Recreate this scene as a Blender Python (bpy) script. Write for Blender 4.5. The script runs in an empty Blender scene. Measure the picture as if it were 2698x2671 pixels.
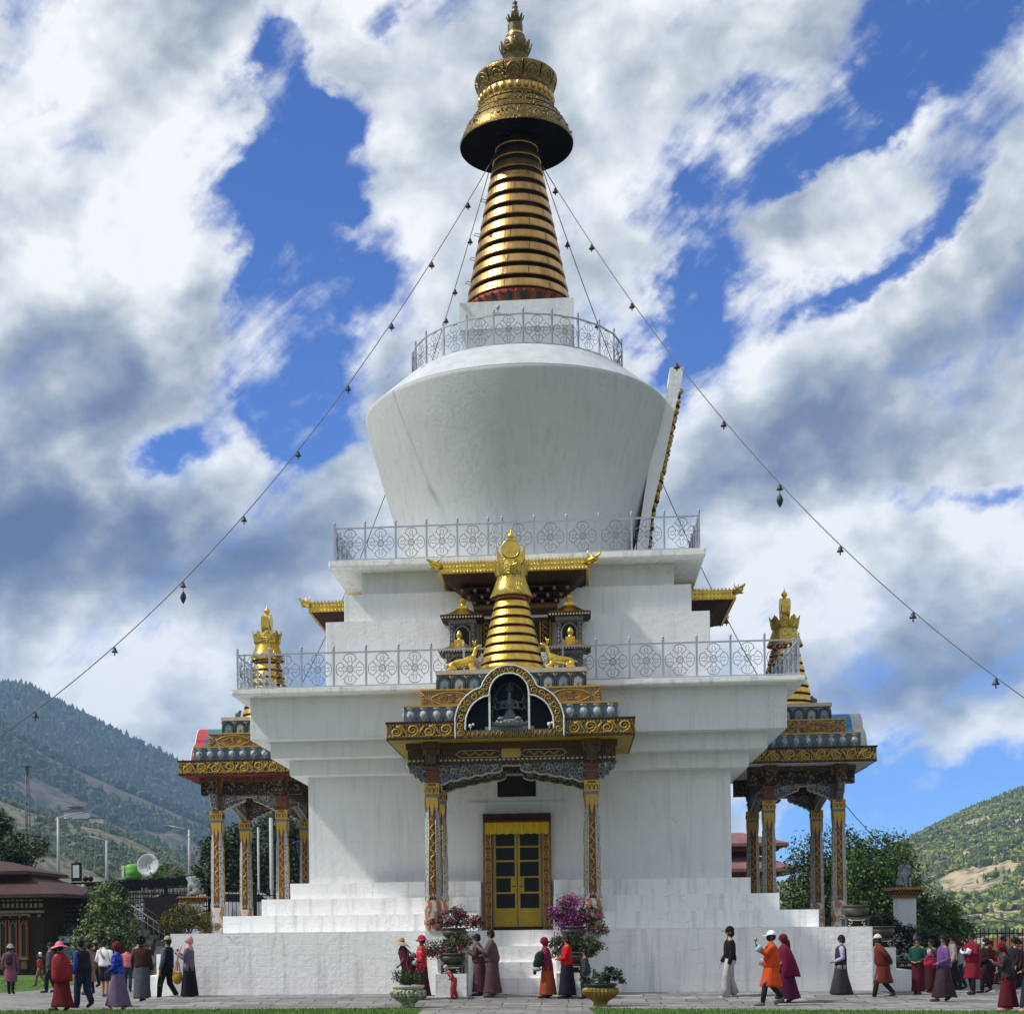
import bpy, bmesh, math, random
import numpy as np
from mathutils import Vector, Matrix, Euler
pi = math.pi
R = math.radians
random.seed(7)
rng = np.random.default_rng(7)
scene = bpy.context.scene
col = scene.collection
# ---------------------------------------------------------------- camera
cam_d = bpy.data.cameras.new('camera'); cam = bpy.data.objects.new('camera', cam_d); col.objects.link(cam)
TH, ROLL = 0.0963, 0.0108
cam_d.sensor_fit = 'HORIZONTAL'; cam_d.sensor_width = 36.0
cam_d.lens = 36 * 3993 / 2698.0
cam_d.shift_x = (1349 - 1126) / 2698.0
cam_d.shift_y = (2452 - 1335.5) / 2698.0
cam_d.clip_start = 0.1; cam_d.clip_end = 20000
right = Vector((math.cos(TH), math.sin(TH), 0)); fwd = Vector((-math.sin(TH), math.cos(TH), 0)); up = Vector((0, 0, 1))
M = Matrix((right, up, -fwd)).transposed()
cam.matrix_world = Matrix.Translation((1.41, -44.08, 1.6)) @ (M @ Matrix.Rotation(-ROLL, 3, 'Z')).to_4x4()
scene.camera = cam
# ---------------------------------------------------------------- sun, sky, exposure
SUN_AZ = R(-104); SUN_EL = R(50)          # azimuth from +Y, clockwise: the sun stands to the left
sun_d = bpy.data.lights.new('sun', 'SUN'); sun = bpy.data.objects.new('sun', sun_d); col.objects.link(sun)
sun_d.energy = 3.2; sun_d.angle = R(2.5); sun_d.color = (1.0, 0.955, 0.88)
sdir = Vector((math.sin(SUN_AZ) * math.cos(SUN_EL), math.cos(SUN_AZ) * math.cos(SUN_EL), math.sin(SUN_EL)))
sun.rotation_euler = (-sdir).to_track_quat('-Z', 'Y').to_euler()
sun.location = sdir * 80
scene.view_settings.view_transform = 'Standard'; scene.view_settings.look = 'None'
scene.view_settings.exposure = 0.50; scene.view_settings.gamma = 1.0
scene.render.engine = 'CYCLES'
try:
    scene.cycles.volume_bounces = 1; scene.cycles.max_bounces = 6
except Exception: pass
# holes and wisps of the cloud cover: azimuth, elevation, half widths (degrees), tilt, weight
HOLES = [(-10.7,29.7,1.8,2.0,0,1.3),(-10.1,26.5,2.0,2.9,0,1.2),(-9.6,22.7,2.4,3.1,0,1.3),(-10.0,19.5,2.2,2.1,0,1.1),(-8.5,28.5,1.2,.9,0,.8),(-14.8,17.8,2.0,.6,0,1.0),(-11.7,31.2,1.2,.6,0,.8),(-8.6,17.9,1.2,.7,0,.9),(-7.0,31.3,1.2,.6,0,.9),(12.9,28.2,4.1,2.1,20,1.4),(9.5,26.5,3.2,.9,25,1.0),(6.5,28.4,1.3,.9,0,.75),(8.0,25.0,2.3,.6,35,.7),(4.4,25.3,.8,1.4,-20,.7),(4.3,20.9,.9,2.2,-15,.8),(3.9,18.9,1.2,1.1,0,.7),(10.2,22.4,3.7,.5,32,.9),(13.9,24.2,2.0,.6,30,.8),(15.0,15.0,1.2,.5,0,.9),(12.4,15.2,1.1,.4,0,.5),(6.8,16.4,1.3,.4,0,.4),(14.0,4.1,4.6,1.4,0,1.6),(10.4,3.6,2.2,2.3,0,1.2),(-13.2,5.1,3.9,1.2,0,.4)]
WISP = [(-8.5,30.0,2.0,1.0,20,1.05),(-11.9,28.3,1.2,1.0,0,.95),(-8.6,24.2,1.2,.5,35,.9),(-11.3,26.9,.9,.4,0,.6),(-9.0,21.8,1.6,.9,0,.6),(-12.4,22.6,1.0,1.0,0,.5),(-10.4,17.3,1.4,.8,25,.6),(9.6,25.3,3.4,.6,32,.85),(12.6,26.6,1.2,.5,40,.5),(13.4,23.3,2.4,.5,30,.8),(6.6,24.0,1.5,.8,0,.5),(-16.5,29.5,2.5,2.0,0,.2)]
SHADE = [(-18.6,14.4,6.5,2.0,0,-.72),(-17.8,19.6,3.6,1.5,0,-.35),(-14.6,24.0,1.6,3.2,0,.35),(-19.0,25.6,3.2,2.8,0,.22),(-16.5,28.6,3.0,2.0,0,.12),(-17.0,17.0,5.0,.7,0,.3),(-14,6.5,4,1.2,0,.15),(9.0,21.4,2.4,1.6,30,.15),(-12.8,15.7,2.6,1.1,0,.3),(-15.5,9.4,3.9,1.5,0,.2),(7.7,11.0,2.1,2.1,0,.35),(7.3,14.1,2.9,.8,0,.2),(10.8,8.7,4.6,1.5,0,-.55),(13.5,6.9,4.3,1.0,0,.35),(10.2,16.6,5.6,1.1,10,-.35),(7.4,21.4,3.0,1.5,30,.25),(-4.4,23.7,2.8,3.0,0,.25),(13.0,20.1,4.7,1.0,25,-.25),(14.7,13.6,1.6,1.1,0,.4),(.7,27.6,3.0,3.9,0,.1),(-9.1,11.0,3.0,2.3,0,-.15)]
def build_world():
    w = bpy.data.worlds.new('World'); scene.world = w; w.use_nodes = True
    nt = w.node_tree; N = nt.nodes; L = nt.links; N.clear()
    def mth(op, a, b=None, c=None, clamp=False):
        n = N.new('ShaderNodeMath'); n.operation = op; n.use_clamp = clamp
        for i, v in enumerate((a, b, c)):
            if v is None: continue
            if isinstance(v, (int, float)): n.inputs[i].default_value = v
            else: L.new(v, n.inputs[i])
        return n.outputs[0]
    tc = N.new('ShaderNodeTexCoord'); sep = N.new('ShaderNodeSeparateXYZ'); L.new(tc.outputs['Generated'], sep.inputs[0])
    x, y, z = sep.outputs
    az = mth('MULTIPLY', mth('ARCTAN2', x, y), 180 / pi)
    el = mth('MULTIPLY', mth('ARCSINE', z), 180 / pi)
    sky = N.new('ShaderNodeTexSky'); sky.sky_type = 'NISHITA'; sky.sun_disc = False
    sky.sun_elevation = SUN_EL; sky.sun_rotation = SUN_AZ; sky.altitude = 2300; sky.air_density = 1.0; sky.dust_density = .4; sky.ozone_density = 2.0
    # warped noise
    def noise(vec, scale, detail, rough, dist=0.0):
        n = N.new('ShaderNodeTexNoise'); n.inputs['Scale'].default_value = scale; n.inputs['Detail'].default_value = detail
        n.inputs['Roughness'].default_value = rough; n.inputs['Distortion'].default_value = dist
        L.new(vec, n.inputs['Vector']); return n.outputs[0]
    mp = N.new('ShaderNodeMapping'); mp.inputs['Scale'].default_value = (1, 1, 1.25); mp.inputs['Rotation'].default_value = (0, R(25), 0)
    L.new(tc.outputs['Generated'], mp.inputs[0]); V = mp.outputs[0]
    big = noise(V, 9, 12, .54, .15)
    fine = noise(V, 34, 10, .58, .2)
    mp2 = N.new('ShaderNodeMapping'); mp2.inputs['Location'].default_value = (.010, 0, -.014); L.new(V, mp2.inputs[0])
    big2 = noise(mp2.outputs[0], 9, 12, .54, .15)
    soft = noise(V, 8, 4.5, .5, .1); mp4 = N.new('ShaderNodeMapping'); mp4.inputs['Location'].default_value = (.016, 0, -.024); L.new(V, mp4.inputs[0]); soft2 = noise(mp4.outputs[0], 8, 4.5, .5, .1)
    rt = N.new('ShaderNodeMapping'); rt.inputs['Rotation'].default_value = (0, R(38), 0); L.new(tc.outputs['Generated'], rt.inputs[0])
    st = N.new('ShaderNodeMapping'); st.inputs['Scale'].default_value = (1, 1, 3.2); L.new(rt.outputs[0], st.inputs[0]); streak = noise(st.outputs[0], 8, 9, .6, .35)
    wob1 = mth('MULTIPLY', mth('SUBTRACT', noise(V, 7, 10, .58), .5), 9.0)
    mp3 = N.new('ShaderNodeMapping'); mp3.inputs['Location'].default_value = (3.3, 1.7, 5.1); L.new(V, mp3.inputs[0])
    wob2 = mth('MULTIPLY', mth('SUBTRACT', noise(mp3.outputs[0], 7, 10, .58), .5), 8.0)
    azw = mth('ADD', az, wob1); elw = mth('ADD', el, wob2)
    def blobs(lst, A, E, tot):
        for (a, e, ra, re, rot, wt) in lst:
            da = mth('SUBTRACT', A, a); de = mth('SUBTRACT', E, e)
            c, s = math.cos(R(rot)), math.sin(R(rot))
            p = mth('ADD', mth('MULTIPLY', da, c / ra), mth('MULTIPLY', de, s / ra))
            q = mth('ADD', mth('MULTIPLY', da, -s / re), mth('MULTIPLY', de, c / re))
            r2 = mth('ADD', mth('MULTIPLY', p, p), mth('MULTIPLY', q, q))
            g = mth('EXPONENT', mth('MULTIPLY', r2, -.7))
            tot = mth('MULTIPLY_ADD', g, wt, tot)
        return tot
    h = blobs(HOLES, azw, elw, 0.0)
    h = blobs([(a, e, b, c, d, -wt) for a, e, b, c, d, wt in WISP], azw, elw, h)
    # away from the photographed part of the sky the cover is broken by noise alone
    h = mth('MINIMUM', h, 1.06)
    dens = mth('ADD', mth('ADD', mth('SUBTRACT', .95, h), mth('MULTIPLY', mth('SUBTRACT', streak, .5), 2.3)), mth('ADD', mth('MULTIPLY', mth('SUBTRACT', big, .5), 1.5), mth('MULTIPLY', mth('SUBTRACT', fine, .5), 1.25)))
    cov = N.new('ShaderNodeMapRange'); cov.interpolation_type = 'SMOOTHSTEP'
    cov.inputs['From Min'].default_value = .0; cov.inputs['From Max'].default_value = .85
    L.new(dens, cov.inputs['Value'])
    # brightness of the cloud
    sh = blobs(SHADE, mth('ADD', az, mth('MULTIPLY', wob1, .6)), mth('ADD', el, mth('MULTIPLY', wob2, .6)), .705)
    relief = mth('ADD', mth('MULTIPLY', mth('SUBTRACT', soft, soft2), 1.9), mth('MULTIPLY', mth('SUBTRACT', big, big2), 1.3))
    relief = mth('ADD', relief, mth('MULTIPLY', mth('SUBTRACT', streak, .5), .45))
    mid = mth('MULTIPLY', mth('SUBTRACT', big, .5), -.25)
    fn = mth('MULTIPLY', mth('SUBTRACT', fine, .5), .14)
    bil = mth('MULTIPLY', mth('SUBTRACT', mth('ABSOLUTE', mth('MULTIPLY_ADD', noise(V, 17, 9, .58, .1), 2.0, -1.0)), .22), .10)
    br = mth('ADD', mth('ADD', mth('ADD', sh, bil), relief), mth('ADD', mid, fn))
    thin = mth('MULTIPLY', mth('SUBTRACT', 1.0, mth('MINIMUM', dens, 1.0)), .35)
    br = mth('ADD', br, thin)
    cr = N.new('ShaderNodeValToRGB'); L.new(br, cr.inputs[0]); e = cr.color_ramp.elements
    e[0].position = .0; e[0].color = (.10, .15, .30, 1)
    e[1].position = 1.0; e[1].color = (1.08, 1.09, 1.10, 1)
    for p_, c_ in ((.3, (.20, .26, .40, 1)), (.55, (.40, .46, .55, 1)), (.78, (.72, .77, .82, 1))):
        q = cr.color_ramp.elements.new(p_); q.color = c_
    b1 = N.new('ShaderNodeBackground'); b1.inputs[1].default_value = .102
    hs = N.new('ShaderNodeMix'); hs.data_type = 'RGBA'; hs.blend_type = 'MULTIPLY'; hs.inputs['Factor'].default_value = 1
    hs.inputs['B'].default_value = (.34, .62, 1.14, 1); L.new(sky.outputs[0], hs.inputs['A']); L.new(hs.outputs['Result'], b1.inputs[0])
    b2 = N.new('ShaderNodeBackground'); b2.inputs[1].default_value = .66; L.new(cr.outputs[0], b2.inputs[0])
    mx = N.new('ShaderNodeMixShader'); L.new(cov.outputs[0], mx.inputs[0]); L.new(b1.outputs[0], mx.inputs[1]); L.new(b2.outputs[0], mx.inputs[2])
    out = N.new('ShaderNodeOutputWorld'); L.new(mx.outputs[0], out.inputs[0])
build_world()

# ---------------------------------------------------------------- materials
_mats = {}
def mat(name, color=(.5, .5, .5), rough=.7, metal=0.0, var=.12, vscale=3.0, bump=0.0, bscale=20.0, color2=None, lo=.4, hi=.6, stretch=None, kind='noise', bdist=.02, spec=.22, var2=None):
    """procedural material: base colour varied by noise, optional second colour by a thresholded pattern, optional bump"""
    if name in _mats: return _mats[name]
    m = bpy.data.materials.new(name); m.use_nodes = True; _mats[name] = m
    nt = m.node_tree; N = nt.nodes; L = nt.links
    b = N['Principled BSDF']; b.inputs['Roughness'].default_value = rough; b.inputs['Metallic'].default_value = metal
    try: b.inputs['Specular IOR Level'].default_value = spec
    except Exception: pass
    g = N.new('ShaderNodeTexCoord'); src = g.outputs['Object']
    if stretch:
        mp = N.new('ShaderNodeMapping'); mp.inputs['Scale'].default_value = stretch; L.new(src, mp.inputs[0]); src2 = mp.outputs[0]
    else: src2 = src
    n = N.new('ShaderNodeTexNoise'); n.inputs['Scale'].default_value = vscale; n.inputs['Detail'].default_value = 6; n.inputs['Roughness'].default_value = .6
    L.new(src2, n.inputs['Vector'])
    mr = N.new('ShaderNodeMapRange'); mr.inputs['From Min'].default_value = .25; mr.inputs['From Max'].default_value = .75
    mr.inputs['To Min'].default_value = 1 - var; mr.inputs['To Max'].default_value = 1 + var; L.new(n.outputs[0], mr.inputs['Value'])
    base = N.new('ShaderNodeRGB'); base.outputs[0].default_value = (*color, 1); cur = base.outputs[0]
    pat = None
    if color2 is not None:
        if kind == 'noise':
            t = N.new('ShaderNodeTexNoise'); t.inputs['Scale'].default_value = bscale; t.inputs['Detail'].default_value = 3; o = t.outputs[0]
        elif kind == 'voronoi':
            t = N.new('ShaderNodeTexVoronoi'); t.inputs['Scale'].default_value = bscale; o = t.outputs['Distance']
        elif kind == 'crack':
            t = N.new('ShaderNodeTexVoronoi'); t.feature = 'DISTANCE_TO_EDGE'; t.inputs['Scale'].default_value = bscale; o = t.outputs['Distance']
        else:
            t = N.new('ShaderNodeTexWave'); t.inputs['Scale'].default_value = bscale; t.inputs['Distortion'].default_value = 9; t.inputs['Detail'].default_value = 1.5; t.inputs['Detail Scale'].default_value = 1.2; o = t.outputs[0]
        L.new(src2, t.inputs['Vector'])
        m2 = N.new('ShaderNodeMapRange'); m2.inputs['From Min'].default_value = lo; m2.inputs['From Max'].default_value = hi; L.new(o, m2.inputs['Value'])
        mx = N.new('ShaderNodeMix'); mx.data_type = 'RGBA'; L.new(m2.outputs[0], mx.inputs['Factor'])
        L.new(cur, mx.inputs['A']); mx.inputs['B'].default_value = (*color2, 1); cur = mx.outputs['Result']; pat = m2.outputs[0]
    mu = N.new('ShaderNodeMix'); mu.data_type = 'RGBA'; mu.blend_type = 'MULTIPLY'; mu.inputs['Factor'].default_value = 1
    L.new(cur, mu.inputs['A']); L.new(mr.outputs[0], mu.inputs['B']); L.new(mu.outputs['Result'], b.inputs['Base Color'])
    if bump:
        bp = N.new('ShaderNodeBump'); bp.inputs['Strength'].default_value = bump; bp.inputs['Distance'].default_value = bdist
        if pat is None:
            t = N.new('ShaderNodeTexNoise'); t.inputs['Scale'].default_value = bscale; t.inputs['Detail'].default_value = 5; L.new(src, t.inputs['Vector']); pat = t.outputs[0]
        L.new(pat, bp.inputs['Height']); L.new(bp.outputs[0], b.inputs['Normal'])
    return m

def whitewash(name, base=(.80, .82, .84), dirt=(.34, .35, .36), streak=.5, crack=.5, bump=.35, courses=False):
    m = bpy.data.materials.new(name); m.use_nodes = True
    nt = m.node_tree; N = nt.nodes; L = nt.links; b = N['Principled BSDF']; b.inputs['Roughness'].default_value = .85
    g = N.new('ShaderNodeNewGeometry'); P = g.outputs['Position']
    def nz(scale, detail, st=None, rough=.6):
        v = P
        if st:
            mp = N.new('ShaderNodeMapping'); mp.inputs['Scale'].default_value = st; L.new(P, mp.inputs[0]); v = mp.outputs[0]
        n = N.new('ShaderNodeTexNoise'); n.inputs['Scale'].default_value = scale; n.inputs['Detail'].default_value = detail; n.inputs['Roughness'].default_value = rough
        L.new(v, n.inputs['Vector']); return n.outputs[0]
    def rmp(v, a, c, x=0., y=1.):
        r = N.new('ShaderNodeMapRange'); r.inputs['From Min'].default_value = a; r.inputs['From Max'].default_value = c
        r.inputs['To Min'].default_value = x; r.inputs['To Max'].default_value = y; L.new(v, r.inputs['Value']); return r.outputs[0]
    def mul(a, c):
        n = N.new('ShaderNodeMath'); n.operation = 'MULTIPLY'
        for i, v in enumerate((a, c)):
            if isinstance(v, (int, float)): n.inputs[i].default_value = v
            else: L.new(v, n.inputs[i])
        return n.outputs[0]
    def mixc(f, A, B):
        n = N.new('ShaderNodeMix'); n.data_type = 'RGBA'; L.new(f, n.inputs['Factor'])
        for k, v in (('A', A), ('B', B)):
            if isinstance(v, tuple): n.inputs[k].default_value = (*v, 1)
            else: L.new(v, n.inputs[k])
        return n.outputs['Result']
    cur = mixc(nz(.9, 8), tuple(c * .9 for c in base), tuple(min(.9, c * 1.05) for c in base))
    cur = mixc(mul(rmp(nz(1.0, 6, (5.5, 5.5, .5)), .5, .85), streak), cur, dirt)          # run-off streaks
    cur = mixc(mul(rmp(nz(1.6, 10, rough=.75), .62, .74), streak * .7), cur, dirt)          # grime patches
    vc = N.new('ShaderNodeTexVoronoi'); vc.feature = 'DISTANCE_TO_EDGE'; vc.inputs['Scale'].default_value = .8
    mp = N.new('ShaderNodeMapping'); mp.inputs['Scale'].default_value = (1, 1, 1.7); L.new(P, mp.inputs[0])
    nn = N.new('ShaderNodeTexNoise'); nn.inputs['Scale'].default_value = 3; nn.inputs['Detail'].default_value = 6; L.new(P, nn.inputs['Vector'])
    ad = N.new('ShaderNodeVectorMath'); ad.operation = 'MULTIPLY_ADD'; L.new(nn.outputs[1], ad.inputs[0]); ad.inputs[1].default_value = (.5, .5, .5); L.new(mp.outputs[0], ad.inputs[2])
    L.new(ad.outputs[0], vc.inputs['Vector'])
    cr = mul(rmp(vc.outputs['Distance'], .006, .0), rmp(nz(.7, 3), .52, .58))
    cur = mixc(mul(cr, crack), cur, (.12, .12, .12))
    hgt = nz(9, 8, None, .65)
    h2 = nz(2.0, 4)
    add = N.new('ShaderNodeMath'); add.operation = 'MULTIPLY_ADD'; L.new(h2, add.inputs[0]); add.inputs[1].default_value = .7; L.new(hgt, add.inputs[2]); hh = add.outputs[0]
    if courses:
        sp = N.new('ShaderNodeSeparateXYZ'); L.new(P, sp.inputs[0]); s2 = N.new('ShaderNodeMath'); s2.operation = 'ADD'; L.new(sp.outputs[0], s2.inputs[0]); L.new(sp.outputs[1], s2.inputs[1])
        cb = N.new('ShaderNodeCombineXYZ'); L.new(s2.outputs[0], cb.inputs[0]); L.new(sp.outputs[2], cb.inputs[1])
        br = N.new('ShaderNodeTexBrick'); br.inputs['Scale'].default_value = 1.0; br.inputs['Brick Width'].default_value = .62; br.inputs['Row Height'].default_value = .26
        br.inputs['Mortar Size'].default_value = .008; br.inputs['Mortar Smooth'].default_value = .6; L.new(cb.outputs[0], br.inputs['Vector'])
        fac = br.outputs['Fac']
        cur = mixc(mul(mul(fac, rmp(nz(1.7, 5), .52, .66)), .30), cur, (.3, .31, .32))
        a2 = N.new('ShaderNodeMath'); a2.operation = 'MULTIPLY_ADD'; L.new(fac, a2.inputs[0]); a2.inputs[1].default_value = -.22; L.new(hh, a2.inputs[2]); hh = a2.outputs[0]
    L.new(cur, b.inputs['Base Color'])
    bp = N.new('ShaderNodeBump'); bp.inputs['Strength'].default_value = bump; bp.inputs['Distance'].default_value = .03; L.new(hh, bp.inputs['Height']); L.new(bp.outputs[0], b.inputs['Normal'])
    return m

# ---------------------------------------------------------------- mesh helpers
class MB:
    def __init__(s): s.v = []; s.f = []; s.m = []; s.sm = []
    def add(s, vs, fs, mi=0, smooth=False):
        o = len(s.v); s.v += [tuple(v) for v in vs]
        for f in fs: s.f.append([i + o for i in f]); s.m.append(mi); s.sm.append(smooth)
        return s
    def box(s, x0, x1, y0, y1, z0, z1, mi=0, top=None, tm=None):
        """top: inset of the top face (taper)"""
        t = top or 0
        vs = [(x0, y0, z0), (x1, y0, z0), (x1, y1, z0), (x0, y1, z0), (x0 + t, y0 + t, z1), (x1 - t, y0 + t, z1), (x1 - t, y1 - t, z1), (x0 + t, y1 - t, z1)]
        s.add(vs, [(0, 3, 2, 1), (0, 1, 5, 4), (1, 2, 6, 5), (2, 3, 7, 6), (3, 0, 4, 7)], mi); 
        s.add([vs[4], vs[5], vs[6], vs[7]], [(0, 1, 2, 3)], mi if tm is None else tm); return s
    def lathe(s, prof, n=32, c=(0, 0, 0), mi=0, smooth=True, cap=True, mis=None, rot=0.0, sy=1.0):
        vs = []; fs = []
        for r, z in prof:
            for k in range(n):
                a = 2 * pi * k / n + rot; vs.append((c[0] + r * math.cos(a), c[1] + sy * r * math.sin(a), c[2] + z))
        for i in range(len(prof) - 1):
            fl = [(i * n + k, i * n + (k + 1) % n, (i + 1) * n + (k + 1) % n, (i + 1) * n + k) for k in range(n)]
            o = len(s.v)
            if mis is None: fs += fl
            else:
                fs += fl
        o = len(s.v); s.v += vs
        for i, f in enumerate(fs):
            s.f.append([q + o for q in f]); s.m.append(mi if mis is None else mis[i // n]); s.sm.append(smooth)
        if cap:
            for e, flip in ((0, True), (len(prof) - 1, False)):
                if prof[e][0] > 1e-4:
                    ring = [o + e * n + k for k in range(n)]
                    s.f.append(ring[::-1] if flip else ring); s.m.append(mi if mis is None else mis[0 if flip else -1]); s.sm.append(False)
        return s
    def tube(s, pts, r, n=6, mi=0, smooth=True, closed=False, cap=True):
        pts = [Vector(p) for p in pts]; rs = r if isinstance(r, (list, tuple)) else [r] * len(pts)
        o = len(s.v); N_ = len(pts); ref = None
        for i, p in enumerate(pts):
            if closed: t = pts[(i + 1) % N_] - pts[i - 1]
            else: t = pts[min(i + 1, N_ - 1)] - pts[max(i - 1, 0)]
            t = t.normalized() if t.length > 1e-9 else Vector((0, 0, 1))
            if ref is None: ref = Vector((0, 0, 1)) if abs(t.z) < .9 else Vector((1, 0, 0))
            a = t.cross(ref)
            if a.length < 1e-6: a = t.cross(Vector((.3, 1, .2)))
            a.normalize(); b = a.cross(t).normalized(); ref = b if abs(b.dot(t)) < .99 else ref
            for k in range(n):
                q = 2 * pi * k / n; s.v.append(tuple(p + (a * math.cos(q) + b * math.sin(q)) * rs[i]))
        for i in range(N_ if closed else N_ - 1):
            j = (i + 1) % N_
            for k in range(n): s.f.append([o + i * n + k, o + i * n + (k + 1) % n, o + j * n + (k + 1) % n, o + j * n + k]); s.m.append(mi); s.sm.append(smooth)
        if cap and not closed:
            s.f.append([o + k for k in range(n)][::-1]); s.m.append(mi); s.sm.append(False)
            s.f.append([o + (N_ - 1) * n + k for k in range(n)]); s.m.append(mi); s.sm.append(False)
        return s
    def sphere(s, c, rx, ry=None, rz=None, n=12, m=8, mi=0):
        ry = ry or rx; rz = rz or rx
        prof = [(math.sin(pi * i / m), -math.cos(pi * i / m)) for i in range(m + 1)]
        prof[0] = (0.001, -1); prof[-1] = (.001, 1)
        o = len(s.v); s.lathe(prof, n, (0, 0, 0), mi, True, False)
        for i in range(o, len(s.v)):
            v = s.v[i]; s.v[i] = (c[0] + v[0] * rx, c[1] + v[1] * ry, c[2] + v[2] * rz)
        return s
    def prism(s, poly, d0, d1, axis='y', mi=0, side=None, smooth=False):
        """extrude a 2D polygon (list of (a,b)) along an axis; axis y: a=x b=z"""
        n = len(poly); mp = {'y': lambda a, b, d: (a, d, b), 'x': lambda a, b, d: (d, a, b), 'z': lambda a, b, d: (a, b, d)}[axis]
        vs = [mp(a, b, d0) for a, b in poly] + [mp(a, b, d1) for a, b in poly]
        o = len(s.v); s.v += vs
        s.f.append([o + i for i in range(n)]); s.m.append(mi); s.sm.append(False)
        s.f.append([o + n + i for i in range(n)][::-1]); s.m.append(mi); s.sm.append(False)
        for i in range(n):
            j = (i + 1) % n; s.f.append([o + j, o + i, o + n + i, o + n + j]); s.m.append(mi if side is None else side); s.sm.append(smooth)
        return s
    def xf(s, mtx, start=0):
        for i in range(start, len(s.v)): s.v[i] = tuple(mtx @ Vector(s.v[i]))
        return s
    def build(s, name, mats, parent=None, loc=(0, 0, 0), rot=(0, 0, 0), recalc=True):
        me = bpy.data.meshes.new(name); me.from_pydata(s.v, [], s.f)
        for m_ in (mats if isinstance(mats, (list, tuple)) else [mats]): me.materials.append(m_)
        me.polygons.foreach_set('material_index', s.m); me.polygons.foreach_set('use_smooth', s.sm)
        if recalc:
            bm = bmesh.new(); bm.from_mesh(me); bmesh.ops.recalc_face_normals(bm, faces=bm.faces); bm.to_mesh(me); bm.free()
        me.update()
        o = bpy.data.objects.new(name, me); col.objects.link(o); o.location = loc; o.rotation_euler = rot
        if parent is not None: o.parent = parent
        return o
def tag(o, label=None, cat=None, group=None, kind=None):
    if label: o['label'] = label
    if cat: o['category'] = cat
    if group: o['group'] = group
    if kind: o['kind'] = kind
    return o
def empty(name, loc=(0, 0, 0), rz=0.0, label=None, cat=None, group=None):
    o = bpy.data.objects.new(name, None); col.objects.link(o); o.location = loc; o.rotation_euler = (0, 0, rz); o.empty_display_size = .3
    return tag(o, label, cat, group)
def copy_tree(o, parent=None):
    c = o.copy(); col.objects.link(c)
    if parent is not None: c.parent = parent
    for ch in [q for q in KIDS(o)]: copy_tree(ch, c)
    return c
def KIDS(o): return [q for q in bpy.data.objects if q.parent == o]
def fast(name, V, F, mats, mi=None, smooth=False, parent=None):
    """numpy mesh; F is (n,3) or (n,4)"""
    me = bpy.data.meshes.new(name); k = F.shape[1]
    me.vertices.add(len(V)); me.vertices.foreach_set('co', V.astype(np.float32).ravel())
    me.loops.add(F.size); me.loops.foreach_set('vertex_index', F.astype(np.int32).ravel())
    me.polygons.add(len(F)); me.polygons.foreach_set('loop_start', np.arange(0, F.size, k, dtype=np.int32))
    try: me.polygons.foreach_set('loop_total', np.full(len(F), k, dtype=np.int32))
    except Exception: pass
    for m_ in (mats if isinstance(mats, (list, tuple)) else [mats]): me.materials.append(m_)
    if mi is not None: me.polygons.foreach_set('material_index', np.asarray(mi, dtype=np.int32))
    me.polygons.foreach_set('use_smooth', np.full(len(F), smooth))
    me.update(calc_edges=True); me.validate()
    o = bpy.data.objects.new(name, me); col.objects.link(o)
    if parent is not None: o.parent = parent
    return o

W_UP = whitewash('upper_wall_limewash', (.72, .735, .75), (.32, .32, .31), .42, .3, .5)  # walls darker than the plinth: weaker light put into the base colour
W_LOW = whitewash('plinth_limewash', (.88, .885, .89), (.30, .31, .31), .7, .6, .55, True)  # plinth paler than the walls: stronger light put into the base colour
GOLD = mat('gilded_copper', (.66, .46, .09), .34, 1.0, .32, 5, .5, 22, bdist=.015)
GOLD_R = mat('embossed_gilding', (.62, .45, .10), .33, 1.0, .3, 8, .9, 16, color2=(.30, .21, .05), kind='crack', lo=.06, hi=.0, bdist=.04)
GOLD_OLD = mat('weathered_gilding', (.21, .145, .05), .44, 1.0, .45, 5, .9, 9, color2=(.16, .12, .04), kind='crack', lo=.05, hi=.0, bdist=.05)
GOLD_RING = mat('ring_gilding', (.50, .30, .105), .33, 1.0, .5, 2.2, .35, 7, bdist=.03, stretch=(1, 1, .35))
GOLD_PAINT = mat('gold_paint', (.46, .29, .065), .45, .25, .18, 12)
DARK = mat('dark_metal', (.006, .005, .0045), .9, 0, .3, spec=.05)
BRONZE = mat('dark_bronze', (.13, .10, .055), .4, .8, .5, 9, .3, 12)
RED = mat('red_lacquer', (.28, .02, .02), .6, 0, .3)
BROWN = mat('brown_timber', (.16, .065, .038), .7, 0, .3, 9, .2, 30)
DKBROWN = mat('dark_timber', (.045, .022, .014), .8, 0, .4, 9)
SLATE = mat('slate_blue_paint', (.10, .145, .19), .7, 0, .25, 6)
WHITEP = mat('white_paint', (.72, .73, .72), .6, 0, .15, 8)
RAILP = mat('railing_paint', (.36, .40, .47), .45, .2, .12, 6)
PURPLE = mat('dull_purple_paint', (.16, .12, .15), .7, 0, .25, 6)
BLACKP = mat('black_paint', (.012, .012, .014), .6, 0, .2)
YEL = mat('yellow_paint', (.34, .24, .02), .6, 0, .25, 2.5, .1, 20)
# ================================================================ SETTING: the chorten
def sq_box(mb, a, z0, z1, mi=0, tm=None): mb.box(-a, a, -a, a, z0, z1, mi, tm=tm)
chorten = empty('stupa', (0, 0, 0), 0, 'great white memorial stupa with a stepped base, bell dome and tall gilded ringed spire', 'stupa')
mb = MB(); sq_box(mb, 8.28, -.3, 1.6); plinth = mb.build('plinth', W_LOW, chorten)
bv = plinth.modifiers.new('b', 'BEVEL'); bv.width = .02; bv.segments = 2
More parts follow.
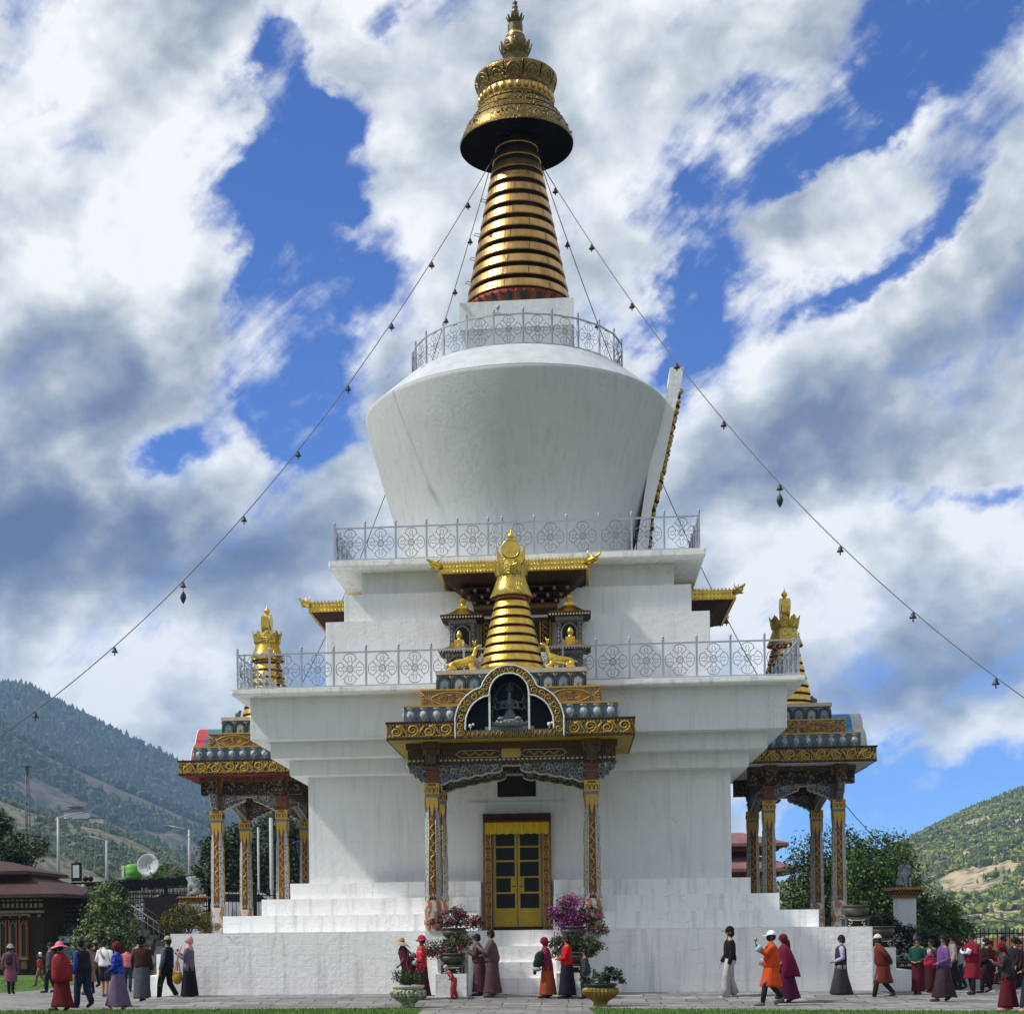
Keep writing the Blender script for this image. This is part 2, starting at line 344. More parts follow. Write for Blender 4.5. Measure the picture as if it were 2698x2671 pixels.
# steps between plinth and wall, cut open in front of the doorway on each face
def stepped(a, z0, z1, cut=.92):
    mb = MB()
    for sx in (-1, 1):
        for sy in (-1, 1):
            x0, x1 = sorted((sx * cut, sx * a)); y0, y1 = sorted((sy * cut, sy * a)); mb.box(x0, x1, y0, y1, z0, z1)
    return mb
for a, z0, z1 in ((7.23, 1.6, 2.02), (6.42, 2.02, 2.44), (5.80, 2.44, 2.85)):
    o = stepped(a, z0 - .001, z1).build('step', W_LOW, chorten); b_ = o.modifiers.new('b', 'BEVEL'); b_.width = .015; b_.segments = 2
mb = MB(); mb.box(-5.38, 5.38, -5.38, 5.38, 1.6, 5.62); mb.build('wall', W_UP, chorten)
mb = MB()
sq_box(mb, 5.79, 5.60, 6.005); sq_box(mb, 6.20, 6.005, 6.43); sq_box(mb, 6.62, 6.43, 7.50)
o = mb.build('corbelled_cornice', W_UP, chorten); b_ = o.modifiers.new('b', 'BEVEL'); b_.width = .02; b_.segments = 2
mb = MB(); sq_box(mb, 7.02, 7.50, 7.65); o = mb.build('terrace', W_LOW, chorten); b_ = o.modifiers.new('b', 'BEVEL'); b_.width = .04; b_.segments = 2
mb = MB(); sq_box(mb, 6.1, 7.65, 7.83); mb.build('terrace_curb', W_UP, chorten)
mb = MB(); sq_box(mb, 4.95, 7.83, 9.68); sq_box(mb, 4.523, 9.68, 10.47); sq_box(mb, 4.11, 10.47, 11.12); o = mb.build('tier', W_UP, chorten); b_ = o.modifiers.new('b', 'BEVEL'); b_.width = .02; b_.segments = 2
mb = MB(); sq_box(mb, 4.87, 11.12, 11.29); o = mb.build('upper_terrace', W_LOW, chorten); b_ = o.modifiers.new('b', 'BEVEL'); b_.width = .04; b_.segments = 2
DOME = whitewash('dome_limewash', (.49, .515, .53), (.30, .30, .28), .5, .35, .35)  # darkest limewash: the dome's dimmer light is put into the colour
CAPM = mat('dome_cap_render', (.47, .50, .53), .85, 0, .16, 2, .3, 22, color2=(.20, .20, .19), kind='noise', lo=.68, hi=.74)
mb = MB()
prof = [(3.22, 11.29), (3.27, 12.0), (3.34, 12.5), (3.57, 13.35), (3.83, 14.25), (4.04, 15.0), (4.18, 15.5), (4.29, 15.95), (4.36, 16.30), (4.375, 16.38), (4.36, 16.405)]
mb.lathe(prof, 96, (-.08, 0, 0), smooth=True, cap=False); mb.build('dome', DOME, chorten)
mb = MB(); mb.lathe([(4.36, 16.405), (4.26, 16.49), (3.9, 16.80), (3.5, 17.14), (3.28, 17.33), (3.16, 17.40), (2.95, 17.42), (.5, 17.42)], 96, (-.08, 0, 0)); mb.build('dome_cap', CAPM, chorten)
# harmika
mb = MB(); mb.box(-1.60, 1.60, -1.60, 1.60, 18.46, 19.22); v0 = len(mb.v)
vs = [(-1.33, -1.33, 17.4), (1.33, -1.33, 17.4), (1.33, 1.33, 17.4), (-1.33, 1.33, 17.4), (-1.56, -1.56, 18.46), (1.56, -1.56, 18.46), (1.56, 1.56, 18.46), (-1.56, 1.56, 18.46)]
mb.add(vs, [(0, 1, 5, 4), (1, 2, 6, 5), (2, 3, 7, 6), (3, 0, 4, 7)]); mb.build('harmika', W_UP, chorten)
# lotus base of the spire
mb = MB(); n = 40
mb.lathe([(1.28, 19.22), (1.38, 19.30), (1.46, 19.5), (1.5, 19.62)], 48, mi=0)
for k in range(n):
    a = 2 * pi * k / n; c, s = math.cos(a), math.sin(a); pts = []
    for t, w in ((0, .06), (.5, .095), (.85, .07), (1, .01)):
        r = 1.36 + .17 * t; z = 19.25 + .33 * t
        pts.append((r, w, z))
    vs = []
    for r, w, z in pts: vs += [(c * r - s * w, s * r + c * w, z), (c * (r + .05), s * (r + .05), z), (c * r + s * w, s * r - c * w, z)]
    fs = []
    for i in range(3): fs += [(3 * i, 3 * i + 1, 3 * i + 4, 3 * i + 3), (3 * i + 1, 3 * i + 2, 3 * i + 5, 3 * i + 4)]
    mb.add(vs, fs, 1 if k % 2 else 2)
mb.build('lotus_base', [RED, mat('green_petal', (.03, .045, .03), .6, .2), mat('brown_petal', (.11, .07, .03), .6, .2)], chorten)
mb = MB(); mb.lathe([(1.47, 19.62), (1.40, 19.7), (1.25, 20.4), (.45, 25.0)], 48); mb.build('spire_core', mat('spire_core_paint', (.018, .008, .006), .8), chorten)
# eleven rings + crown collar: radius runs from 1.52 (z 19.6) to .60 (z 24.4)
def rad(z): return 1.525 + (.56 - 1.525) * (z - 19.62) / (24.45 - 19.62)
nr = 13; z = 19.66; pitch = (24.55 - 19.66) / nr
for k in range(nr):
    zb = z + k * pitch; zt = zb + pitch * .66; mb = MB()
    rb, rt = rad(zb), rad(zt)
    mb.lathe([(rb - .10, zb), (rb, zb + .005), (rb + .012, zb + .03), (rt + .012, zt - .03), (rt, zt - .005), (rt - .10, zt)], 64, smooth=False, cap=False)
    for j in range(7):
        a = 2 * pi * j / 7 + k * 1.37; c, s = math.cos(a), math.sin(a); rr = rb + .016; r2 = rt + .016
        mb.add([(c * rr - s * .012, s * rr + c * .012, zb + .02), (c * rr + s * .012, s * rr - c * .012, zb + .02), (c * r2 + s * .012, s * r2 - c * .012, zt - .02), (c * r2 - s * .012, s * r2 + c * .012, zt - .02)], [(0, 1, 2, 3)], 1)
    mb.build('gilded_ring', [GOLD_RING, BRONZE], chorten)
# parasol
mb = MB()
mb.lathe([(.5, 24.52), (1.3, 24.46), (1.58, 24.33), (1.64, 24.31)], 64, mi=1, cap=False)
mb.lathe([(1.64, 24.31), (1.648, 24.38), (1.52, 24.68), (1.39, 24.90), (1.25, 25.10), (1.12, 25.30), (1.04, 25.46)], 64, mi=0, cap=False)
for zz, rr in ((24.80, 1.452), (25.06, 1.28), (25.32, 1.115)): mb.lathe([(rr, zz - .015), (rr + .014, zz), (rr, zz + .015)], 64, mi=1, cap=False)
rg_ = random.Random(5)
for k in range(420):   # embossed bosses
    a_ = rg_.uniform(0, 2 * pi); zz = rg_.uniform(24.52, 25.42); rr = np.interp(zz, [24.45, 24.68, 24.90, 25.10, 25.30, 25.46], [1.645, 1.52, 1.39, 1.25, 1.12, 1.04]); mb.sphere((rr * math.cos(a_), rr * math.sin(a_), zz), .028, n=5, m=4)
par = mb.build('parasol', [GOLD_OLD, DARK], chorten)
mb = MB()
for k in range(30):
    a = 2 * pi * k / 30; mb.sphere((math.cos(a) * 1.045, math.sin(a) * 1.045, 25.60), .085, .085, .115, 8, 6)
mb.lathe([(1.0, 25.44), (1.05, 25.47), (1.05, 25.71), (1.0, 25.75)], 48)
mb.build('bead_collar', mat('bead_gilding', (.55, .36, .13), .4, 1.0, .25, 6), chorten)
mb = MB(); mb.lathe([(1.03, 25.70), (1.055, 25.80), (1.13, 26.0), (1.185, 26.14), (1.195, 26.22), (1.15, 26.27), (.32, 26.32)], 48)
for k in range(13):
    a = 2 * pi * k / 13 + .1; c, s = math.cos(a), math.sin(a)
    mb.add([(c * 1.085 - s * .014, s * 1.085 + c * .014, 25.84), (c * 1.085 + s * .014, s * 1.085 - c * .014, 25.84), (c * 1.212 + s * .014, s * 1.212 - c * .014, 26.2), (c * 1.212 - s * .014, s * 1.212 + c * .014, 26.2)], [(0, 1, 2, 3)], 1)
    am = a + pi / 13   # engraved arches between the seams
    for rr_ in (.20, .12):
        pts_ = []
        for u in np.linspace(.15, pi - .15, 9):
            da = rr_ * math.cos(u) * .95; zz = 25.92 + rr_ * 1.15 * math.sin(u); r_ = np.interp(zz, [25.84, 26.0, 26.14, 26.22], [1.065, 1.135, 1.19, 1.2]); pts_.append((r_ * math.cos(am + da), r_ * math.sin(am + da), zz))
        mb.tube(pts_, .012, 4, 2)
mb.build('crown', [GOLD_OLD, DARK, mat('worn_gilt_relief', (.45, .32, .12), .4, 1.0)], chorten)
# finial
mb = MB(); mb.lathe([(.40, 26.3), (.33, 26.5), (.30, 26.85), (.34, 26.97), (.37, 27.1), (.35, 27.25), (.335, 27.40), (.30, 27.48), (.27, 27.52), (.28, 27.56), (.22, 27.58), (.22, 27.92), (.12, 27.96), (.15, 28.02), (.14, 28.14), (.07, 28.22), (.105, 28.28), (.11, 28.33), (.06, 28.39), (.085, 28.44), (.085, 28.47), (.045, 28.52), (.07, 28.57), (.07, 28.61), (.02, 28.66)], 24, mi=1)
def petals(mb, n, r0, r1, z0, z1, w, mi):
    for k in range(n):
        a = 2 * pi * k / n; c, s = math.cos(a), math.sin(a); vs = []
        for t, ww in ((0, w * .6), (.35, w), (.75, w * .75), (1, .004)):
            r = r0 + (r1 - r0) * math.sin(t * pi * .5) ** .8; z = z0 + (z1 - z0) * t
            vs += [(c * r - s * ww, s * r + c * ww, z), (c * (r + .03), s * (r + .03), z), (c * r + s * ww, s * r - c * ww, z)]
        fs = []
        for i in range(3): fs += [(3 * i, 3 * i + 1, 3 * i + 4, 3 * i + 3), (3 * i + 1, 3 * i + 2, 3 * i + 5, 3 * i + 4)]
        mb.add(vs, fs, mi, True)
petals(mb, 12, .34, .46, 26.98, 27.33, .10, 2); petals(mb, 10, .13, .24, 27.97, 28.2, .06, 1)
mb.lathe([(.23, 27.585), (.228, 27.62), (.165, 27.90), (.12, 27.95)], 24, mi=0, cap=False)
mb.xf(Matrix.Translation((0, 0, 26.3)) @ Matrix.Scale(.96, 4, (0, 0, 1)) @ Matrix.Translation((0, 0, -26.3)))
mb.build('finial', [GOLD, BRONZE, GOLD_OLD], chorten)
# iron rungs on the spire's side
for z_ in (20.3, 21.0, 21.7, 22.7, 23.9):
    mb = MB(); r = rad(z_) + .0; a = R(193); c, s = math.cos(a), math.sin(a)
    P_ = lambda rr, w, zz: (c * rr - s * w, s * rr + c * w, zz)
    mb.tube([P_(r, -.08, z_), P_(r + .14, -.08, z_ + .02), P_(r + .14, .08, z_ + .02), P_(r, .08, z_)], .009, 5); mb.build('rung', DARK, chorten)
# moulding/door frame and window on the front; the same on the other faces
def door_set(rz):
    f = MB()
    f.box(-.86, -.64, -5.60, -5.36, 1.60, 4.42, 0); f.box(.64, .86, -5.60, -5.36, 1.60, 4.42, 0); f.box(-.86, .86, -5.62, -5.36, 4.34, 4.56, 1)
    f.box(-.64, .64, -5.50, -5.40, 1.60, 1.68, 1)
    # carved scrolls down the jambs
    for sx in (-1, 1):
        for j in range(9):
            z0 = 1.80 + j * .29; cx = sx * .735
            f.tube([(cx + .045 * math.sin(t * pi / 4), -5.605, z0 + .11 * math.cos(t * pi / 4)) for t in range(8)], .012, 4, 2, closed=True)
            f.sphere((cx, -5.605, z0), .018, .012, .018, 6, 4, 2)
        for j in range(26):
            z0 = 1.70 + j * .105
            f.tube([(sx * .845, -5.606, z0), (sx * .815, -5.606, z0 + .05), (sx * .845, -5.606, z0 + .10)], .008, 4, 2)
        f.box(sx * .80 - .008, sx * .80 + .008, -5.615, -5.59, 1.62, 4.34, 2); f.box(sx * .665 - .008, sx * .665 + .008, -5.615, -5.59, 1.62, 4.34, 2)
    fo = f.build('door_frame', [BROWN, DKBROWN, GOLD_PAINT], chorten, rot=(0, 0, rz))
    for sx in (-1, 1):
        d = MB(); x0, x1 = sorted((sx * .012, sx * .60)); Y0, Y1 = -5.50, -5.45
        d.box(x0, x1, Y0, Y1, 1.69, 2.16); 
        d.box(x0, x0 + .055, Y0, Y1, 2.16, 4.32); d.box(x1 - .055, x1, Y0, Y1, 2.16, 4.32)
        for zz in (2.55, 2.95, 3.36, 3.72, 4.28): d.box(x0 + .055, x1 - .055, Y0 + .006, Y1, zz - .022, zz + .022)
        xa, xb = sorted((sx * .012, sx * .17)); d.box(xa, xb, Y0 - .02, Y0 - .002, 2.57, 2.95)
        d.box(xa + .03, xb - .03, Y0 - .035, Y0 - .02, 2.70, 2.72, 1)
        dd = d.build('door', [YEL, BLACKP], chorten, rot=(0, 0, rz))
        g = MB(); g.box(x0 + .055, x1 - .055, Y0 + .03, Y1 - .004, 2.16, 4.28); g.build('pane', GLASSD, dd)
    c = MB(); n = 46; vs = []
    for i in range(n + 1):
        x = -.80 + 1.60 * i / n; yy = -5.66 + .022 * math.sin(i * 2.3) + .008 * math.sin(i * 5.1)
        vs += [(x, yy, 4.33 + .006 * math.sin(i * .9)), (x, yy - .01, 4.20), (x, yy - .015 + .01 * math.sin(i * 1.7), 4.035 + .01 * math.sin(i * 1.1))]
    fs = []; 
    for i in range(n): fs += [(3 * i, 3 * i + 3, 3 * i + 4, 3 * i + 1), (3 * i + 1, 3 * i + 4, 3 * i + 5, 3 * i + 2)]
    c.add(vs, fs, 0, True); c.box(-.80, .80, -5.685, -5.655, 4.325, 4.365, 1)
    o = c.build('valance', [mat('yellow_cloth', (.62, .44, .02), .85, 0, .3, 14, stretch=(3, 3, .4)), mat('red_piping', (.20, .04, .025), .8)], chorten, rot=(0, 0, rz))
    w = MB(); w.box(-.49, .49, -5.40, -5.37, 5.0, 5.5, 0); w.box(-.49, .49, -5.42, -5.395, 5.48, 5.53, 1)
    w.build('window', [BLACKP, DKBROWN], chorten, rot=(0, 0, rz))
    l = MB(); l.box(-1.24, 1.24, -5.415, -5.36, 4.57, 4.87); l.build('lintel', W_UP, chorten, rot=(0, 0, rz))
GLASSD = mat('dark_glass', (.010, .012, .013), .25, 0, .1, spec=.12)
door_set(0); door_set(pi / 2); door_set(-pi / 2)
# front stair with four risers let into a projecting block, with stepped cheeks
mb = MB()
mb.box(-2.075, -.98, -8.8, -8.2, -.3, 1.597); mb.box(.98, 2.075, -8.8, -8.2, -.3, 1.597)
for k in range(4):
    mb.box(-.98, .98, -8.78 + k * .15, -8.2 + .002 * k, -.3, .12 + .37 * (k + 1) - .004)
for sx in (-1, 1):
    x0, x1 = sorted((sx * 1.0, sx * 1.72)); mb.box(x0, x1, -9.4, -8.80, -.3, 1.21); mb.box(x0, x1, -10.0, -9.40, -.3, .63)
o = mb.build('front_stair', W_LOW, chorten); b_ = o.modifiers.new('b', 'BEVEL'); b_.width = .015; b_.segments = 2
for sx in (-1, 1):
    mb = MB(); x = sorted((sx * 8.28, sx * 9.27)); mb.box(x[0], x[1], -6, 6, -.3, 1.08); x = sorted((sx * 9.27, sx * 9.66)); mb.box(x[0], x[1], -5.9, 5.9, -.3, .52)
    o = mb.build('side_stair', W_LOW, chorten); b_ = o.modifiers.new('b', 'BEVEL'); b_.width = .02; b_.segments = 2
# ---- leaning painted niche on the dome's right side
mb = MB()
def lerp(a, b, t): return a + (b - a) * t
side = [(3.22, 11.35), (3.30, 12.43), (3.60, 14.3), (4.06, 16.35), (4.22, 16.86), (4.26, 17.30), (4.64, 17.30), (4.60, 17.0), (4.42, 16.25), (4.10, 14.8), (3.72, 13.35), (3.58, 12.0), (3.50, 11.35)]
for sy in (-1, 1):
    y0, y1 = sorted((sy * .75, sy * 1.15)); mb.prism([(a, b) for a, b in side], y0, y1, 'y', 0)
mb.prism([(a, b) for a, b in side if b > 16.2], -.75, .75, 'y', 0)
mb.prism([(a - .02, b) for a, b in side[:4]] + [(a - .25, b) for a, b in side[8:]], -.75, .75, 'y', 2)
for sy in (-1, 1):
    n = 60
    for k in range(n):
        t = k / n; zz = 11.5 + t * 5.3
        xs = np.interp(zz, [11.35, 12.0, 13.35, 14.8, 16.25, 17.0], [3.50, 3.58, 3.72, 4.10, 4.42, 4.60])
        mb.sphere((xs + .03 + .02 * math.sin(k * 1.3), sy * (.96 + .1 * math.sin(k * 2.2)), zz), .075, .13, .07, 7, 5, 1 if k % 3 else 2)
mb.build('shrine_niche', [W_UP, GOLD_PAINT, DKBROWN], chorten)

# ================================================================ railings
def panel_mesh(name):
    mb = MB(); r = .0068
    def ring(cx, cz, rr, n=14, rad_=r): mb.tube([(cx + rr * math.cos(2 * pi * k / n), 0, cz + rr * math.sin(2 * pi * k / n)) for k in range(n)], rad_, 4, closed=True)
    ring(0, 0, .085); ring(0, 0, .062)
    for k in range(3):
        a = 2 * pi * k / 3; mb.tube([(.05 * math.cos(a), 0, .05 * math.sin(a)), (.03 * math.cos(a + .9), 0, .03 * math.sin(a + .9)), (0, 0, 0)], r, 4)
    for q in range(4):
        c, s = math.cos(q * pi / 2), math.sin(q * pi / 2)
        def T(u, v): return (u * c - v * s, 0, u * s + v * c)
        for sg in (-1, 1):
            mb.tube([T(.09, sg * .03), T(.125, sg * .075), T(.16, sg * .05), T(.15, sg * .02)], r, 4)
            mb.tube([T(.15, sg * .05), T(.19, sg * .125), T(.235, sg * .15), T(.29, sg * .135), T(.335, sg * .085), T(.35, 0)], r * 1.15, 4)
            mb.tube([T(.17, sg * .02), T(.23, sg * .045), T(.30, sg * .02)], r, 4)
            mb.tube([T(.235, sg * .15), T(.215, sg * .175), T(.24, sg * .19)], r, 4)
    me = mb.build(name, mat('railing_scrollwork', (.17, .19, .225), .5, .3, .2, 6)); d = me.data; bpy.data.objects.remove(me); return d
PANEL = panel_mesh('panel_pattern')
def post_mesh():
    mb = MB(); mb.box(-.024, .024, -.024, .024, 0, .94); mb.lathe([(.018, .94), (.035, .955), (.035, .965), (.016, .975), (.034, .995), (.036, 1.015), (.02, 1.045), (.002, 1.07)], 8)
    o = mb.build('post', RAILP); d = o.data; bpy.data.objects.remove(o); return d
POST = post_mesh()
def child(name, data, parent, loc, rz=0.0, sc=None):
    o = bpy.data.objects.new(name, data); col.objects.link(o); o.parent = parent; o.location = loc; o.rotation_euler = (0, 0, rz)
    if sc: o.scale = sc
    return o
def railing_run(root, pts):
    """pts: list of points along the run, a post at each one and a panel between"""
    rails = {0: MB(), 1: MB()}
    for i, p in enumerate(pts[:-1]):
        q = pts[i + 1]; d = Vector(q) - Vector(p); a = math.atan2(d.y, d.x); L = d.length; mid = (Vector(p) + Vector(q)) / 2
        child('post', POST, root, p, a)
        if L > .3: child('vajra_panel', PANEL, root, (mid.x, mid.y, mid.z + .46), a, (min(1, L / .78), 1, 1.08))
        for ri, (zz, h) in enumerate(((.855, .036), (.035, .026))):
            n_ = Vector((-math.sin(a), math.cos(a), 0)) * .02; P0, P1 = Vector(p), Vector(q)
            vs = []
            for P_ in (P0, P1):
                for sy, sz in ((-1, 0), (1, 0), (1, 1), (-1, 1)): vs.append(P_ + n_ * sy + Vector((0, 0, zz + sz * h)))
            rails[ri].add(vs, [(0, 1, 5, 4), (1, 2, 6, 5), (2, 3, 7, 6), (3, 0, 4, 7)])
    rails[0].build('top_rail', RAILP, root); rails[1].build('bottom_rail', RAILP, root)
def square_rail(name, a, z, xs, label):
    root = empty(name, (0, 0, z), 0, label, 'railing')
    for q in range(4):
        c, s = math.cos(q * pi / 2), math.sin(q * pi / 2)
        pts = [(x * c + a * s, x * s - a * c, 0) for x in xs]
        railing_run(root, pts)
    return root
xs1 = [-4.72 + .806 * k for k in range(6)] + [-.33 + .0 + .833 * k for k in range(7)]
xs1[-1] = 4.72
square_rail('railing', 4.72, 11.29, xs1, 'pale railing of crossed vajra panels around the foot of the white dome')
xs2 = [-6.87 + .8085 * k for k in range(18)]; xs2[-1] = 6.87
square_rail('railing', 6.87, 7.65, xs2, 'wide pale railing of crossed vajra panels round the lowest terrace level with the golden deer')
root = empty('railing', (-.05, 0, 17.42), 0, 'round pale railing on top of the white dome below the gilded rings', 'railing')
railing_run(root, [(3.04 * math.sin(2 * pi * k / 24 + .09), -3.04 * math.cos(2 * pi * k / 24 + .09), 0) for k in range(25)]); root.scale = (1, 1, .96)
# small spotlight on the round railing
mb = MB(); mb.sphere((0, 0, .16), .06, .06, .07, 10, 8); mb.box(-.1, .1, -.03, .03, -.04, .0); mb.box(-.012, .012, -.012, .012, 0, .12)
tag(mb.build('spotlight', [RAILP], loc=(-.45, -3.07, 18.28)), 'small silver ball shaped spotlight on the round dome railing', 'spotlight')

# ================================================================ porches
FA, FZ0, FZ1 = 2.82, 5.99, 6.41      # half width, fascia bottom and top
YO = -9.47                            # outer face
def spiral_band(mb, along, H, x0, x1, mi, r=.02, unit=.46):
    """row of linked scrolls; along(u, v) -> point"""
    unit = .40; r = .023; n = max(1, round((x1 - x0) / unit)); un = (x1 - x0) / n
    for k in range(n):
        cx = x0 + (k + .5) * un; sg = 1 if k % 2 else -1; cz = H / 2 + sg * H * .06; pts = []
        for t in range(19):
            q = t / 18; a = sg * (q * 2.1 * 2 * pi * .8) + (pi / 2 if sg < 0 else -pi / 2) ; rr = H * (.37 - .30 * q)
            pts.append(along(cx + rr * math.cos(a) * 1.15, cz + rr * math.sin(a)))
        mb.tube(pts, [r * (1.25 - .6 * t / 18) for t in range(19)], 4, mi)
        e = cx + un / 2
        mb.tube([along(cx + un * .05, cz + sg * H * .0 - sg * H * .37), along(cx + un * .3, H / 2 - sg * H * .36), along(e - .01, H / 2), along(e + un * .2, H / 2 + sg * H * .34)] if k < n - 1 else [along(cx, cz - sg * H * .37), along(cx + un * .3, H / 2 - sg * H * .34)], r, 4, mi)
        for j in range(5):
            ux = cx - un * .5 + un * (j + .5) / 5
            mb.tube([along(ux - .025, H * .07), along(ux, H * .17), along(ux + .03, H * .07)], r * .75, 4, mi)
            mb.tube([along(ux, H * .93), along(ux + .02, H * .84)], r * .7, 4, mi)
def faces3(a, yo, yi, d=0.0):
    """three visible faces of a tier box: front, left, right as (along function, length)"""
    return [(lambda u, v, z: (-a + u, yo - d, z + v), 2 * a), (lambda u, v, z: (-a - d, yi - u if False else yi - u, z + v), yi - yo), (lambda u, v, z: (a + d, yo + u, z + v), yi - yo)]
PURPLE2 = mat('carved_purple', (.13, .10, .115), .7, 0, .3, 6, .3, 8, color2=(.42, .27, .07), kind='wave', lo=.66, hi=.80)
VASE = mat('silver_white_paint', (.50, .53, .56), .6, .0, .5, 11, .3, 12, color2=(.12, .14, .16), kind='wave', lo=.70, hi=.80)
SCROLLBG = mat('fascia_ground', (.045, .05, .05), .8, 0, .6, 9, .3, 7.5, color2=(.40, .25, .06), kind='wave', lo=.72, hi=.86)
CREAM = mat('cream_paint', (.50, .44, .34), .7, 0, .25, 10)
DRAG = mat('painted_beam', (.020, .018, .018), .7, 0, .5, 12, 0, 9, color2=(.26, .15, .05), kind='wave', lo=.84, hi=.92)
CLOUDP = mat('painted_cloud_bracket', (.05, .075, .10), .7, 0, .4, 9, .3, 11, color2=(.40, .33, .27), kind='crack', lo=.055, hi=.02)
SCALE = mat('painted_scales', (.42, .43, .42), .75, 0, .25, 10, 0, 15, color2=(.07, .09, .11), kind='crack', lo=.10, hi=.04, stretch=(1, 1, 1.4))
WAVEP = mat('painted_wave_foot', (.50, .47, .43), .75, 0, .25, 8, 0, 1.6, color2=(.36, .17, .09), kind='wave', lo=.40, hi=.46)
def trefoil(shapes, z0, n=72):
    """outline seen from (0,z0): union of a stadium (rc,zc) and two side ellipses (cx,cz,rx,rz)"""
    rc, zc, cx, cz, rx, rz = shapes; out = []
    def inside(x, z):
        x = abs(x)
        if z < z0 - 1e-6: return False
        if x <= rc and z <= zc: return True
        if x * x + (z - zc) ** 2 <= rc * rc: return True
        if x <= cx + rx and z <= cz and x >= 0: return True
        if x <= cx and z <= cz + rz: return True
        return ((x - cx) / rx) ** 2 + ((z - cz) / rz) ** 2 <= 1 and x >= cx
    for i in range(n + 1):
        a = pi * i / n; c, s = math.cos(a), math.sin(a); t = 2.2
        while t > .01 and not inside(t * c, z0 + t * s + 1e-5): t -= .01
        out.append((t * c, z0 + t * s))
    return out
def make_column():
    root = MB(); zs = [(1.60, .205), (2.32, .195), (2.34, .178), (4.74, .150)]
    def oct_(w):  # w half width; chamfer so the cardinal faces are about half
        k = w * .52; return [(k, -w), (w, -k), (w, k), (k, w), (-k, w), (-w, k), (-w, -k), (-k, -w)]
    n = 8; V = []
    for z, w in zs: V += [(x, y, z) for x, y in oct_(w)]
    F = []; MI = []
    for i in range(len(zs) - 1):
        for k in range(8):
            F.append((i * 8 + k, i * 8 + (k + 1) % 8, (i + 1) * 8 + (k + 1) % 8, (i + 1) * 8 + k)); MI.append(2 if i == 0 else (0 if k % 2 == 0 else 1))
    mb = MB()
    for f, m_ in zip(F, MI):
        mb.add([V[i] for i in f], [(0, 1, 2, 3)], m_)
    # edge fillets in cream and winding dragons on the four broad faces
    for q in range(4):
        c, s = math.cos(q * pi / 2), math.sin(q * pi / 2)
        def T(u, z, d=0.008):
            w = np.interp(z, [2.34, 4.74], [.178, .150]) + d; return (u * c + w * s, u * s - w * c, z)
        for sg in (-1, 1):
            mb.tube([T(sg * .178 * .52, 2.36, .001), T(sg * .150 * .52, 4.2, .001)], .008, 4, 3)
        pts = []; k = 0
        for t in range(60):
            z = 2.62 + t * (4.25 - 2.62) / 59; amp = .045 * (1 - .3 * t / 59) * (1.0 if 5 < t < 55 else .4)
            pts.append(T(amp * math.sin(t * .72) + .012 * math.sin(t * 2.1), z))
        mb.tube(pts, [.020 if t % 20 < 13 else .009 for t in range(60)], 4, 4)
        for t in range(0, 60, 4):
            z = 2.66 + t * .027; sg = 1 if (t // 4) % 2 else -1
            mb.tube([T(.0, z), T(sg * .05, z + .05), T(sg * .065, z + .02)], .009, 4, 4)
        # foot painting: arcs
        for j, rr in enumerate((.07, .11, .15)):
            mb.tube([( (rr * math.cos(a_)) * c + (.203) * s, (rr * math.cos(a_)) * s - (.203) * c, 1.72 + rr * math.sin(a_) * 1.1) for a_ in np.linspace(.2, pi - .2, 9)], .008, 4, 1 if j % 2 else 5)
        for sg in (-1, 1):
            ex = sg * .085; mb.sphere((ex * c + .197 * s, ex * s - .197 * c, 2.08), .035 if abs(c) > .5 else .012, .012 if abs(c) > .5 else .035, .045, 8, 6, 6)
            mb.sphere((ex * c + .203 * s, ex * s - .203 * c, 2.09), .016 if abs(c) > .5 else .009, .009 if abs(c) > .5 else .016, .02, 8, 6, 5)
        mb.tube([T(-.09, 2.34, .012), T(-.06, 2.44, .012), T(-.03, 2.37, .012), T(0, 2.47, .012), T(.03, 2.37, .012), T(.06, 2.44, .012), T(.09, 2.34, .012)], .013, 4, 3)
    shaft = mb
    cap = MB(); cap.box(-.165, .165, -.165, .165, 4.72, 4.80, 1, None); cap.box(-.175, .175, -.175, .175, 4.80, 5.06, 0)
    for q in range(4):
        c, s = math.cos(q * pi / 2), math.sin(q * pi / 2)
        T = lambda u, z, w=.178: (u * c + w * s, u * s - w * c, z)
        cap.tube([T(-.09, 5.0), T(.09, 5.0), T(.09, 5.03), T(-.09, 5.03)], .008, 4, 2, closed=True)
        for k in range(3):
            u = -.1 + k * .1; cap.tube([T(u - .035, 4.84), T(u - .035, 4.92), T(u, 4.96), T(u + .035, 4.92), T(u + .035, 4.84)], .008, 4, 2)
        for k in range(3):  # hanging gilt leaves
            u = -.1 + k * .1; ln = .46 if k == 1 else .34; cap.add([T(u - .055, 4.72, .170), T(u + .055, 4.72, .170), T(u + .04, 4.72 - ln * .6, .170), T(u, 4.72 - ln, .168), T(u - .04, 4.72 - ln * .6, .170)], [(0, 1, 2, 3, 4)], 0)
    br = MB()
    for k, (w, z0, z1) in enumerate(((.125, 5.06, 5.16), (.135, 5.16, 5.24), (.155, 5.24, 5.30), (.135, 5.30, 5.37), (.165, 5.37, 5.46))): br.box(-w, w, -w, w, z0, z1 - .004, 0)
    br.box(-.13, .13, -.13, .13, 5.2, 5.215, 1)
    cp = MB(); cp.box(-.175, .175, -.175, .175, 5.46, 5.72, 0); cp.box(-.20, .20, -.20, .20, 5.72, 5.86, 1); cp.box(-.225, .225, -.225, .225, 5.86, 5.985, 1)
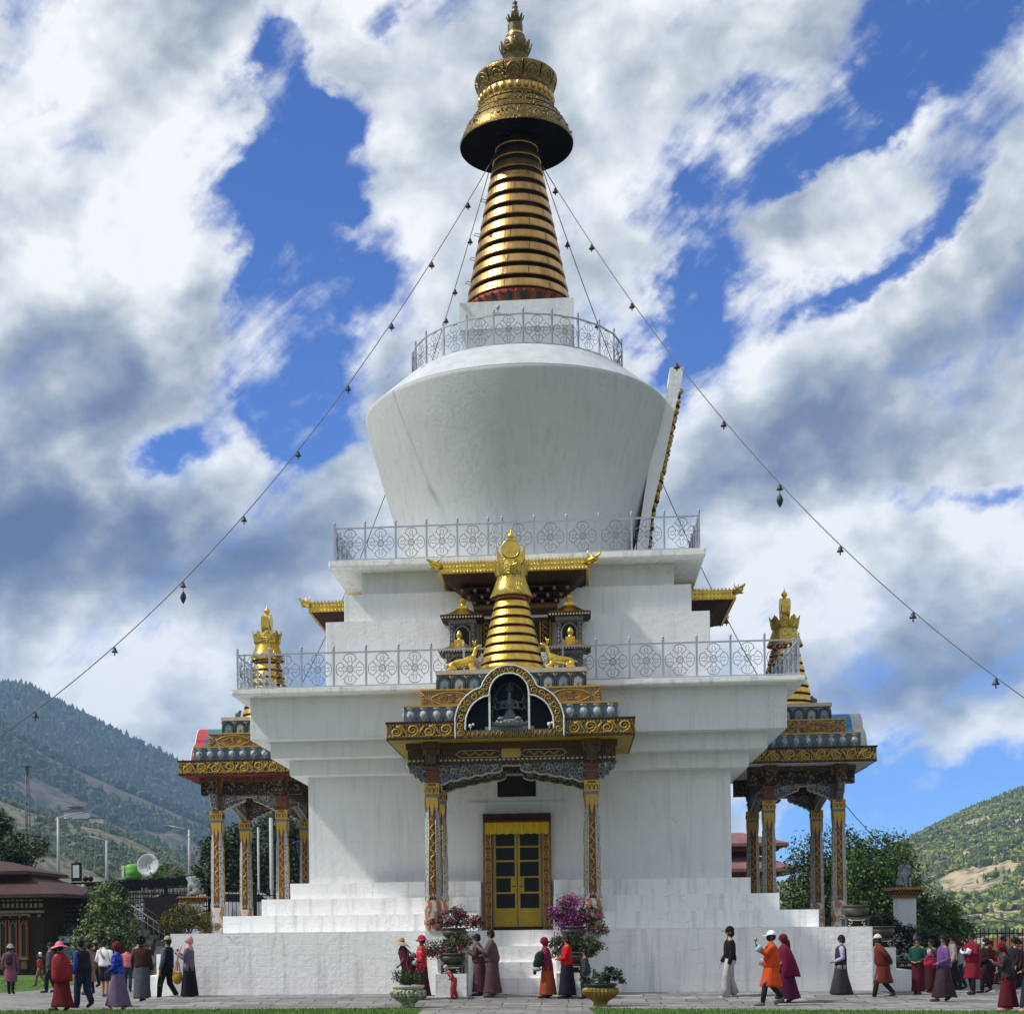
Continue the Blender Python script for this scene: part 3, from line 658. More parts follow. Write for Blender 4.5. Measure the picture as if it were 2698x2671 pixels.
    for q in range(4):
        c, s = math.cos(q * pi / 2), math.sin(q * pi / 2); T = lambda u, z, w=.178: (u * c + w * s, u * s - w * c, z)
        cp.tube([T(0, 5.49), T(.1, 5.59), T(0, 5.70), T(-.1, 5.59)], .010, 4, 2, closed=True); cp.tube([T(0, 5.54), T(.05, 5.59), T(0, 5.65), T(-.05, 5.59)], .012, 4, 2, closed=True)
    return shaft, cap, br, cp
COLM = [SCALE, BROWN, WAVEP, CREAM, GOLD_PAINT, BLACKP, mat('pale_blue_paint', (.35, .45, .52), .7)]
def scallop_poly(x0, x1, ztop, zend, zmid, gap):
    """scalloped bracket pair profile between x0 and x1: returns lower edge from x0 to x1"""
    pts = []; n = 5; half = (x1 - x0) / 2 - gap
    for side in (0, 1):
        seg = []
        for k in range(n):
            for j in range(5):
                t = (k + j / 5) / n; b = .035 * abs(math.sin(pi * (j / 5)))
                seg.append((t * half, zend + (zmid - zend) * (t ** .75) - b))
        seg.append((half, zmid)); seg.append((half + .01, ztop - .06))
        pts.append(seg)
    left = [(x0 + a, z) for a, z in pts[0]]; rightp = [(x1 - a, z) for a, z in pts[1]][::-1]
    return left + rightp
def make_porch(rz, label, soffit, shell_a, shell_b, detail=True):
    root = empty('entrance_porch', (0, 0, 0), rz, label, 'porch', 'painted entrance porches of the stupa')
    # columns
    sh, cp, br, cc = COLPARTS
    for x in (-1.86, 1.86):
        for y in (-8.62, -6.75):
            c = child('column', COLD[0], root, (x, y, 0)); child('capital', COLD[1], c, (0, 0, 0)); child('bracket', COLD[2], c, (0, 0, 0)); child('impost', COLD[3], c, (0, 0, 0))
    # beams
    b = MB()
    for y in (-8.62, -6.75): b.box(-2.42, 2.42, y - .13, y + .13, 5.50, 5.85, 0); b.box(-2.46, 2.46, y - .17, y + .17, 5.85, 5.985, 1)
    for x in (-1.86, 1.86): b.box(x - .128, x + .128, -9.05, -6.2, 5.503, 5.847, 0); b.box(x - .165, x + .165, -9.08, -6.2, 5.853, 5.98, 1)
    for y in (-8.62 - .136, ):
        for k in range(46):  # bead course
            x = -2.38 + k * 4.76 / 45; b.box(x - .03, x + .03, y - .012, y, 5.56, 5.60, 2)
        for sx in (-1, 1):
            cx = sx * .75
            b.tube([(cx - .55, y - .004, 5.72), (cx - .42, y - .004, 5.80), (cx + .42, y - .004, 5.80), (cx + .55, y - .004, 5.72), (cx + .42, y - .004, 5.64), (cx - .42, y - .004, 5.64)], .010, 4, 2, closed=True)
            b.tube([(cx - .38 + .04 * t, y - .004, 5.72 + .035 * math.sin(t * 1.1)) for t in range(20)], .017, 4, 3)
        b.box(-.22, .22, y - .02, y, 5.62, 5.83, 3)
    b.build('beam', [DRAG, mat('beam_moulding', (.16, .085, .03), .6, .1, .3, 14, 0, 22, color2=(.035, .02, .012), kind='wave', lo=.5, hi=.55), CREAM, GOLD_PAINT], root)
    def arch(x0, x1, place, name='arch_bracket', th=.16, zend=5.02, zmid=5.34, gap=.22):
        low = scallop_poly(x0, x1, 5.50, zend, zmid, gap); poly = [(x1, 5.50), (x0, 5.50)] + low
        a = MB(); a.prism(poly, -th / 2, th / 2, 'y', 0)
        for f in (-1, 1):
            a.tube([(p, f * (th / 2 + .004), q) for p, q in low], .013, 4, 1)
            for k in range(14):
                t = (k + .5) / 14; x = x0 + (x1 - x0) * t; zl = np.interp(x, [p for p, q in low], [q for p, q in low])
                if 5.5 - zl < .12: continue
                rr = min(.085, (5.5 - zl) * .3); zc = (5.5 + zl) / 2 + .02
                a.tube([(x + rr * math.cos(u * .9) * (1 - u / 11), f * (th / 2 + .004), zc + rr * math.sin(u * .9) * (1 - u / 11)) for u in range(9)], .009, 4, 1 if k % 3 else 2)
        a.xf(place); return a.build(name, [CLOUDP, CREAM, mat('rose_paint', (.38, .14, .10), .7)], root)
    T = Matrix.Translation
    arch(-1.74, 1.74, T((0, -8.62, 0))); arch(-1.74, 1.74, T((0, -6.75, 0)))
    for x in (-1.86, 1.86): arch(-.80, .80, T((x, -7.685, 0)) @ Matrix.Rotation(pi / 2, 4, 'Z'), gap=.12, zmid=5.36); 
    for x in (-1.86, 1.86):   # outer half brackets
        for y in (-8.62,):
            s = 1 if x > 0 else -1
            a = MB(); low = [(0.12, 5.06), (.2, 5.10), (.27, 5.08), (.33, 5.16), (.40, 5.17), (.44, 5.26), (.52, 5.30), (.55, 5.40), (.60, 5.50)]
            a.prism([(x + s * .12, 5.5)] + [(x + s * p, q) for p, q in low], y - .08, y + .08, 'y', 0); a.tube([(x + s * p, y - .085, q) for p, q in low], .012, 4, 1); a.build('arch_bracket', [CLOUDP, CREAM], root)
    # roof slab
    r = MB(); r.box(-FA, FA, YO + .50, -5.6, FZ0, FZ1, 0); r.box(-FA, -1.02, YO, YO + .502, FZ0 + .001, FZ1 - .001, 0); r.box(1.02, FA, YO, YO + .502, FZ0 + .001, FZ1 - .001, 0); r.box(-1.02, 1.02, YO + .02, YO + .5, FZ0 + .001, FZ0 + .17, 0)
    r.add([(-FA + .02, YO + .02, FZ0 - .003), (FA - .02, YO + .02, FZ0 - .003), (FA - .02, -5.6, FZ0 - .003), (-FA + .02, -5.6, FZ0 - .003)], [(3, 2, 1, 0)], 1)
    [r.box(a_, b_, c_, d_, FZ1 - .045, FZ1 - .002, 2) for a_, b_, c_, d_ in ((-FA - .03, -1.03, YO - .03, -5.6), (1.03, FA + .03, YO - .03, -5.6))]; r.box(-FA - .02, FA + .02, YO - .02, -5.6, FZ0 + .002, FZ0 + .03, 2)
    H = FZ1 - FZ0 - .08
    spiral_band(r, lambda u, v: (-FA + u, YO - .012, FZ0 + .035 + v), H, .03, FA - 1.27, 3, .022); spiral_band(r, lambda u, v: (-FA + u, YO - .012, FZ0 + .035 + v), H, FA + 1.27, 2 * FA - .03, 3, .022)
    for sx in (-1, 1): spiral_band(r, lambda u, v: (sx * (FA + .012), YO + u, FZ0 + .035 + v), H, .03, 3.25, 3, .022)
    r.build('roof_slab', [SCROLLBG, soffit, DKBROWN, GOLD_PAINT], root)
    # tier of vases
    t1 = MB(); a1_, y1_ = 2.46, YO + .34; t1.box(-a1_, a1_, YO + .5, -5.6, FZ1, 6.82, 0); t1.box(-a1_, -1.03, y1_, YO + .502, FZ1, 6.819, 0); t1.box(1.03, a1_, y1_, YO + .502, FZ1, 6.819, 0)
    t1.box(-a1_ - .02, -1.0, y1_ - .02, -5.6, 6.785, 6.822, 2); t1.box(1.0, a1_ + .02, y1_ - .02, -5.6, 6.785, 6.822, 2)
    vp = [(.02, 0), (.055, .005), (.03, .04), (.05, .07), (.09, .13), (.10, .18), (.085, .23), (.045, .27), (.06, .29), (.10, .33), (.03, .335)]
    def vases(fn, L):
        n = round(L / .305); 
        for k in range(n):
            cx, cy = fn((k + .5) * L / n)
            if abs(cx) < 1.1: continue
            t1.lathe(vp, 10, (cx, cy, FZ1 + .025), 1)
            ex, ey = fn((k + 1) * L / n); t1.sphere((ex, ey, FZ1 + .24), .03, .03, .03, 6, 5, 1) if k < n - 1 else None
            ex, ey = fn((k + .97) * L / n); t1.sphere((ex, ey, FZ1 + .10), .05, .05, .09, 6, 5, 3) if k < n - 1 else None
    vases(lambda u: (-a1_ + u, y1_ + .035), 2 * a1_)
    for sx in (-1, 1): vases(lambda u: (sx * (a1_ - .035), y1_ + u), 3.1)
    t1.build('vase_tier', [SLATE, VASE, GOLD_PAINT, mat('deep_slate_paint', (.05, .075, .10), .7)], root)
    # gold diamonds tier
    t2 = MB(); a2_, y2_ = 2.09, YO + .68; t2.box(-a2_, a2_, y2_, -5.6, 6.82, 7.24, 0); t2.box(-a2_ - .02, a2_ + .02, y2_ - .02, -5.6, 7.205, 7.242, 1); t2.box(-a2_ - .01, a2_ + .01, y2_ - .01, -5.6, 6.822, 6.85, 1)
    def diamonds(al, L):
        n = max(1, round(L / 1.4)); un = L / n
        for k in range(n):
            cx = (k + .5) * un
            for w, h, r_ in ((.48, .15, .016), (.38, .11, .010)):
                t2.tube([al(cx + w * un / 1.4 * math.cos(a_) * (1 - .15 * abs(math.sin(2 * a_))), .2 + h * math.sin(a_)) for a_ in np.linspace(0, 2 * pi, 17)[:-1]], r_, 4, 1, closed=True)
            t2.tube([al(cx - .08, .13), al(cx + .08, .13), al(cx + .08, .28), al(cx - .08, .28)], .016, 4, 1, closed=True)
            for j in range(22):
                a_ = j * 2 * pi / 22; t2.tube([al(cx + .2 * math.cos(a_), .2 + .07 * math.sin(a_)), al(cx + .31 * math.cos(a_ + .14), .2 + .085 * math.sin(a_ + .14))], .009, 4, 1)
            for e in (-1, 1):
                ex = cx + e * un * .5
                for j in range(5):
                    zz = .07 + j * .065; ln = (.14 - .05 * abs(j - 2)); t2.tube([al(ex, zz), al(ex - e * ln * .6, zz + .02), al(ex - e * ln, zz - .015)], .010, 4, 1)
                t2.tube([al(ex, .04), al(ex - e * .16, .2), al(ex, .36)], .012, 4, 1)
    diamonds(lambda u, v: (-a2_ + u, y2_ - .008, 6.82 + v), 2 * a2_)
    for sx in (-1, 1): diamonds(lambda u, v: (sx * (a2_ + .008), y2_ + u, 6.82 + v), 2.8)
    t2.build('diamond_tier', [PURPLE2, GOLD_PAINT], root)
    # arched tier
    t3 = MB(); a3_, y3_ = 1.74, YO + 1.0; t3.box(-a3_, a3_, y3_, -5.6, 7.24, 7.66, 0); t3.box(-a3_ - .03, a3_ + .03, y3_ - .03, -5.6, 7.63, 7.73, 1); t3.box(-a3_ - .01, a3_ + .01, y3_ - .01, -5.6, 7.242, 7.27, 2)
    def arches(al, L):
        n = round(L / .345); un = L / n
        for k in range(n):
            cx = (k + .5) * un; w = un * .42
            arc = [al(cx - w, .03), al(cx - w, .22), al(cx - w * .8, .29), al(cx - w * .3, .32), al(cx, .36), al(cx + w * .3, .32), al(cx + w * .8, .29), al(cx + w, .22), al(cx + w, .03)]
            t3.tube(arc, .013, 4, 4); w *= .62
            t3.add([al(cx - w, .035), al(cx + w, .035), al(cx + w, .2), al(cx + w * .6, .25), al(cx, .28), al(cx - w * .6, .25), al(cx - w, .2)], [(0, 1, 2, 3, 4, 5, 6)], 3 if k % 2 else 5)
            for j in (-1, 0, 1): t3.tube([al(cx, .05), al(cx + j * .05, .15)], .008, 4, 0)
            t3.tube([al(cx + un * .5 - .05, .36), al(cx + un * .5, .30), al(cx + un * .5 + .05, .36)], .016, 4, 2)
    arches(lambda u, v: (-a3_ + u, y3_ - .012, 7.24 + v), 2 * a3_)
    for sx in (-1, 1): arches(lambda u, v: (sx * (a3_ + .012), y3_ + u, 7.24 + v), 2.4)
    t3.build('arched_tier', [SLATE, CREAM, GOLD_PAINT, mat('stone_grey_paint', (.34, .33, .32), .7), mat('dark_outline', (.03, .04, .045), .7), mat('teal_paint', (.16, .24, .27), .7)], root)
    # trefoil niche
    o_s = (.65, 6.99, .48, 6.36, .765, .80); i_s = (.45, 7.01, .42, 6.30, .59, .66)
    outer = trefoil(o_s, FZ0 + .0); inner = trefoil(i_s, FZ0 + .18); n = len(outer)
    yf, yb = YO - .05, YO + 1.02; nm = MB()
    for i in range(n - 1):
        (a0, b0), (a1, b1), (c0, d0), (c1, d1) = outer[i], outer[i + 1], inner[i], inner[i + 1]
        nm.add([(a0, yf, b0), (a1, yf, b1), (c1, yf, d1), (c0, yf, d0)], [(0, 1, 2, 3)], 0)
        nm.add([(c0, yf, d0), (c1, yf, d1), (c1, yf + .55, d1), (c0, yf + .55, d0)], [(0, 1, 2, 3)], 3)
        for ya, yb_, mi in ((yf, yf + .28, 4), (yf + .28, yb, 5)):
            nm.add([(a0, ya, b0), (a1, ya, b1), (a1, yb_, b1), (a0, yb_, b0)], [(3, 2, 1, 0)], mi, True)
    nm.add([(-1.245, yf, FZ0), (1.245, yf, FZ0), (1.01, yf, FZ0 + .18), (-1.01, yf, FZ0 + .18)], [(0, 1, 2, 3)], 0)
    nm.add([(-1.01, yf, FZ0 + .18), (1.01, yf, FZ0 + .18), (1.01, yf + .55, FZ0 + .18), (-1.01, yf + .55, FZ0 + .18)], [(0, 1, 2, 3)], 3)
    nm.add([(-1.245, yf, FZ0), (1.245, yf, FZ0), (1.245, YO, FZ0), (-1.245, YO, FZ0)], [(3, 2, 1, 0)], 1)
    nm.add([(x, yf + .548, z) for x, z in inner], [tuple(range(n))], 3)
    nm.tube([(x, yf - .01, z) for x, z in outer], .018, 5, 2); nm.tube([(x, yf - .01, z) for x, z in inner], .02, 5, 2)
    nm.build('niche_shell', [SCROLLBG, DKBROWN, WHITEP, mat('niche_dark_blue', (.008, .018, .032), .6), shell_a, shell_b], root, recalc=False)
    sc = MB(); k = 0; per = [(Vector((outer[i][0] + inner[i][0], outer[i][1] + inner[i][1])) / 2) for i in range(n)]
    acc = 0; last = per[0]; targ = .1
    for p in per[1:]:
        seg = (p - last).length
        while targ <= acc + seg:
            q = last + (p - last) * ((targ - acc) / seg); kk = int(targ / .21); sg = 1 if kk % 2 else -1
            sc.tube([(q.x + .088 * (1 - u / 13) * math.cos(sg * u * .75 + kk), yf - .012, q.y + .088 * (1 - u / 13) * math.sin(sg * u * .75 + kk)) for u in range(11)], .014, 4); targ += .19
        acc += seg; last = p
    for k in range(22): 
        x = -1.15 + k * 2.3 / 21; sc.tube([(x - .04, yf - .01, FZ0 + .04), (x, yf - .01, FZ0 + .14), (x + .04, yf - .01, FZ0 + .04)], .012, 4)
    sc.build('scroll_border', GOLD_PAINT, root)
    ps = MB()
    for sx in (-1, 1): ps.box(sx * .45 - .022, sx * .45 + .022, yf + .0, yf + .05, FZ0 + .18, 7.0)
    ps.box(-.56, .56, yf + .05, yf + .5, FZ0 + .181, FZ0 + .26, 1); ps.build('niche_post', [WHITEP, mat('grey_blue_plinth', (.16, .21, .25), .6)], root)
    if rz != 0:
        pass
    return root
COLPARTS = make_column()
def _d(mbx, name, mats): o = mbx.build(name, mats); d = o.data; bpy.data.objects.remove(o); return d
COLD = [_d(COLPARTS[0], 'column', COLM), _d(COLPARTS[1], 'capital', [GOLD_PAINT, mat('grey_paint', (.16, .17, .17), .7), DKBROWN]), _d(COLPARTS[2], 'bracket', [BROWN, GOLD_PAINT]), _d(COLPARTS[3], 'impost', [DRAG, mat('impost_gold', (.22, .13, .04), .6, .1, .4, 14), CREAM])]
SH_RED = mat('shell_red', (.42, .05, .06), .6); SH_BL = mat('shell_blue', (.05, .16, .26), .6, 0, .3, 2); SH_WH = mat('shell_grey', (.45, .46, .48), .6); SH_BL2 = mat('shell_bright_blue', (.06, .22, .40), .6, 0, .3, 2)
make_porch(0, 'painted porch over the front doorway with yellow soffit and a dark statue niche', YEL, SH_RED, SH_BL)
make_porch(-pi / 2, 'painted porch left of the stupa with red soffit and red and blue niche shell', mat('soffit_red', (.20, .015, .015), .7), SH_RED, SH_BL)
make_porch(pi / 2, 'painted porch right of the stupa with grey soffit and blue and white niche shell', mat('soffit_grey', (.50, .50, .51), .7), SH_WH, SH_BL2)

# ================================================================ gilded spires over the porches
def ring_spire(rz, label):
    root = empty('gilded_spire', (0, 0, 0), rz, label, 'spire', 'gilded spires standing on the porch roofs')
    Y = -7.5; c = (0, Y, 0)
    b = MB(); b.lathe([(.70, 7.73), (.80, 7.76), (.80, 7.90), (.74, 7.95)], 40, c); b.build('spire_foot', GOLD, root)
    b = MB(); b.lathe([(.73, 7.93), (.70, 8.0), (.34, 9.62)], 40, c); b.build('core', RED, root)
    for k in range(7):
        z0 = 7.99 + k * .222; r0 = .755 - .052 * k; z1 = z0 + .155; r1 = r0 - .037
        b = MB(); b.lathe([(r0 - .06, z0), (r0, z0 + .004), (r0 + .006, z0 + .02), (r1 + .006, z1 - .02), (r1, z1), (r1 - .06, z1 + .002)], 48, c, 0, False, False)
        b.lathe([(r0 - .045, z0 - .012), (r0 - .008, z0 - .010), (r0 - .008, z0 + .001)], 48, c, 1, False, False); b.build('gilded_ring', [GOLD, DARK], root)
    b = MB(); b.lathe([(.34, 9.53), (.36, 9.56), (.35, 9.66)], 32, c, 1); b.lathe([(.34, 9.66), (.50, 9.60)], 40, c, 2, cap=False)
    b.lathe([(.50, 9.60), (.515, 9.62), (.44, 9.80), (.36, 10.02), (.345, 10.10)], 40, c, 0, cap=False); b.build('parasol', [GOLD_R, mat('copper_neck', (.45, .24, .12), .4, .6), RED], root)
    b = MB(); b.lathe([(.33, 10.08), (.36, 10.14), (.40, 10.28), (.37, 10.30), (.1, 10.30)], 40, c)
    for k in range(9):
        a = 2 * pi * k / 9 + .17; cc, ss = math.cos(a), math.sin(a); V = []
        for t, w in ((0, .12), (.5, .14), (.8, .09), (1, .005)):
            r = .36 + .055 * t; z = 10.12 + .34 * t; V += [(cc * r - ss * w, Y + ss * r + cc * w, z), (cc * (r + .03), Y + ss * (r + .03), z), (cc * r + ss * w, Y + ss * r - cc * w, z)]
        F = []
        for i in range(3): F += [(3 * i, 3 * i + 1, 3 * i + 4, 3 * i + 3), (3 * i + 1, 3 * i + 2, 3 * i + 5, 3 * i + 4)]
        b.add(V, F)
    b.build('crown', GOLD_R, root)
    # crescent and sun disc, thick like drums
    b = MB(); R0, R1 = .355, .30; out = []; inn = []
    for i in range(25):
        a = pi + .33 - .0 + (pi - .66) * i / 24; out.append((R0 * math.cos(a), 10.66 + R0 * math.sin(a)))
    for i in range(25):
        a = pi + .10 + (pi - .20) * (24 - i) / 24; inn.append((R1 * 1.02 * math.cos(a), 10.80 + R1 * .93 * math.sin(a)))
    tips = [(-.355, 10.86)]; poly = [(-.35, 10.86)] + [(x, z) for x, z in out] + [(.35, 10.86)] + inn
    b.prism(poly, Y - .11, Y + .11, 'y'); b.build('crescent', GOLD, root)
    b = MB(); b.prism([(.225 * math.cos(2 * pi * k / 36), 10.76 + .225 * math.sin(2 * pi * k / 36)) for k in range(36)], Y - .13, Y + .13, 'y', smooth=False)
    b.tube([(.215 * math.cos(2 * pi * k / 36), Y - .13, 10.76 + .215 * math.sin(2 * pi * k / 36)) for k in range(36)], .016, 5, closed=True); b.build('sun_disc', GOLD, root)
    b = MB(); b.lathe([(.05, 10.97), (.04, 11.0), (.085, 11.06), (.09, 11.10), (.06, 11.15), (.03, 11.17), (.03, 11.18), (.015, 11.22), (.002, 11.27)], 16, c); b.build('jewel', GOLD, root)
    return root
ring_spire(0, 'golden ringed spire with crescent and sun disc standing above the front statue niche')
ring_spire(-pi / 2, 'golden ringed spire seen edge on above the left porch behind the corner railing')
ring_spire(pi / 2, 'golden ringed spire seen edge on above the right porch behind the corner railing')

# ================================================================ golden canopies on the upper tiers
def dragon(mb, x, y, z, dirv, mi=0):
    d = Vector(dirv).normalized(); s = Vector((-d.y, d.x, 0)); o = Vector((x, y, z)); P = lambda f, l, u: tuple(o + d * f + s * l + Vector((0, 0, u)))
    mb.tube([P(-.1, 0, 0), P(.05, 0, .03), P(.16, 0, .06), P(.25, 0, .04)], [.075, .085, .08, .04], 8, mi)
    mb.tube([P(.12, 0, .09), P(.24, 0, .11), P(.33, 0, .15), P(.36, 0, .19)], [.05, .045, .03, .012], 7, mi)      # upper jaw curling up
    mb.tube([P(.10, 0, .0), P(.20, 0, -.05), P(.29, 0, -.05)], [.04, .03, .012], 6, mi)
    for l in (-1, 1):
        mb.tube([P(.08, l * .04, .10), P(.0, l * .07, .18), P(.03, l * .09, .26)], [.025, .018, .006], 5, mi)
        mb.sphere(P(.15, l * .055, .10), .025, mi=mi, n=6, m=5)
def canopy(rz, label):
    root = empty('gilded_canopy', (0, 0, 0), rz, label, 'canopy roof', 'gilded canopies on the upper tiers')
    A, YF, YB = 1.87, -5.92, -4.1
    b = MB()   # fascia strips with scalloped hanging ornaments, and curved roof
    b.box(-A, A, YF, YF + .05, 10.62, 10.88)
    for sx in (-1, 1): x0, x1 = sorted((sx * A, sx * (A - .05))); b.box(x0, x1, YF + .05, YB, 10.62, 10.88)
    for k in range(44):
        x = -A + .04 + k * (2 * A - .08) / 43; b.sphere((x, YF - .01, 10.645), .035, .02, .045, 6, 5)
        b.tube([(x - .03, YF - .012, 10.80), (x, YF - .02, 10.745), (x + .03, YF - .012, 10.80)], .012, 4); b.box(x - .02, x + .02, YF - .03, YF, 10.86, 10.92)
    for sx in (-1, 1):
        for k in range(18):
            y = YF + .05 + k * 1.75 / 17; b.sphere((sx * (A + .01), y, 10.645), .02, .035, .045, 6, 5); b.box(sx * A - .03, sx * A + .03, y - .02, y + .02, 10.86, 10.92)
            b.tube([(sx * (A + .012), y - .03, 10.80), (sx * (A + .02), y, 10.745), (sx * (A + .012), y + .03, 10.80)], .012, 4)
    b.build('fringe', GOLD, root)
    b = MB(); rows = 8; V = []; F = []
    for i in range(rows + 1):
        t = i / rows; ax = A - (A - .95) * t; yy = YF + (1.55) * t; z = 10.88 + .36 * (t ** 1.7)
        V += [(-ax, yy, z), (ax, yy, z), (ax, YB, z), (-ax, YB, z)]
    for i in range(rows):
        for k in range(3):
            if k == 2: continue
            F.append((4 * i + k, 4 * i + k + 1, 4 * i + k + 5, 4 * i + k + 4))
        F.append((4 * i + 3, 4 * i, 4 * i + 4, 4 * i + 7))
    b.add(V, F, 0, False); b.box(-.95, .95, YF + 1.5, YB, 11.06, 11.118)
    b.build('roof', GOLD_R, root)
    for sx in (-1, 1): b = MB(); dragon(b, sx * (A + .02), YF - .02, 10.78, (sx * .8, -.6, 0)); b.build('dragon_head', GOLD, root)
    b = MB()   # soffit and stacked brackets
    V = [(-A + .05, YF + .05, 10.64), (A - .05, YF + .05, 10.64), (1.30, -4.56, 10.25), (-1.30, -4.56, 10.25)]
    b.add(V, [(3, 2, 1, 0)], 0)
    for sx in (-1, 1): b.add([(sx * (A - .05), YF + .05, 10.64), (sx * (A - .05), YB, 10.64), (sx * 1.30, YB, 10.25), (sx * 1.30, -4.56, 10.25)], [(0, 1, 2, 3)], 0)
    for k in range(19):
        x = -1.5 + k * 3 / 18; b.tube([(x, YF + .25, 10.60), (x * .88, -4.75, 10.32)], .022, 4, 1)
    for row, (yy, zz, w, n_) in enumerate(((-5.35, 10.36, 1.35, 9), (-5.2, 10.22, 1.18, 8), (-5.05, 10.10, 1.05, 7))):
        b.box(-w - .08, w + .08, yy, -4.5, zz - .015, zz + .015, 0)
        for k in range(n_):
            x = -w + k * 2 * w / (n_ - 1); b.box(x - .045, x + .045, yy - .03, yy + .12, zz - .11, zz - .018, 1, None); b.box(x - .035, x + .035, yy - .034, yy - .03, zz - .10, zz - .03, 2)
    b.build('bracket_tier', [DKBROWN, mat('rafter_red', (.12, .04, .025), .7), mat('rafter_end_grey', (.20, .16, .13), .7)], root)
    b = MB(); b.box(-1.08, 1.08, -5.0, -4.5, 9.86, 10.0, 0); b.box(-1.0, 1.0, -4.98, -4.5, 9.72, 9.86, 1)
    for k in range(30): x = -1.04 + k * 2.08 / 29; b.tube([(x - .03, -5.01, 9.90), (x, -5.01, 9.96), (x + .03, -5.01, 9.90)], .010, 4, 2)
    b.build('beam', [mat('canopy_beam', (.11, .055, .025), .7), DKBROWN, GOLD_PAINT], root)
    b = MB(); b.box(-1.35, 1.35, -4.93, -4.52, 7.9, 9.72, 0); b.box(-.92, .92, -5.06, -4.95, 7.84, 9.62, 1); b.box(-.60, .60, -5.07, -5.0, 7.84, 9.45, 2)
    for sx in (-1, 1):
        for k in range(11): b.tube([(sx * .76 + .07 * math.cos(u), -5.065, 8.0 + k * .145 + .06 * math.sin(u)) for u in np.linspace(0, 5.2, 8)], .012, 4, 3)
        b.box(sx * .635 - .012, sx * .635 + .012, -5.08, -5.05, 7.84, 9.5, 3); b.box(sx * .89 - .012, sx * .89 + .012, -5.08, -5.05, 7.84, 9.62, 3)
    b.build('doorway', [W_UP, DKBROWN, BLACKP, GOLD_PAINT], root)
    return root
canopy(0, 'gilded canopy with dragon headed corners under the upper terrace, behind the front spire')
canopy(-pi / 2, 'gilded canopy with dragon headed corner jutting from the left side of the upper tiers')
canopy(pi / 2, 'gilded canopy with dragon headed corner jutting from the right side of the upper tiers')

# ================================================================ small shrines beside the front spire
def small_shrine():
    root = empty('small_shrine', (0, 0, 0), 0)
    b = MB(); b.box(-.33, .33, -.30, .30, 0, .98, 0); b.box(-.36, .36, -.33, .33, 0, .07, 1); b.box(-.36, .36, -.33, .33, .88, .98, 1)
    b.box(-.20, .20, -.315, -.30, .16, .80, 2); b.tube([(-.2, -.32, .16), (-.2, -.32, .62), (-.12, -.32, .75), (0, -.32, .8), (.12, -.32, .75), (.2, -.32, .62), (.2, -.32, .16)], .022, 5, 1)
    for sx in (-1, 1):
        for k in range(6): b.sphere((sx * .27, -.305, .2 + k * .12), .03, .015, .045, 6, 5, 1)
    b.build('body', [mat('shrine_slate', (.10, .10, .11), .7, 0, .4, 12), mat('shrine_grey', (.22, .22, .23), .7, 0, .3, 12), BLACKP], root)
    b = MB(); b.box(-.50, .50, -.46, .46, .98, 1.03, 0); b.box(-.56, .56, -.52, .52, 1.03, 1.08, 0)
    for k in range(14): x = -.5 + k / 13; b.box(x - .02, x + .02, -.53, -.515, .985, 1.03, 1)
    b.build('eave', [DKBROWN, CREAM], root)
    b = MB(); V = []; n = 6
    for i in range(n + 1):
        t = i / n; a = .56 - .44 * (t ** .7); z = 1.08 + .25 * t ** 1.1; V += [(-a, -a * .93, z), (a, -a * .93, z), (a, a * .93, z), (-a, a * .93, z)]
    F = []
    for i in range(n):
        for k in range(4): F.append((4 * i + k, 4 * i + (k + 1) % 4, 4 * i + 4 + (k + 1) % 4, 4 * i + 4 + k))
    b.add(V, F, 0, False); b.box(-.13, .13, -.12, .12, 1.33, 1.41); b.build('roof', GOLD, root)
    b = MB(); b.lathe([(.09, 1.41), (.06, 1.45), (.05, 1.48), (.085, 1.53), (.09, 1.58), (.06, 1.65), (.015, 1.72)], 14); b.build('jewel', GOLD, root)
    return root
ss = small_shrine()
for i, (x, y, z, sc, lab) in enumerate(((-1.36, -6.25, 7.65, .9, 'small gold roofed shrine behind the left golden deer'), (1.40, -6.25, 7.65, .9, 'small gold roofed shrine behind the right golden deer'), (-1.33, -5.35, 8.60, .97, 'small grey niche shrine on the tier left of the gilded canopy doorway'), (1.38, -5.35, 8.60, .97, 'small grey niche shrine on the tier right of the gilded canopy doorway'))):
    o = ss if i == 0 else copy_tree(ss)
    o.location = (x, y, z); o.scale = (sc, sc, sc * .95); tag(o, lab, 'shrine', 'small shrines around the front spire')
# blocks carrying the upper pair
mb = MB(); mb.box(-1.75, 1.80, -5.75, -4.96, 7.84, 8.60); mb.build('shrine_ledge', W_UP, chorten)

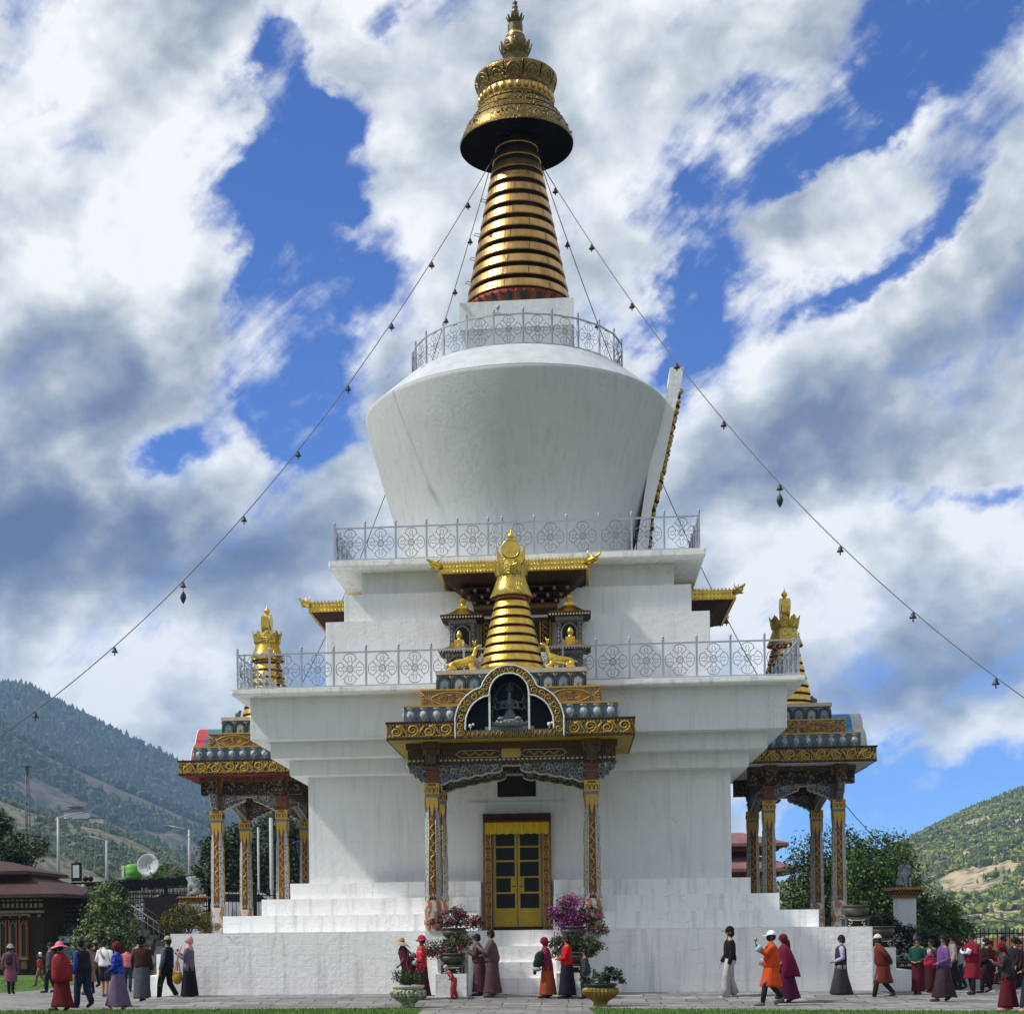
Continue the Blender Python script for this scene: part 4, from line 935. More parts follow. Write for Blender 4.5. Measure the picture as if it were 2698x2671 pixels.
def skin(name, verts, edges, radii, mats, parent=None, sub=1, root=0, loc=(0, 0, 0), rz=0.0, smooth=True, flat=None):
    me = bpy.data.meshes.new(name); me.from_pydata([tuple(v) for v in verts], edges, [])
    o = bpy.data.objects.new(name, me); col.objects.link(o)
    md = o.modifiers.new('s', 'SKIN'); md.use_smooth_shade = True; md.branch_smoothing = .3
    for i, r in enumerate(radii):
        sv = me.skin_vertices[0].data[i]; sv.radius = (r, r) if not isinstance(r, tuple) else r; sv.use_root = (i == root)
    sb = o.modifiers.new('u', 'SUBSURF'); sb.levels = sub; sb.render_levels = sub
    dg = bpy.context.evaluated_depsgraph_get(); dg.update()
    m2 = bpy.data.meshes.new_from_object(o.evaluated_get(dg)); m2.name = name
    bpy.data.objects.remove(o); bpy.data.meshes.remove(me)
    for m_ in (mats if isinstance(mats, (list, tuple)) else [mats]): m2.materials.append(m_)
    for p in m2.polygons: p.use_smooth = smooth
    o = bpy.data.objects.new(name, m2); col.objects.link(o); o.location = loc; o.rotation_euler = (0, 0, rz)
    if parent is not None: o.parent = parent
    return o
# lying deer, nose up, facing +X
def deer(x, rz, label):
    V = [(-.30, 0, .16), (-.14, 0, .20), (.06, 0, .21), (.20, 0, .24), (.25, 0, .36), (.26, 0, .48), (.30, 0, .56), (.38, 0, .60), (.44, 0, .61),
         (-.32, .08, .10), (-.18, .13, .06), (-.40, .14, .035), (-.32, -.08, .10), (-.18, -.13, .06), (-.40, -.14, .035),
         (.16, .09, .10), (.30, .11, .045), (.14, .12, .03), (.16, -.09, .10), (.30, -.11, .045), (.14, -.12, .03), (-.38, 0, .19), (-.44, 0, .15)]
    E_ = [(0, 1), (1, 2), (2, 3), (3, 4), (4, 5), (5, 6), (6, 7), (7, 8), (0, 9), (9, 10), (10, 11), (0, 12), (12, 13), (13, 14), (3, 15), (15, 16), (16, 17), (3, 18), (18, 19), (19, 20), (0, 21), (21, 22)]
    r = [.11, .125, .125, .11, .065, .05, .055, .042, .022, .07, .04, .018, .07, .04, .018, .05, .03, .016, .05, .03, .016, .03, .015]
    o = skin('deer_statue', V, E_, r, GOLD, None, 2, 2, (x, -8.12, 7.755), rz)
    root = empty('deer_statue', (x, -8.12, 7.73), rz, label, 'deer statue', 'golden deer either side of the front spire')
    o.name = 'body'; o.parent = root; o.location = (0, 0, .025); o.rotation_euler = (0, 0, 0)
    b = MB()
    for s in (-1, 1): b.tube([(.28, s * .03, .62), (.24, s * .08, .69), (.22, s * .09, .74)], [.022, .024, .005], 6)
    b.tube([(.29, 0, .62), (.27, 0, .70), (.30, 0, .78)], [.02, .015, .006], 6); b.build('ear', GOLD, root)
    b = MB(); b.box(-.5, .45, -.2, .2, -.005, .025); b.build('base', WHITEP, root)
deer(-1.12, 0, 'golden deer statue lying left of the front spire with its head raised'); deer(1.12, pi, 'golden deer statue lying right of the front spire with its head raised')

# seated statue in the front niche
STAT = mat('dark_bronze_statue', (.085, .10, .11), .35, .6, .3, 20); STAT2 = mat('statue_pale_trim', (.20, .21, .21), .5, .1, .3, 20)
root = empty('seated_statue', (0, -9.26, 6.25), 0, 'dark bronze many armed seated statue on a lotus inside the front niche', 'statue')
V = [(0, 0, .22), (0, 0, .36), (0, .0, .50), (0, 0, .58), (0, -.01, .68), (0, 0, .76), (.14, -.04, .16), (.27, -.10, .14), (.10, -.16, .13), (-.14, -.04, .16), (-.27, -.10, .14), (-.10, -.16, .13),
     (.15, 0, .53), (.20, -.05, .40), (.05, -.13, .38), (-.15, 0, .53), (-.20, -.05, .40), (-.05, -.13, .38), (.27, 0, .50), (.31, -.04, .62), (-.27, 0, .50), (-.31, -.04, .62), (.28, 0, .36), (.37, -.05, .44), (-.28, 0, .36), (-.37, -.05, .44)]
E_ = [(0, 1), (1, 2), (2, 3), (3, 4), (4, 5), (0, 6), (6, 7), (7, 8), (0, 9), (9, 10), (10, 11), (2, 12), (12, 13), (13, 14), (2, 15), (15, 16), (16, 17), (12, 18), (18, 19), (15, 20), (20, 21), (13, 22), (22, 23), (16, 24), (24, 25)]
rr = [.11, .09, .105, .05, .075, .06, .07, .06, .04, .07, .06, .04, .05, .035, .03, .05, .035, .03, .028, .025, .028, .025, .028, .022, .028, .022]
skin('body', V, E_, rr, STAT, root, 1, 0)
root.scale = (1.05, 1.05, 1.12)
b = MB()
for k in range(5): a = -pi / 2 + (k - 2) * .5; b.tube([(.07 * math.cos(a), .07 * math.sin(a), .77), (.09 * math.cos(a), .09 * math.sin(a), .86)], [.02, .003], 5)
b.lathe([(.085, .74), (.085, .77)], 14); b.tube([(0, 0, .8), (0, 0, .93)], [.05, .01], 8); b.build('crown', STAT, root)
b = MB(); petals(b, 14, .34, .42, .0, .11, .09, 0); b.lathe([(.36, 0), (.38, .06), (.34, .10)], 24, mi=0); b.tube([(.25 * math.cos(a), -.09 + .07 * math.sin(a), .13) for a in np.linspace(pi, 2 * pi, 9)], .025, 5)
b.sphere((.19, -.2, .16), .07, .05, .04); b.sphere((-.19, -.2, .16), .07, .05, .04); b.build('lotus_seat', STAT2, root)
b = MB(); b.tube([(-.12, -.09, .56), (-.05, -.12, .46), (0, -.13, .43), (.05, -.12, .46), (.12, -.09, .56)], .014, 5)
for s in (-1, 1): b.tube([(s * .3, .02, .7), (s * .36, .02, .55), (s * .30, -.02, .45), (s * .4, 0, .32), (s * .35, 0, .2)], .02, 5)
b.tube([(.34 * math.cos(a), .1, .5 + .42 * math.sin(a)) for a in np.linspace(0, pi, 16)], .016, 5); b.build('ribbon', mat('statue_ribbon', (.07, .085, .09), .5, .3), root)
for sx in (-1, 1):
    b = MB(); b.sphere((0, 0, .10), .04, .04, .05); b.tube([(0, 0, 0), (.02, 0, .06)], .01, 5); b.sphere((.07, 0, .13), .03)
    tag(b.build('niche_lamp', WHITEP, loc=(sx * .9, -9.5, 6.175)), 'small white lamp in the %s corner of the front statue niche' % ('left' if sx < 0 else 'right'), 'lamp', 'lamps in the front statue niche')
# little bird-like ornaments on the side porch roofs
for x, lab in ((-8.05, 'small grey bird figure perched on the roof of the left porch'), (8.05, 'small grey ball ornament on the roof of the right porch')):
    b = MB(); b.sphere((0, 0, .08), .09, .06, .08); b.sphere((.06 * (1 if x < 0 else -1), 0, .17), .05); b.box(-.06, .06, -.05, .05, 0, .03)
    tag(b.build('roof_ornament', mat('weathered_grey', (.12, .13, .13), .7), loc=(x, -1.6, 7.73)), lab, 'roof ornament')
# ================================================================ ground
def pave_mat():
    m = bpy.data.materials.new('stone_paving'); m.use_nodes = True; nt = m.node_tree; N = nt.nodes; L = nt.links; b = N['Principled BSDF']; b.inputs['Roughness'].default_value = .75
    g = N.new('ShaderNodeNewGeometry')
    nn = N.new('ShaderNodeTexNoise'); nn.inputs['Scale'].default_value = 1.2; nn.inputs['Detail'].default_value = 3; L.new(g.outputs['Position'], nn.inputs['Vector'])
    ad = N.new('ShaderNodeVectorMath'); ad.operation = 'MULTIPLY_ADD'; L.new(nn.outputs[1], ad.inputs[0]); ad.inputs[1].default_value = (.25, .25, 0); L.new(g.outputs['Position'], ad.inputs[2])
    br = N.new('ShaderNodeTexBrick'); br.inputs['Scale'].default_value = 1; br.inputs['Brick Width'].default_value = .85; br.inputs['Row Height'].default_value = .5; br.inputs['Mortar Size'].default_value = .022; br.inputs['Mortar Smooth'].default_value = .5
    br.inputs['Color1'].default_value = (.15, .148, .145, 1); br.inputs['Color2'].default_value = (.26, .255, .25, 1); br.inputs['Mortar'].default_value = (.07, .07, .07, 1); br.offset = .37; L.new(ad.outputs[0], br.inputs['Vector'])
    n = N.new('ShaderNodeTexNoise'); n.inputs['Scale'].default_value = 2.2; n.inputs['Detail'].default_value = 9; n.inputs['Roughness'].default_value = .7; L.new(g.outputs['Position'], n.inputs['Vector'])
    mr = N.new('ShaderNodeMapRange'); mr.inputs['From Min'].default_value = .3; mr.inputs['From Max'].default_value = .7; mr.inputs['To Min'].default_value = .6; mr.inputs['To Max'].default_value = 1.25; L.new(n.outputs[0], mr.inputs['Value'])
    mu = N.new('ShaderNodeMix'); mu.data_type = 'RGBA'; mu.blend_type = 'MULTIPLY'; mu.inputs['Factor'].default_value = 1; L.new(br.outputs['Color'], mu.inputs['A']); L.new(mr.outputs[0], mu.inputs['B']); L.new(mu.outputs['Result'], b.inputs['Base Color'])
    bp = N.new('ShaderNodeBump'); bp.inputs['Strength'].default_value = .6; bp.inputs['Distance'].default_value = .02
    a2 = N.new('ShaderNodeMath'); a2.operation = 'MULTIPLY_ADD'; L.new(br.outputs['Fac'], a2.inputs[0]); a2.inputs[1].default_value = -1; L.new(n.outputs[0], a2.inputs[2]); L.new(a2.outputs[0], bp.inputs['Height']); L.new(bp.outputs[0], b.inputs['Normal'])
    return m
PAVE = pave_mat()
GRASSM = mat('lawn_grass', (.075, .14, .025), .9, 0, .6, 1.3, .6, 60, bdist=.03)
EARTH = mat('valley_ground', (.13, .14, .08), .95, 0, .35, .02)
def sheet(name, pts, z, m, kind='structure'):
    mb = MB(); mb.add([(x, y, z) for x, y in pts], [tuple(range(len(pts)))]); o = mb.build(name, m, recalc=False); return tag(o, kind=kind)
g_ = []
for rr_, zz_ in ((0, -.02), (70, -.02), (200, -1.0), (600, -6), (9000, -40)):
    g_.append((max(rr_, .01), zz_))
mb = MB(); mb.lathe(g_, 64, (0, 0, 0), smooth=False, cap=False); tag(mb.build('ground', EARTH), kind='structure')
sheet('pavement', [(-40, -60), (40, -60), (40, 40), (-40, 40)], 0.0, PAVE)
# raised walk along the foot of the stupa, ramping down
mb = MB(); mb.add([(-8.27, -8.0, .12), (8.27, -8.0, .12), (8.27, -9.9, .12), (-8.27, -9.9, .12), (-8.6, -11.4, .004), (8.6, -11.4, .004)], [(0, 3, 2, 1), (3, 4, 5, 2)]); mb.add([(8.27, -9.9, .12), (8.6, -11.4, .004), (8.27, -8, .004), (8.27, -8, .12)], [(0, 1, 2, 3)]); mb.add([(-8.27, -9.9, .12), (-8.6, -11.4, .004), (-8.27, -8, .004), (-8.27, -8, .12)], [(3, 2, 1, 0)])
tag(mb.build('walkway', PAVE), kind='structure')
lawnR = [(1.68, -12.95), (2.6, -13.6), (9.64, -15.25), (24, -18), (24, -43.0), (1.9, -43.0), (1.8, -15.2)]
lawnL = [(-1.72, -12.72), (-1.62, -14.9), (-1.5, -43.0), (-30, -43.0), (-30, -9.5), (-10.72, -12.85)]
lawnB = [(-40, -1.2), (-14.5, -3.1), (-14.2, -1.2), (-14.4, 1.2), (-14.9, 7.2), (-15.2, 14.9), (-40, 14.9)]
lawnC = [(13.2, -2.0), (13.2, 16), (40, 16), (40, -8)]
for p in (lawnR, lawnL, lawnB, lawnC): sheet('lawn', p, .006, GRASSM)
# grass blades along the near lawns
def inpoly(x, y, P):
    c = False; j = len(P) - 1
    for i in range(len(P)):
        if (P[i][1] > y) != (P[j][1] > y) and x < (P[j][0] - P[i][0]) * (y - P[i][1]) / (P[j][1] - P[i][1]) + P[i][0]: c = not c
        j = i
    return c
pts = []
while len(pts) < 26000:
    x = random.uniform(-12, 11); y = random.uniform(-17.2, -12.3)
    if inpoly(x, y, lawnR) or inpoly(x, y, lawnL): pts.append((x, y))
while len(pts) < 32000:
    x = random.uniform(-24, -14); y = random.uniform(-3.2, 8)
    if inpoly(x, y, lawnB): pts.append((x, y))
P = np.array(pts); n = len(P); a = rng.random(n) * 2 * pi; h = .022 + .03 * rng.random(n); w = .009; lean = rng.normal(0, .015, (n, 2))
V = np.zeros((n, 3, 3)); V[:, 0, 0] = P[:, 0] - np.cos(a) * w; V[:, 0, 1] = P[:, 1] - np.sin(a) * w; V[:, 1, 0] = P[:, 0] + np.cos(a) * w; V[:, 1, 1] = P[:, 1] + np.sin(a) * w
V[:, 2, 0] = P[:, 0] + lean[:, 0]; V[:, 2, 1] = P[:, 1] + lean[:, 1]; V[:, 2, 2] = h
V[:, :, 2] += .006
tag(fast('grass', V.reshape(-1, 3), np.arange(3 * n).reshape(-1, 3), [mat('grass_blade', (.09, .19, .03), .8), mat('grass_blade_dark', (.05, .12, .02), .8)], (rng.random(n) < .4).astype(int)), 'short green grass of the lawn edges', 'grass', kind='stuff')

# ================================================================ mountains
from mathutils import noise as mnoise
def fbm(x, y, s, o=5, seed=0.0):
    v = 0; a = 1; t = 0
    for k in range(o): v += a * mnoise.noise(Vector((x * s, y * s, seed + k * 7.3))); t += a; a *= .5; s *= 2.05
    return v / t
TP = {'cone': None, 'round': None}
def tree_template(kind):
    if kind == 'cone':
        vs = []; fs = []
        for (r, z0, z1) in ((.30, .12, .62), (.21, .42, .85), (.12, .68, 1.05)):
            o = len(vs)
            for k in range(6): a = k * pi / 3 + z0 * 5; vs.append((r * math.cos(a) * (1 + .25 * (k % 2)), r * math.sin(a) * (1 + .2 * ((k + 1) % 2)), z0))
            vs.append((0, 0, z1)); fs += [(o + k, o + (k + 1) % 6, o + 6) for k in range(6)]
        return np.array(vs), np.array(fs)
    bm = bmesh.new(); bmesh.ops.create_icosphere(bm, subdivisions=1, radius=.42); 
    for v in bm.verts: v.co = v.co * random.uniform(.68, 1.32); v.co.z = v.co.z * 1.05 + .5
    V = np.array([tuple(v.co) for v in bm.verts]); F = np.array([[v.index for v in f.verts] for f in bm.faces]); bm.free(); return V, F
def mountain(name, ridge, depth_front, base_z, amp, seed, ntree, th, conefrac, bare, mats_tree, terrain_mat, label, back=.35):
    """ridge: crest points (x, y, z); the slope comes down towards the camera side"""
    cam0 = Vector((1.41, -44.08, 0)); rid = [Vector(r) for r in ridge]; nu = 150; nv = 60; nb = 10
    L = [0]
    for i in range(1, len(rid)): L.append(L[-1] + (rid[i] - rid[i - 1]).length)
    def crest(u):
        d = u * L[-1]
        for i in range(1, len(L)):
            if d <= L[i] + 1e-6:
                t = (d - L[i - 1]) / (L[i] - L[i - 1]); return rid[i - 1].lerp(rid[i], t)
        return rid[-1].copy()
    def pos(u, v):
        c = crest(u); dirn = (Vector((c.x, c.y, 0)) - cam0).normalized(); dist = (Vector((c.x, c.y, 0)) - cam0).length
        if v >= 0:
            d = dist + (depth_front - dist) * v; x, y = cam0.x + dirn.x * d, cam0.y + dirn.y * d
            prof = (1 - v) ** 1.15
            f = fbm(x, y, 1 / (amp * 9), 6, seed); rg = 1 - abs(fbm(x, y, 1 / (amp * 16), 4, seed + 3)) * 2
            z = base_z + (c.z - base_z) * prof + amp * (f * 1.3 + (rg - .6) * .9) * min(1, v * 4) * min(1, (1 - v) * 5)
        else:
            d = dist * (1 - v * back); x, y = cam0.x + dirn.x * d, cam0.y + dirn.y * d; z = c.z + (c.z - base_z) * v * 1.1
        return (x, y, z)
    V = []; 
    for j in range(-nb, nv + 1):
        v = j / nv if j >= 0 else j / nb
        for i in range(nu + 1): V.append(pos(i / nu, v))
    F = []; w = nu + 1
    for j in range(nb + nv):
        for i in range(nu): F.append((j * w + i, j * w + i + 1, (j + 1) * w + i + 1, (j + 1) * w + i))
    o = fast(name, np.array(V), np.array(F)[:, ::-1], terrain_mat, smooth=True); tag(o, kind='structure')
    # trees
    T1 = tree_template('cone'); T2 = [tree_template('round') for _ in range(3)]; VV = []; FF = []; MI = []; off = 0; k = 0; tries = 0
    while k < ntree and tries < ntree * 6:
        tries += 1; u = random.random(); v = random.random() ** 1.1 * .97; 
        if random.random() < .05: v = random.random() * .012
        x, y, z = pos(u, v); dn = fbm(x, y, 1 / (amp * 5), 4, seed + 11)
        if dn < bare and v > .012: continue
        h = th * random.uniform(.55, 1.35)
        if random.random() < conefrac: tv, tf = T1; wd = h * random.uniform(.8, 1.2)
        else: tv, tf = random.choice(T2); wd = h * random.uniform(.8, 1.25); h *= .85
        a = random.random() * 6.28; ca, sa = math.cos(a), math.sin(a)
        q = np.empty_like(tv); q[:, 0] = (tv[:, 0] * ca - tv[:, 1] * sa) * wd + x; q[:, 1] = (tv[:, 0] * sa + tv[:, 1] * ca) * wd + y; q[:, 2] = tv[:, 2] * h + z - h * .12
        VV.append(q); FF.append(tf + off); off += len(tv); m_ = 0 if dn > bare + .30 else 1
        m_ = (m_ + (random.random() < .3)) % len(mats_tree) if random.random() < .6 else random.randrange(len(mats_tree)); MI += [m_ if random.random() < .6 else random.randrange(len(mats_tree)) for _ in range(len(tf))]; k += 1
    tag(fast('forest', np.vstack(VV), np.vstack(FF), mats_tree, MI), label, 'forest', kind='stuff')
def terr(name, a, b, s, lo=.42, hi=.6): return mat(name, a, .95, 0, .3, s * 2.2, .0, s, color2=b, kind='noise', lo=lo, hi=hi)
FGR = [mat('pine_dark', (.018, .036, .016), .9), mat('pine_mid', (.032, .058, .022), .9), mat('pine_light', (.06, .09, .03), .9)]
FGL = [mat('hill_green_dark', (.030, .048, .015), .9), mat('hill_green', (.10, .13, .025), .9), mat('hill_green_bright', (.22, .25, .04), .9), mat('hill_green_olive', (.06, .075, .025), .9)]  # greens brightened and yellowed: the hillside's sunlight is put into the colour
mountain('mountain', [(-1400,2420,380),(-1150,2450,425),(-1025.6,2468.8,428),(-973.8,2473.8,424),(-933,2477.8,424),(-896.2,2481.3,404),(-856.9,2485.1,384),(-748.6,2495.6,329),(-670.6,2503.1,288),(-612.6,2508.7,259),(-522.4,2517.4,208),(-393.4,2529.9,150),(-199.6,2548.6,98),(-5.5,2567.4,62),(188.6,2586,28)], 1500, -10, 42, 1.0, 15000, 17, .75, -.30, FGR, terr('mountain_soil', (.05, .06, .035), (.13, .11, .07), .03), 'dark pine forest covering the far hazy mountain on the left')
mountain('mountain_spur', [(-900,1680,330),(-710,1695.6,265),(-674.2,1699,251),(-610,1705.2,211),(-553.8,1710.7,185),(-513.1,1714.6,167),(-437.7,1721.9,133),(-361.8,1729.2,96),(-272.5,1737.8,55),(-183.1,1746.5,23)], 1150, -10, 30, 5.0, 5200, 12, .6, .0, FGR, terr('spur_scrub', (.12, .10, .07), (.05, .055, .03), .06), 'scattered pines on the brown spur below the far mountain')
mountain('hill', [(-500,905,120),(-394.4,922.3,97),(-374.5,924.3,91),(-349.6,926.7,81),(-312.3,930.3,74),(-287.7,932.6,65),(-260.2,935.3,53),(-235.4,937.7,38),(-200.7,941.1,26),(-150.9,945.9,13)], 380, -6, 13, 9.0, 14000, 4.0, .6, -.05, [mat('near_pine', (.035, .055, .02), .9), mat('near_green', (.075, .10, .035), .9), mat('near_olive', (.12, .135, .05), .9)], terr('hill_scrub', (.17, .15, .09), (.07, .08, .04), .15), 'trees and scrub on the nearer hill on the left')
mountain('hillside', [(20,1264,8),(78.8,1269.4,15),(143.7,1275.7,26),(208.8,1282,45),(241.3,1285.1,52),(278.1,1288.7,69),(299.9,1290.8,80),(322.7,1293,91),(340.9,1294.8,100),(368.3,1297.4,110),(387.1,1299.2,117),(420.3,1302.4,127),(520,1310,150),(640,1320,175)], 620, -6, 17, 14.0, 24000, 4.6, .45, -.17, FGL, terr('hillside_soil', (.40, .31, .20), (.13, .14, .06), .13, .46, .6), 'bright green trees on the sunlit hillside on the right')
# haze: one box of even pale air round everything
HZ = True
if HZ:
    mb = MB(); mb.box(-1900, 1900, -500, 3050, -60, 480); hz = mb.build('haze', []) if False else None
    me = bpy.data.meshes.new('haze'); me.from_pydata(mb.v, [], mb.f); hz = bpy.data.objects.new('haze', me); col.objects.link(hz); tag(hz, 'pale blue air haze over the valley', 'haze', kind='stuff')
    bm = bmesh.new(); bm.from_mesh(me); bmesh.ops.remove_doubles(bm, verts=bm.verts, dist=.001); bmesh.ops.recalc_face_normals(bm, faces=bm.faces); bm.to_mesh(me); bm.free()
    hm = bpy.data.materials.new('haze_air'); hm.use_nodes = True; N = hm.node_tree.nodes; N.clear(); pv = N.new('ShaderNodeVolumePrincipled'); o_ = N.new('ShaderNodeOutputMaterial'); hm.node_tree.links.new(pv.outputs[0], o_.inputs['Volume'])
    pv.inputs['Color'].default_value = (.38, .60, 1.0, 1); pv.inputs['Density'].default_value = .00015; pv.inputs['Anisotropy'].default_value = 0.0; me.materials.append(hm)

# ================================================================ trees and bushes
LEAFS = {}
def leafmat(n, c): return mat(n, c, .6, 0, .35, 1.2, spec=.3)
def leafy(name, loc, blobs, nleaf, size, mats, seed, trunk_h=1.0, trunk_r=.12, label=None, cat='tree', group=None, clump=.16, parent=None, trunkmat=None, limbs=True, flowers=None):
    """blobs: (cx,cy,cz,rx,ry,rz) ellipsoids in local metres"""
    rg = np.random.default_rng(seed); root = empty(name, loc, 0, label, cat, group) if parent is None else parent
    vol = np.array([b[3] * b[4] * b[5] for b in blobs]) ** .67; pr = vol / vol.sum(); ncl = max(14, int(nleaf / 38)); C = []; CN = []
    for _ in range(ncl):
        b = blobs[rg.choice(len(blobs), p=pr)]; d = rg.normal(size=3); d /= np.linalg.norm(d); r = rg.uniform(.45, 1.03) ** .6
        C.append([b[0] + d[0] * b[3] * r, b[1] + d[1] * b[4] * r, b[2] + d[2] * b[5] * r]); CN.append(d)
    C = np.array(C); CN = np.array(CN); idx = rg.integers(0, ncl, nleaf); av = float(np.mean([b[3] for b in blobs])); cs = clump * av
    P_ = C[idx] + np.clip(rg.normal(size=(nleaf, 3)), -1.7, 1.7) * cs * rg.uniform(.6, 1.4, (ncl, 1))[idx]
    nrm = CN[idx] * .7 + rg.normal(size=(nleaf, 3)) * .7; nrm[:, 2] += .35; nrm /= np.linalg.norm(nrm, axis=1)[:, None]
    t = np.cross(nrm, rg.normal(size=(nleaf, 3))); t /= np.linalg.norm(t, axis=1)[:, None]; bt = np.cross(nrm, t); s = size * rg.uniform(.6, 1.35, (nleaf, 1))
    V = np.stack([P_ - t * s, P_ - bt * s * .55 + nrm * s * .1, P_ + t * s, P_ + bt * s * .55 + nrm * s * .1], 1).reshape(-1, 3)
    cm = rg.integers(0, len(mats), ncl); mi = np.where(rg.random(nleaf) < .65, cm[idx], rg.integers(0, len(mats), nleaf))
    fast('foliage' if cat != 'tree' else 'crown', V, np.arange(4 * nleaf).reshape(-1, 4), mats, mi, parent=root)
    tb = MB(); cz = float(np.mean([b[2] for b in blobs])); cx = float(np.mean([b[0] for b in blobs])); cy = float(np.mean([b[1] for b in blobs]))
    tb.tube([(0, 0, -.05), (cx * .2, cy * .2, trunk_h * .5), (cx * .5, cy * .5, trunk_h), (cx, cy, cz)], [trunk_r * 1.3, trunk_r, trunk_r * .8, trunk_r * .3], 8)
    if limbs:
        for b in blobs:
            e = Vector((b[0], b[1], b[2])); s0 = Vector((cx * .5, cy * .5, trunk_h * random.uniform(.7, 1))); mid = s0.lerp(e, .5) + Vector((0, 0, -.1 * b[3])); tb.tube([s0, mid, e], [trunk_r * .55, trunk_r * .4, trunk_r * .12], 5)
            for k in range(4):
                d = rg.normal(size=3); d /= np.linalg.norm(d); q = e + Vector((d[0] * b[3], d[1] * b[4], d[2] * b[5])) * .8; tb.tube([mid.lerp(e, .5), q], [trunk_r * .25, trunk_r * .06], 4)
    tb.build('trunk' if cat == 'tree' else 'stem', trunkmat or BARK, root); return root
BARK = mat('bark', (.07, .05, .035), .9, 0, .4, 12, .5, 25)
GD = [leafmat('leaf_deep', (.016, .034, .014)), leafmat('leaf_dark', (.028, .055, .018)), leafmat('leaf_mid', (.05, .085, .025))]
GM = [leafmat('leaf_deep_green', (.022, .05, .012)), leafmat('leaf_green', (.045, .095, .018)), leafmat('leaf_bright', (.09, .16, .03))]  # dark, middle and bright greens dealt out at random per clump
GB = [leafmat('bush_dark', (.028, .055, .016)), leafmat('bush_green', (.065, .115, .025)), leafmat('bush_pale', (.17, .22, .08))]
GO = [leafmat('topiary_dark', (.035, .045, .010)), leafmat('topiary_olive', (.10, .10, .018)), leafmat('topiary_rust', (.17, .12, .02))]
def blobset(cx, cy, z0, z1, r, n, seed, ry=None):
    rg = random.Random(seed); out = []; 
    for k in range(n):
        t = (k + .5) / n; z = z0 + (z1 - z0) * t; w = r * (1 - abs(t - .42) * .75); a = rg.uniform(0, 6.28); d = w * rg.uniform(.25, .75)
        out.append((cx + d * math.cos(a), cy + d * math.sin(a) * (ry or 1), z, w * .62, w * .62 * (ry or 1), (z1 - z0) / n * 1.1 + w * .12))
    return out
# left
leafy('bush', (-15.7, 10.5, 0), [(0, 0, 1.6, 1.15, 1.1, 1.35), (-.45, 0, 1.2, .95, 1, 1.0), (.5, 0, 1.1, .95, 1, 1.0), (.05, 0, 2.7, .75, .7, .85), (0, 0, .7, 1.2, 1, .7), (-.15, 0, 3.2, .4, .4, .45)], 21000, .055, GB, 3, .8, .08, 'large rounded green bush standing right of the red roofed building', 'bush', clump=.12)
leafy('tree', (-27.6, 28.5, 0), blobset(0, 0, 4.8, 7.7, 2.2, 7, 1), 9000, .10, GD, 5, 3, .2, 'dark tree rising above the red roof at the far left edge', group='dark trees at the left edge')
leafy('tree', (-25.2, 25.7, 0), blobset(0, 0, 2.2, 5.9, 2.7, 9, 2), 12000, .10, GD, 6, 2, .22, 'broad dark tree directly behind the red roofed building', group='dark trees at the left edge')
leafy('tree', (-28.2, 24.0, 0), blobset(0, 0, 2.0, 5.6, 2.6, 7, 4), 8000, .10, GD, 61, 2, .22, 'low dark tree at the left edge below the tallest one', group='dark trees at the left edge')
leafy('tree', (-21.6, 26.3, 0), blobset(0, 0, 1.5, 3.6, 1.0, 5, 4), 3500, .08, GD, 7, 1.2, .12, 'small dark conical tree behind the eaves, beside the floodlight', group='dark trees at the left edge')
leafy('tree', (-15.0, 25.0, 0), [(0, 0, 4.3, 1.1, 1, 1.9), (.5, 0, 5.6, .9, .9, 1.0), (-.1, 0, 2.8, 1, 1, 1.2)], 9000, .09, GD, 8, 2.2, .18, 'dark tree seen between the first two columns of the left porch', group='trees behind the left porch')
leafy('tree', (-12.6, 25.2, 0), [(0, 0, 5.2, 1.6, 1.2, 1.9), (-.6, 0, 4, 1.3, 1.2, 1.5), (.7, 0, 4.2, 1.5, 1.2, 1.5), (.4, 0, 6.4, 1.0, 1, .8)], 13000, .085, GD, 9, 2.5, .22, 'tallest leafy tree behind the left porch with pale poles in front of it', group='trees behind the left porch')
leafy('tree', (-10.2, 25.4, 0), [(0, 0, 5.0, 1.3, 1.2, 2.0), (0, 0, 3.6, 1.3, 1.2, 1.3)], 8000, .085, GD, 10, 2.4, .2, 'dark tree half hidden by the white wall behind the left porch', group='trees behind the left porch')
leafy('bush', (-20.9, 38.0, 3.2), [(0, 0, 1.3, 1.0, .8, .9), (.6, 0, .9, .8, .7, .6)], 2500, .07, [GB[1], GO[1]], 12, .6, .07, 'yellowish green bush growing behind the satellite dish', 'bush')
tp = leafy('topiary', (-9.55, -1.9, 1.05), [(-.1, 0, .98, .62, .45, .26), (.25, 0, .92, .55, .45, .26), (-.35, 0, .85, .45, .4, .20), (.05, 0, 1.25, .42, .35, .16), (.72, 0, .72, .30, .25, .22)], 7000, .032, GO, 13, .5, .05, 'olive and rust coloured pruned shrub in a stand on the left side of the plinth', 'shrub', clump=.15)
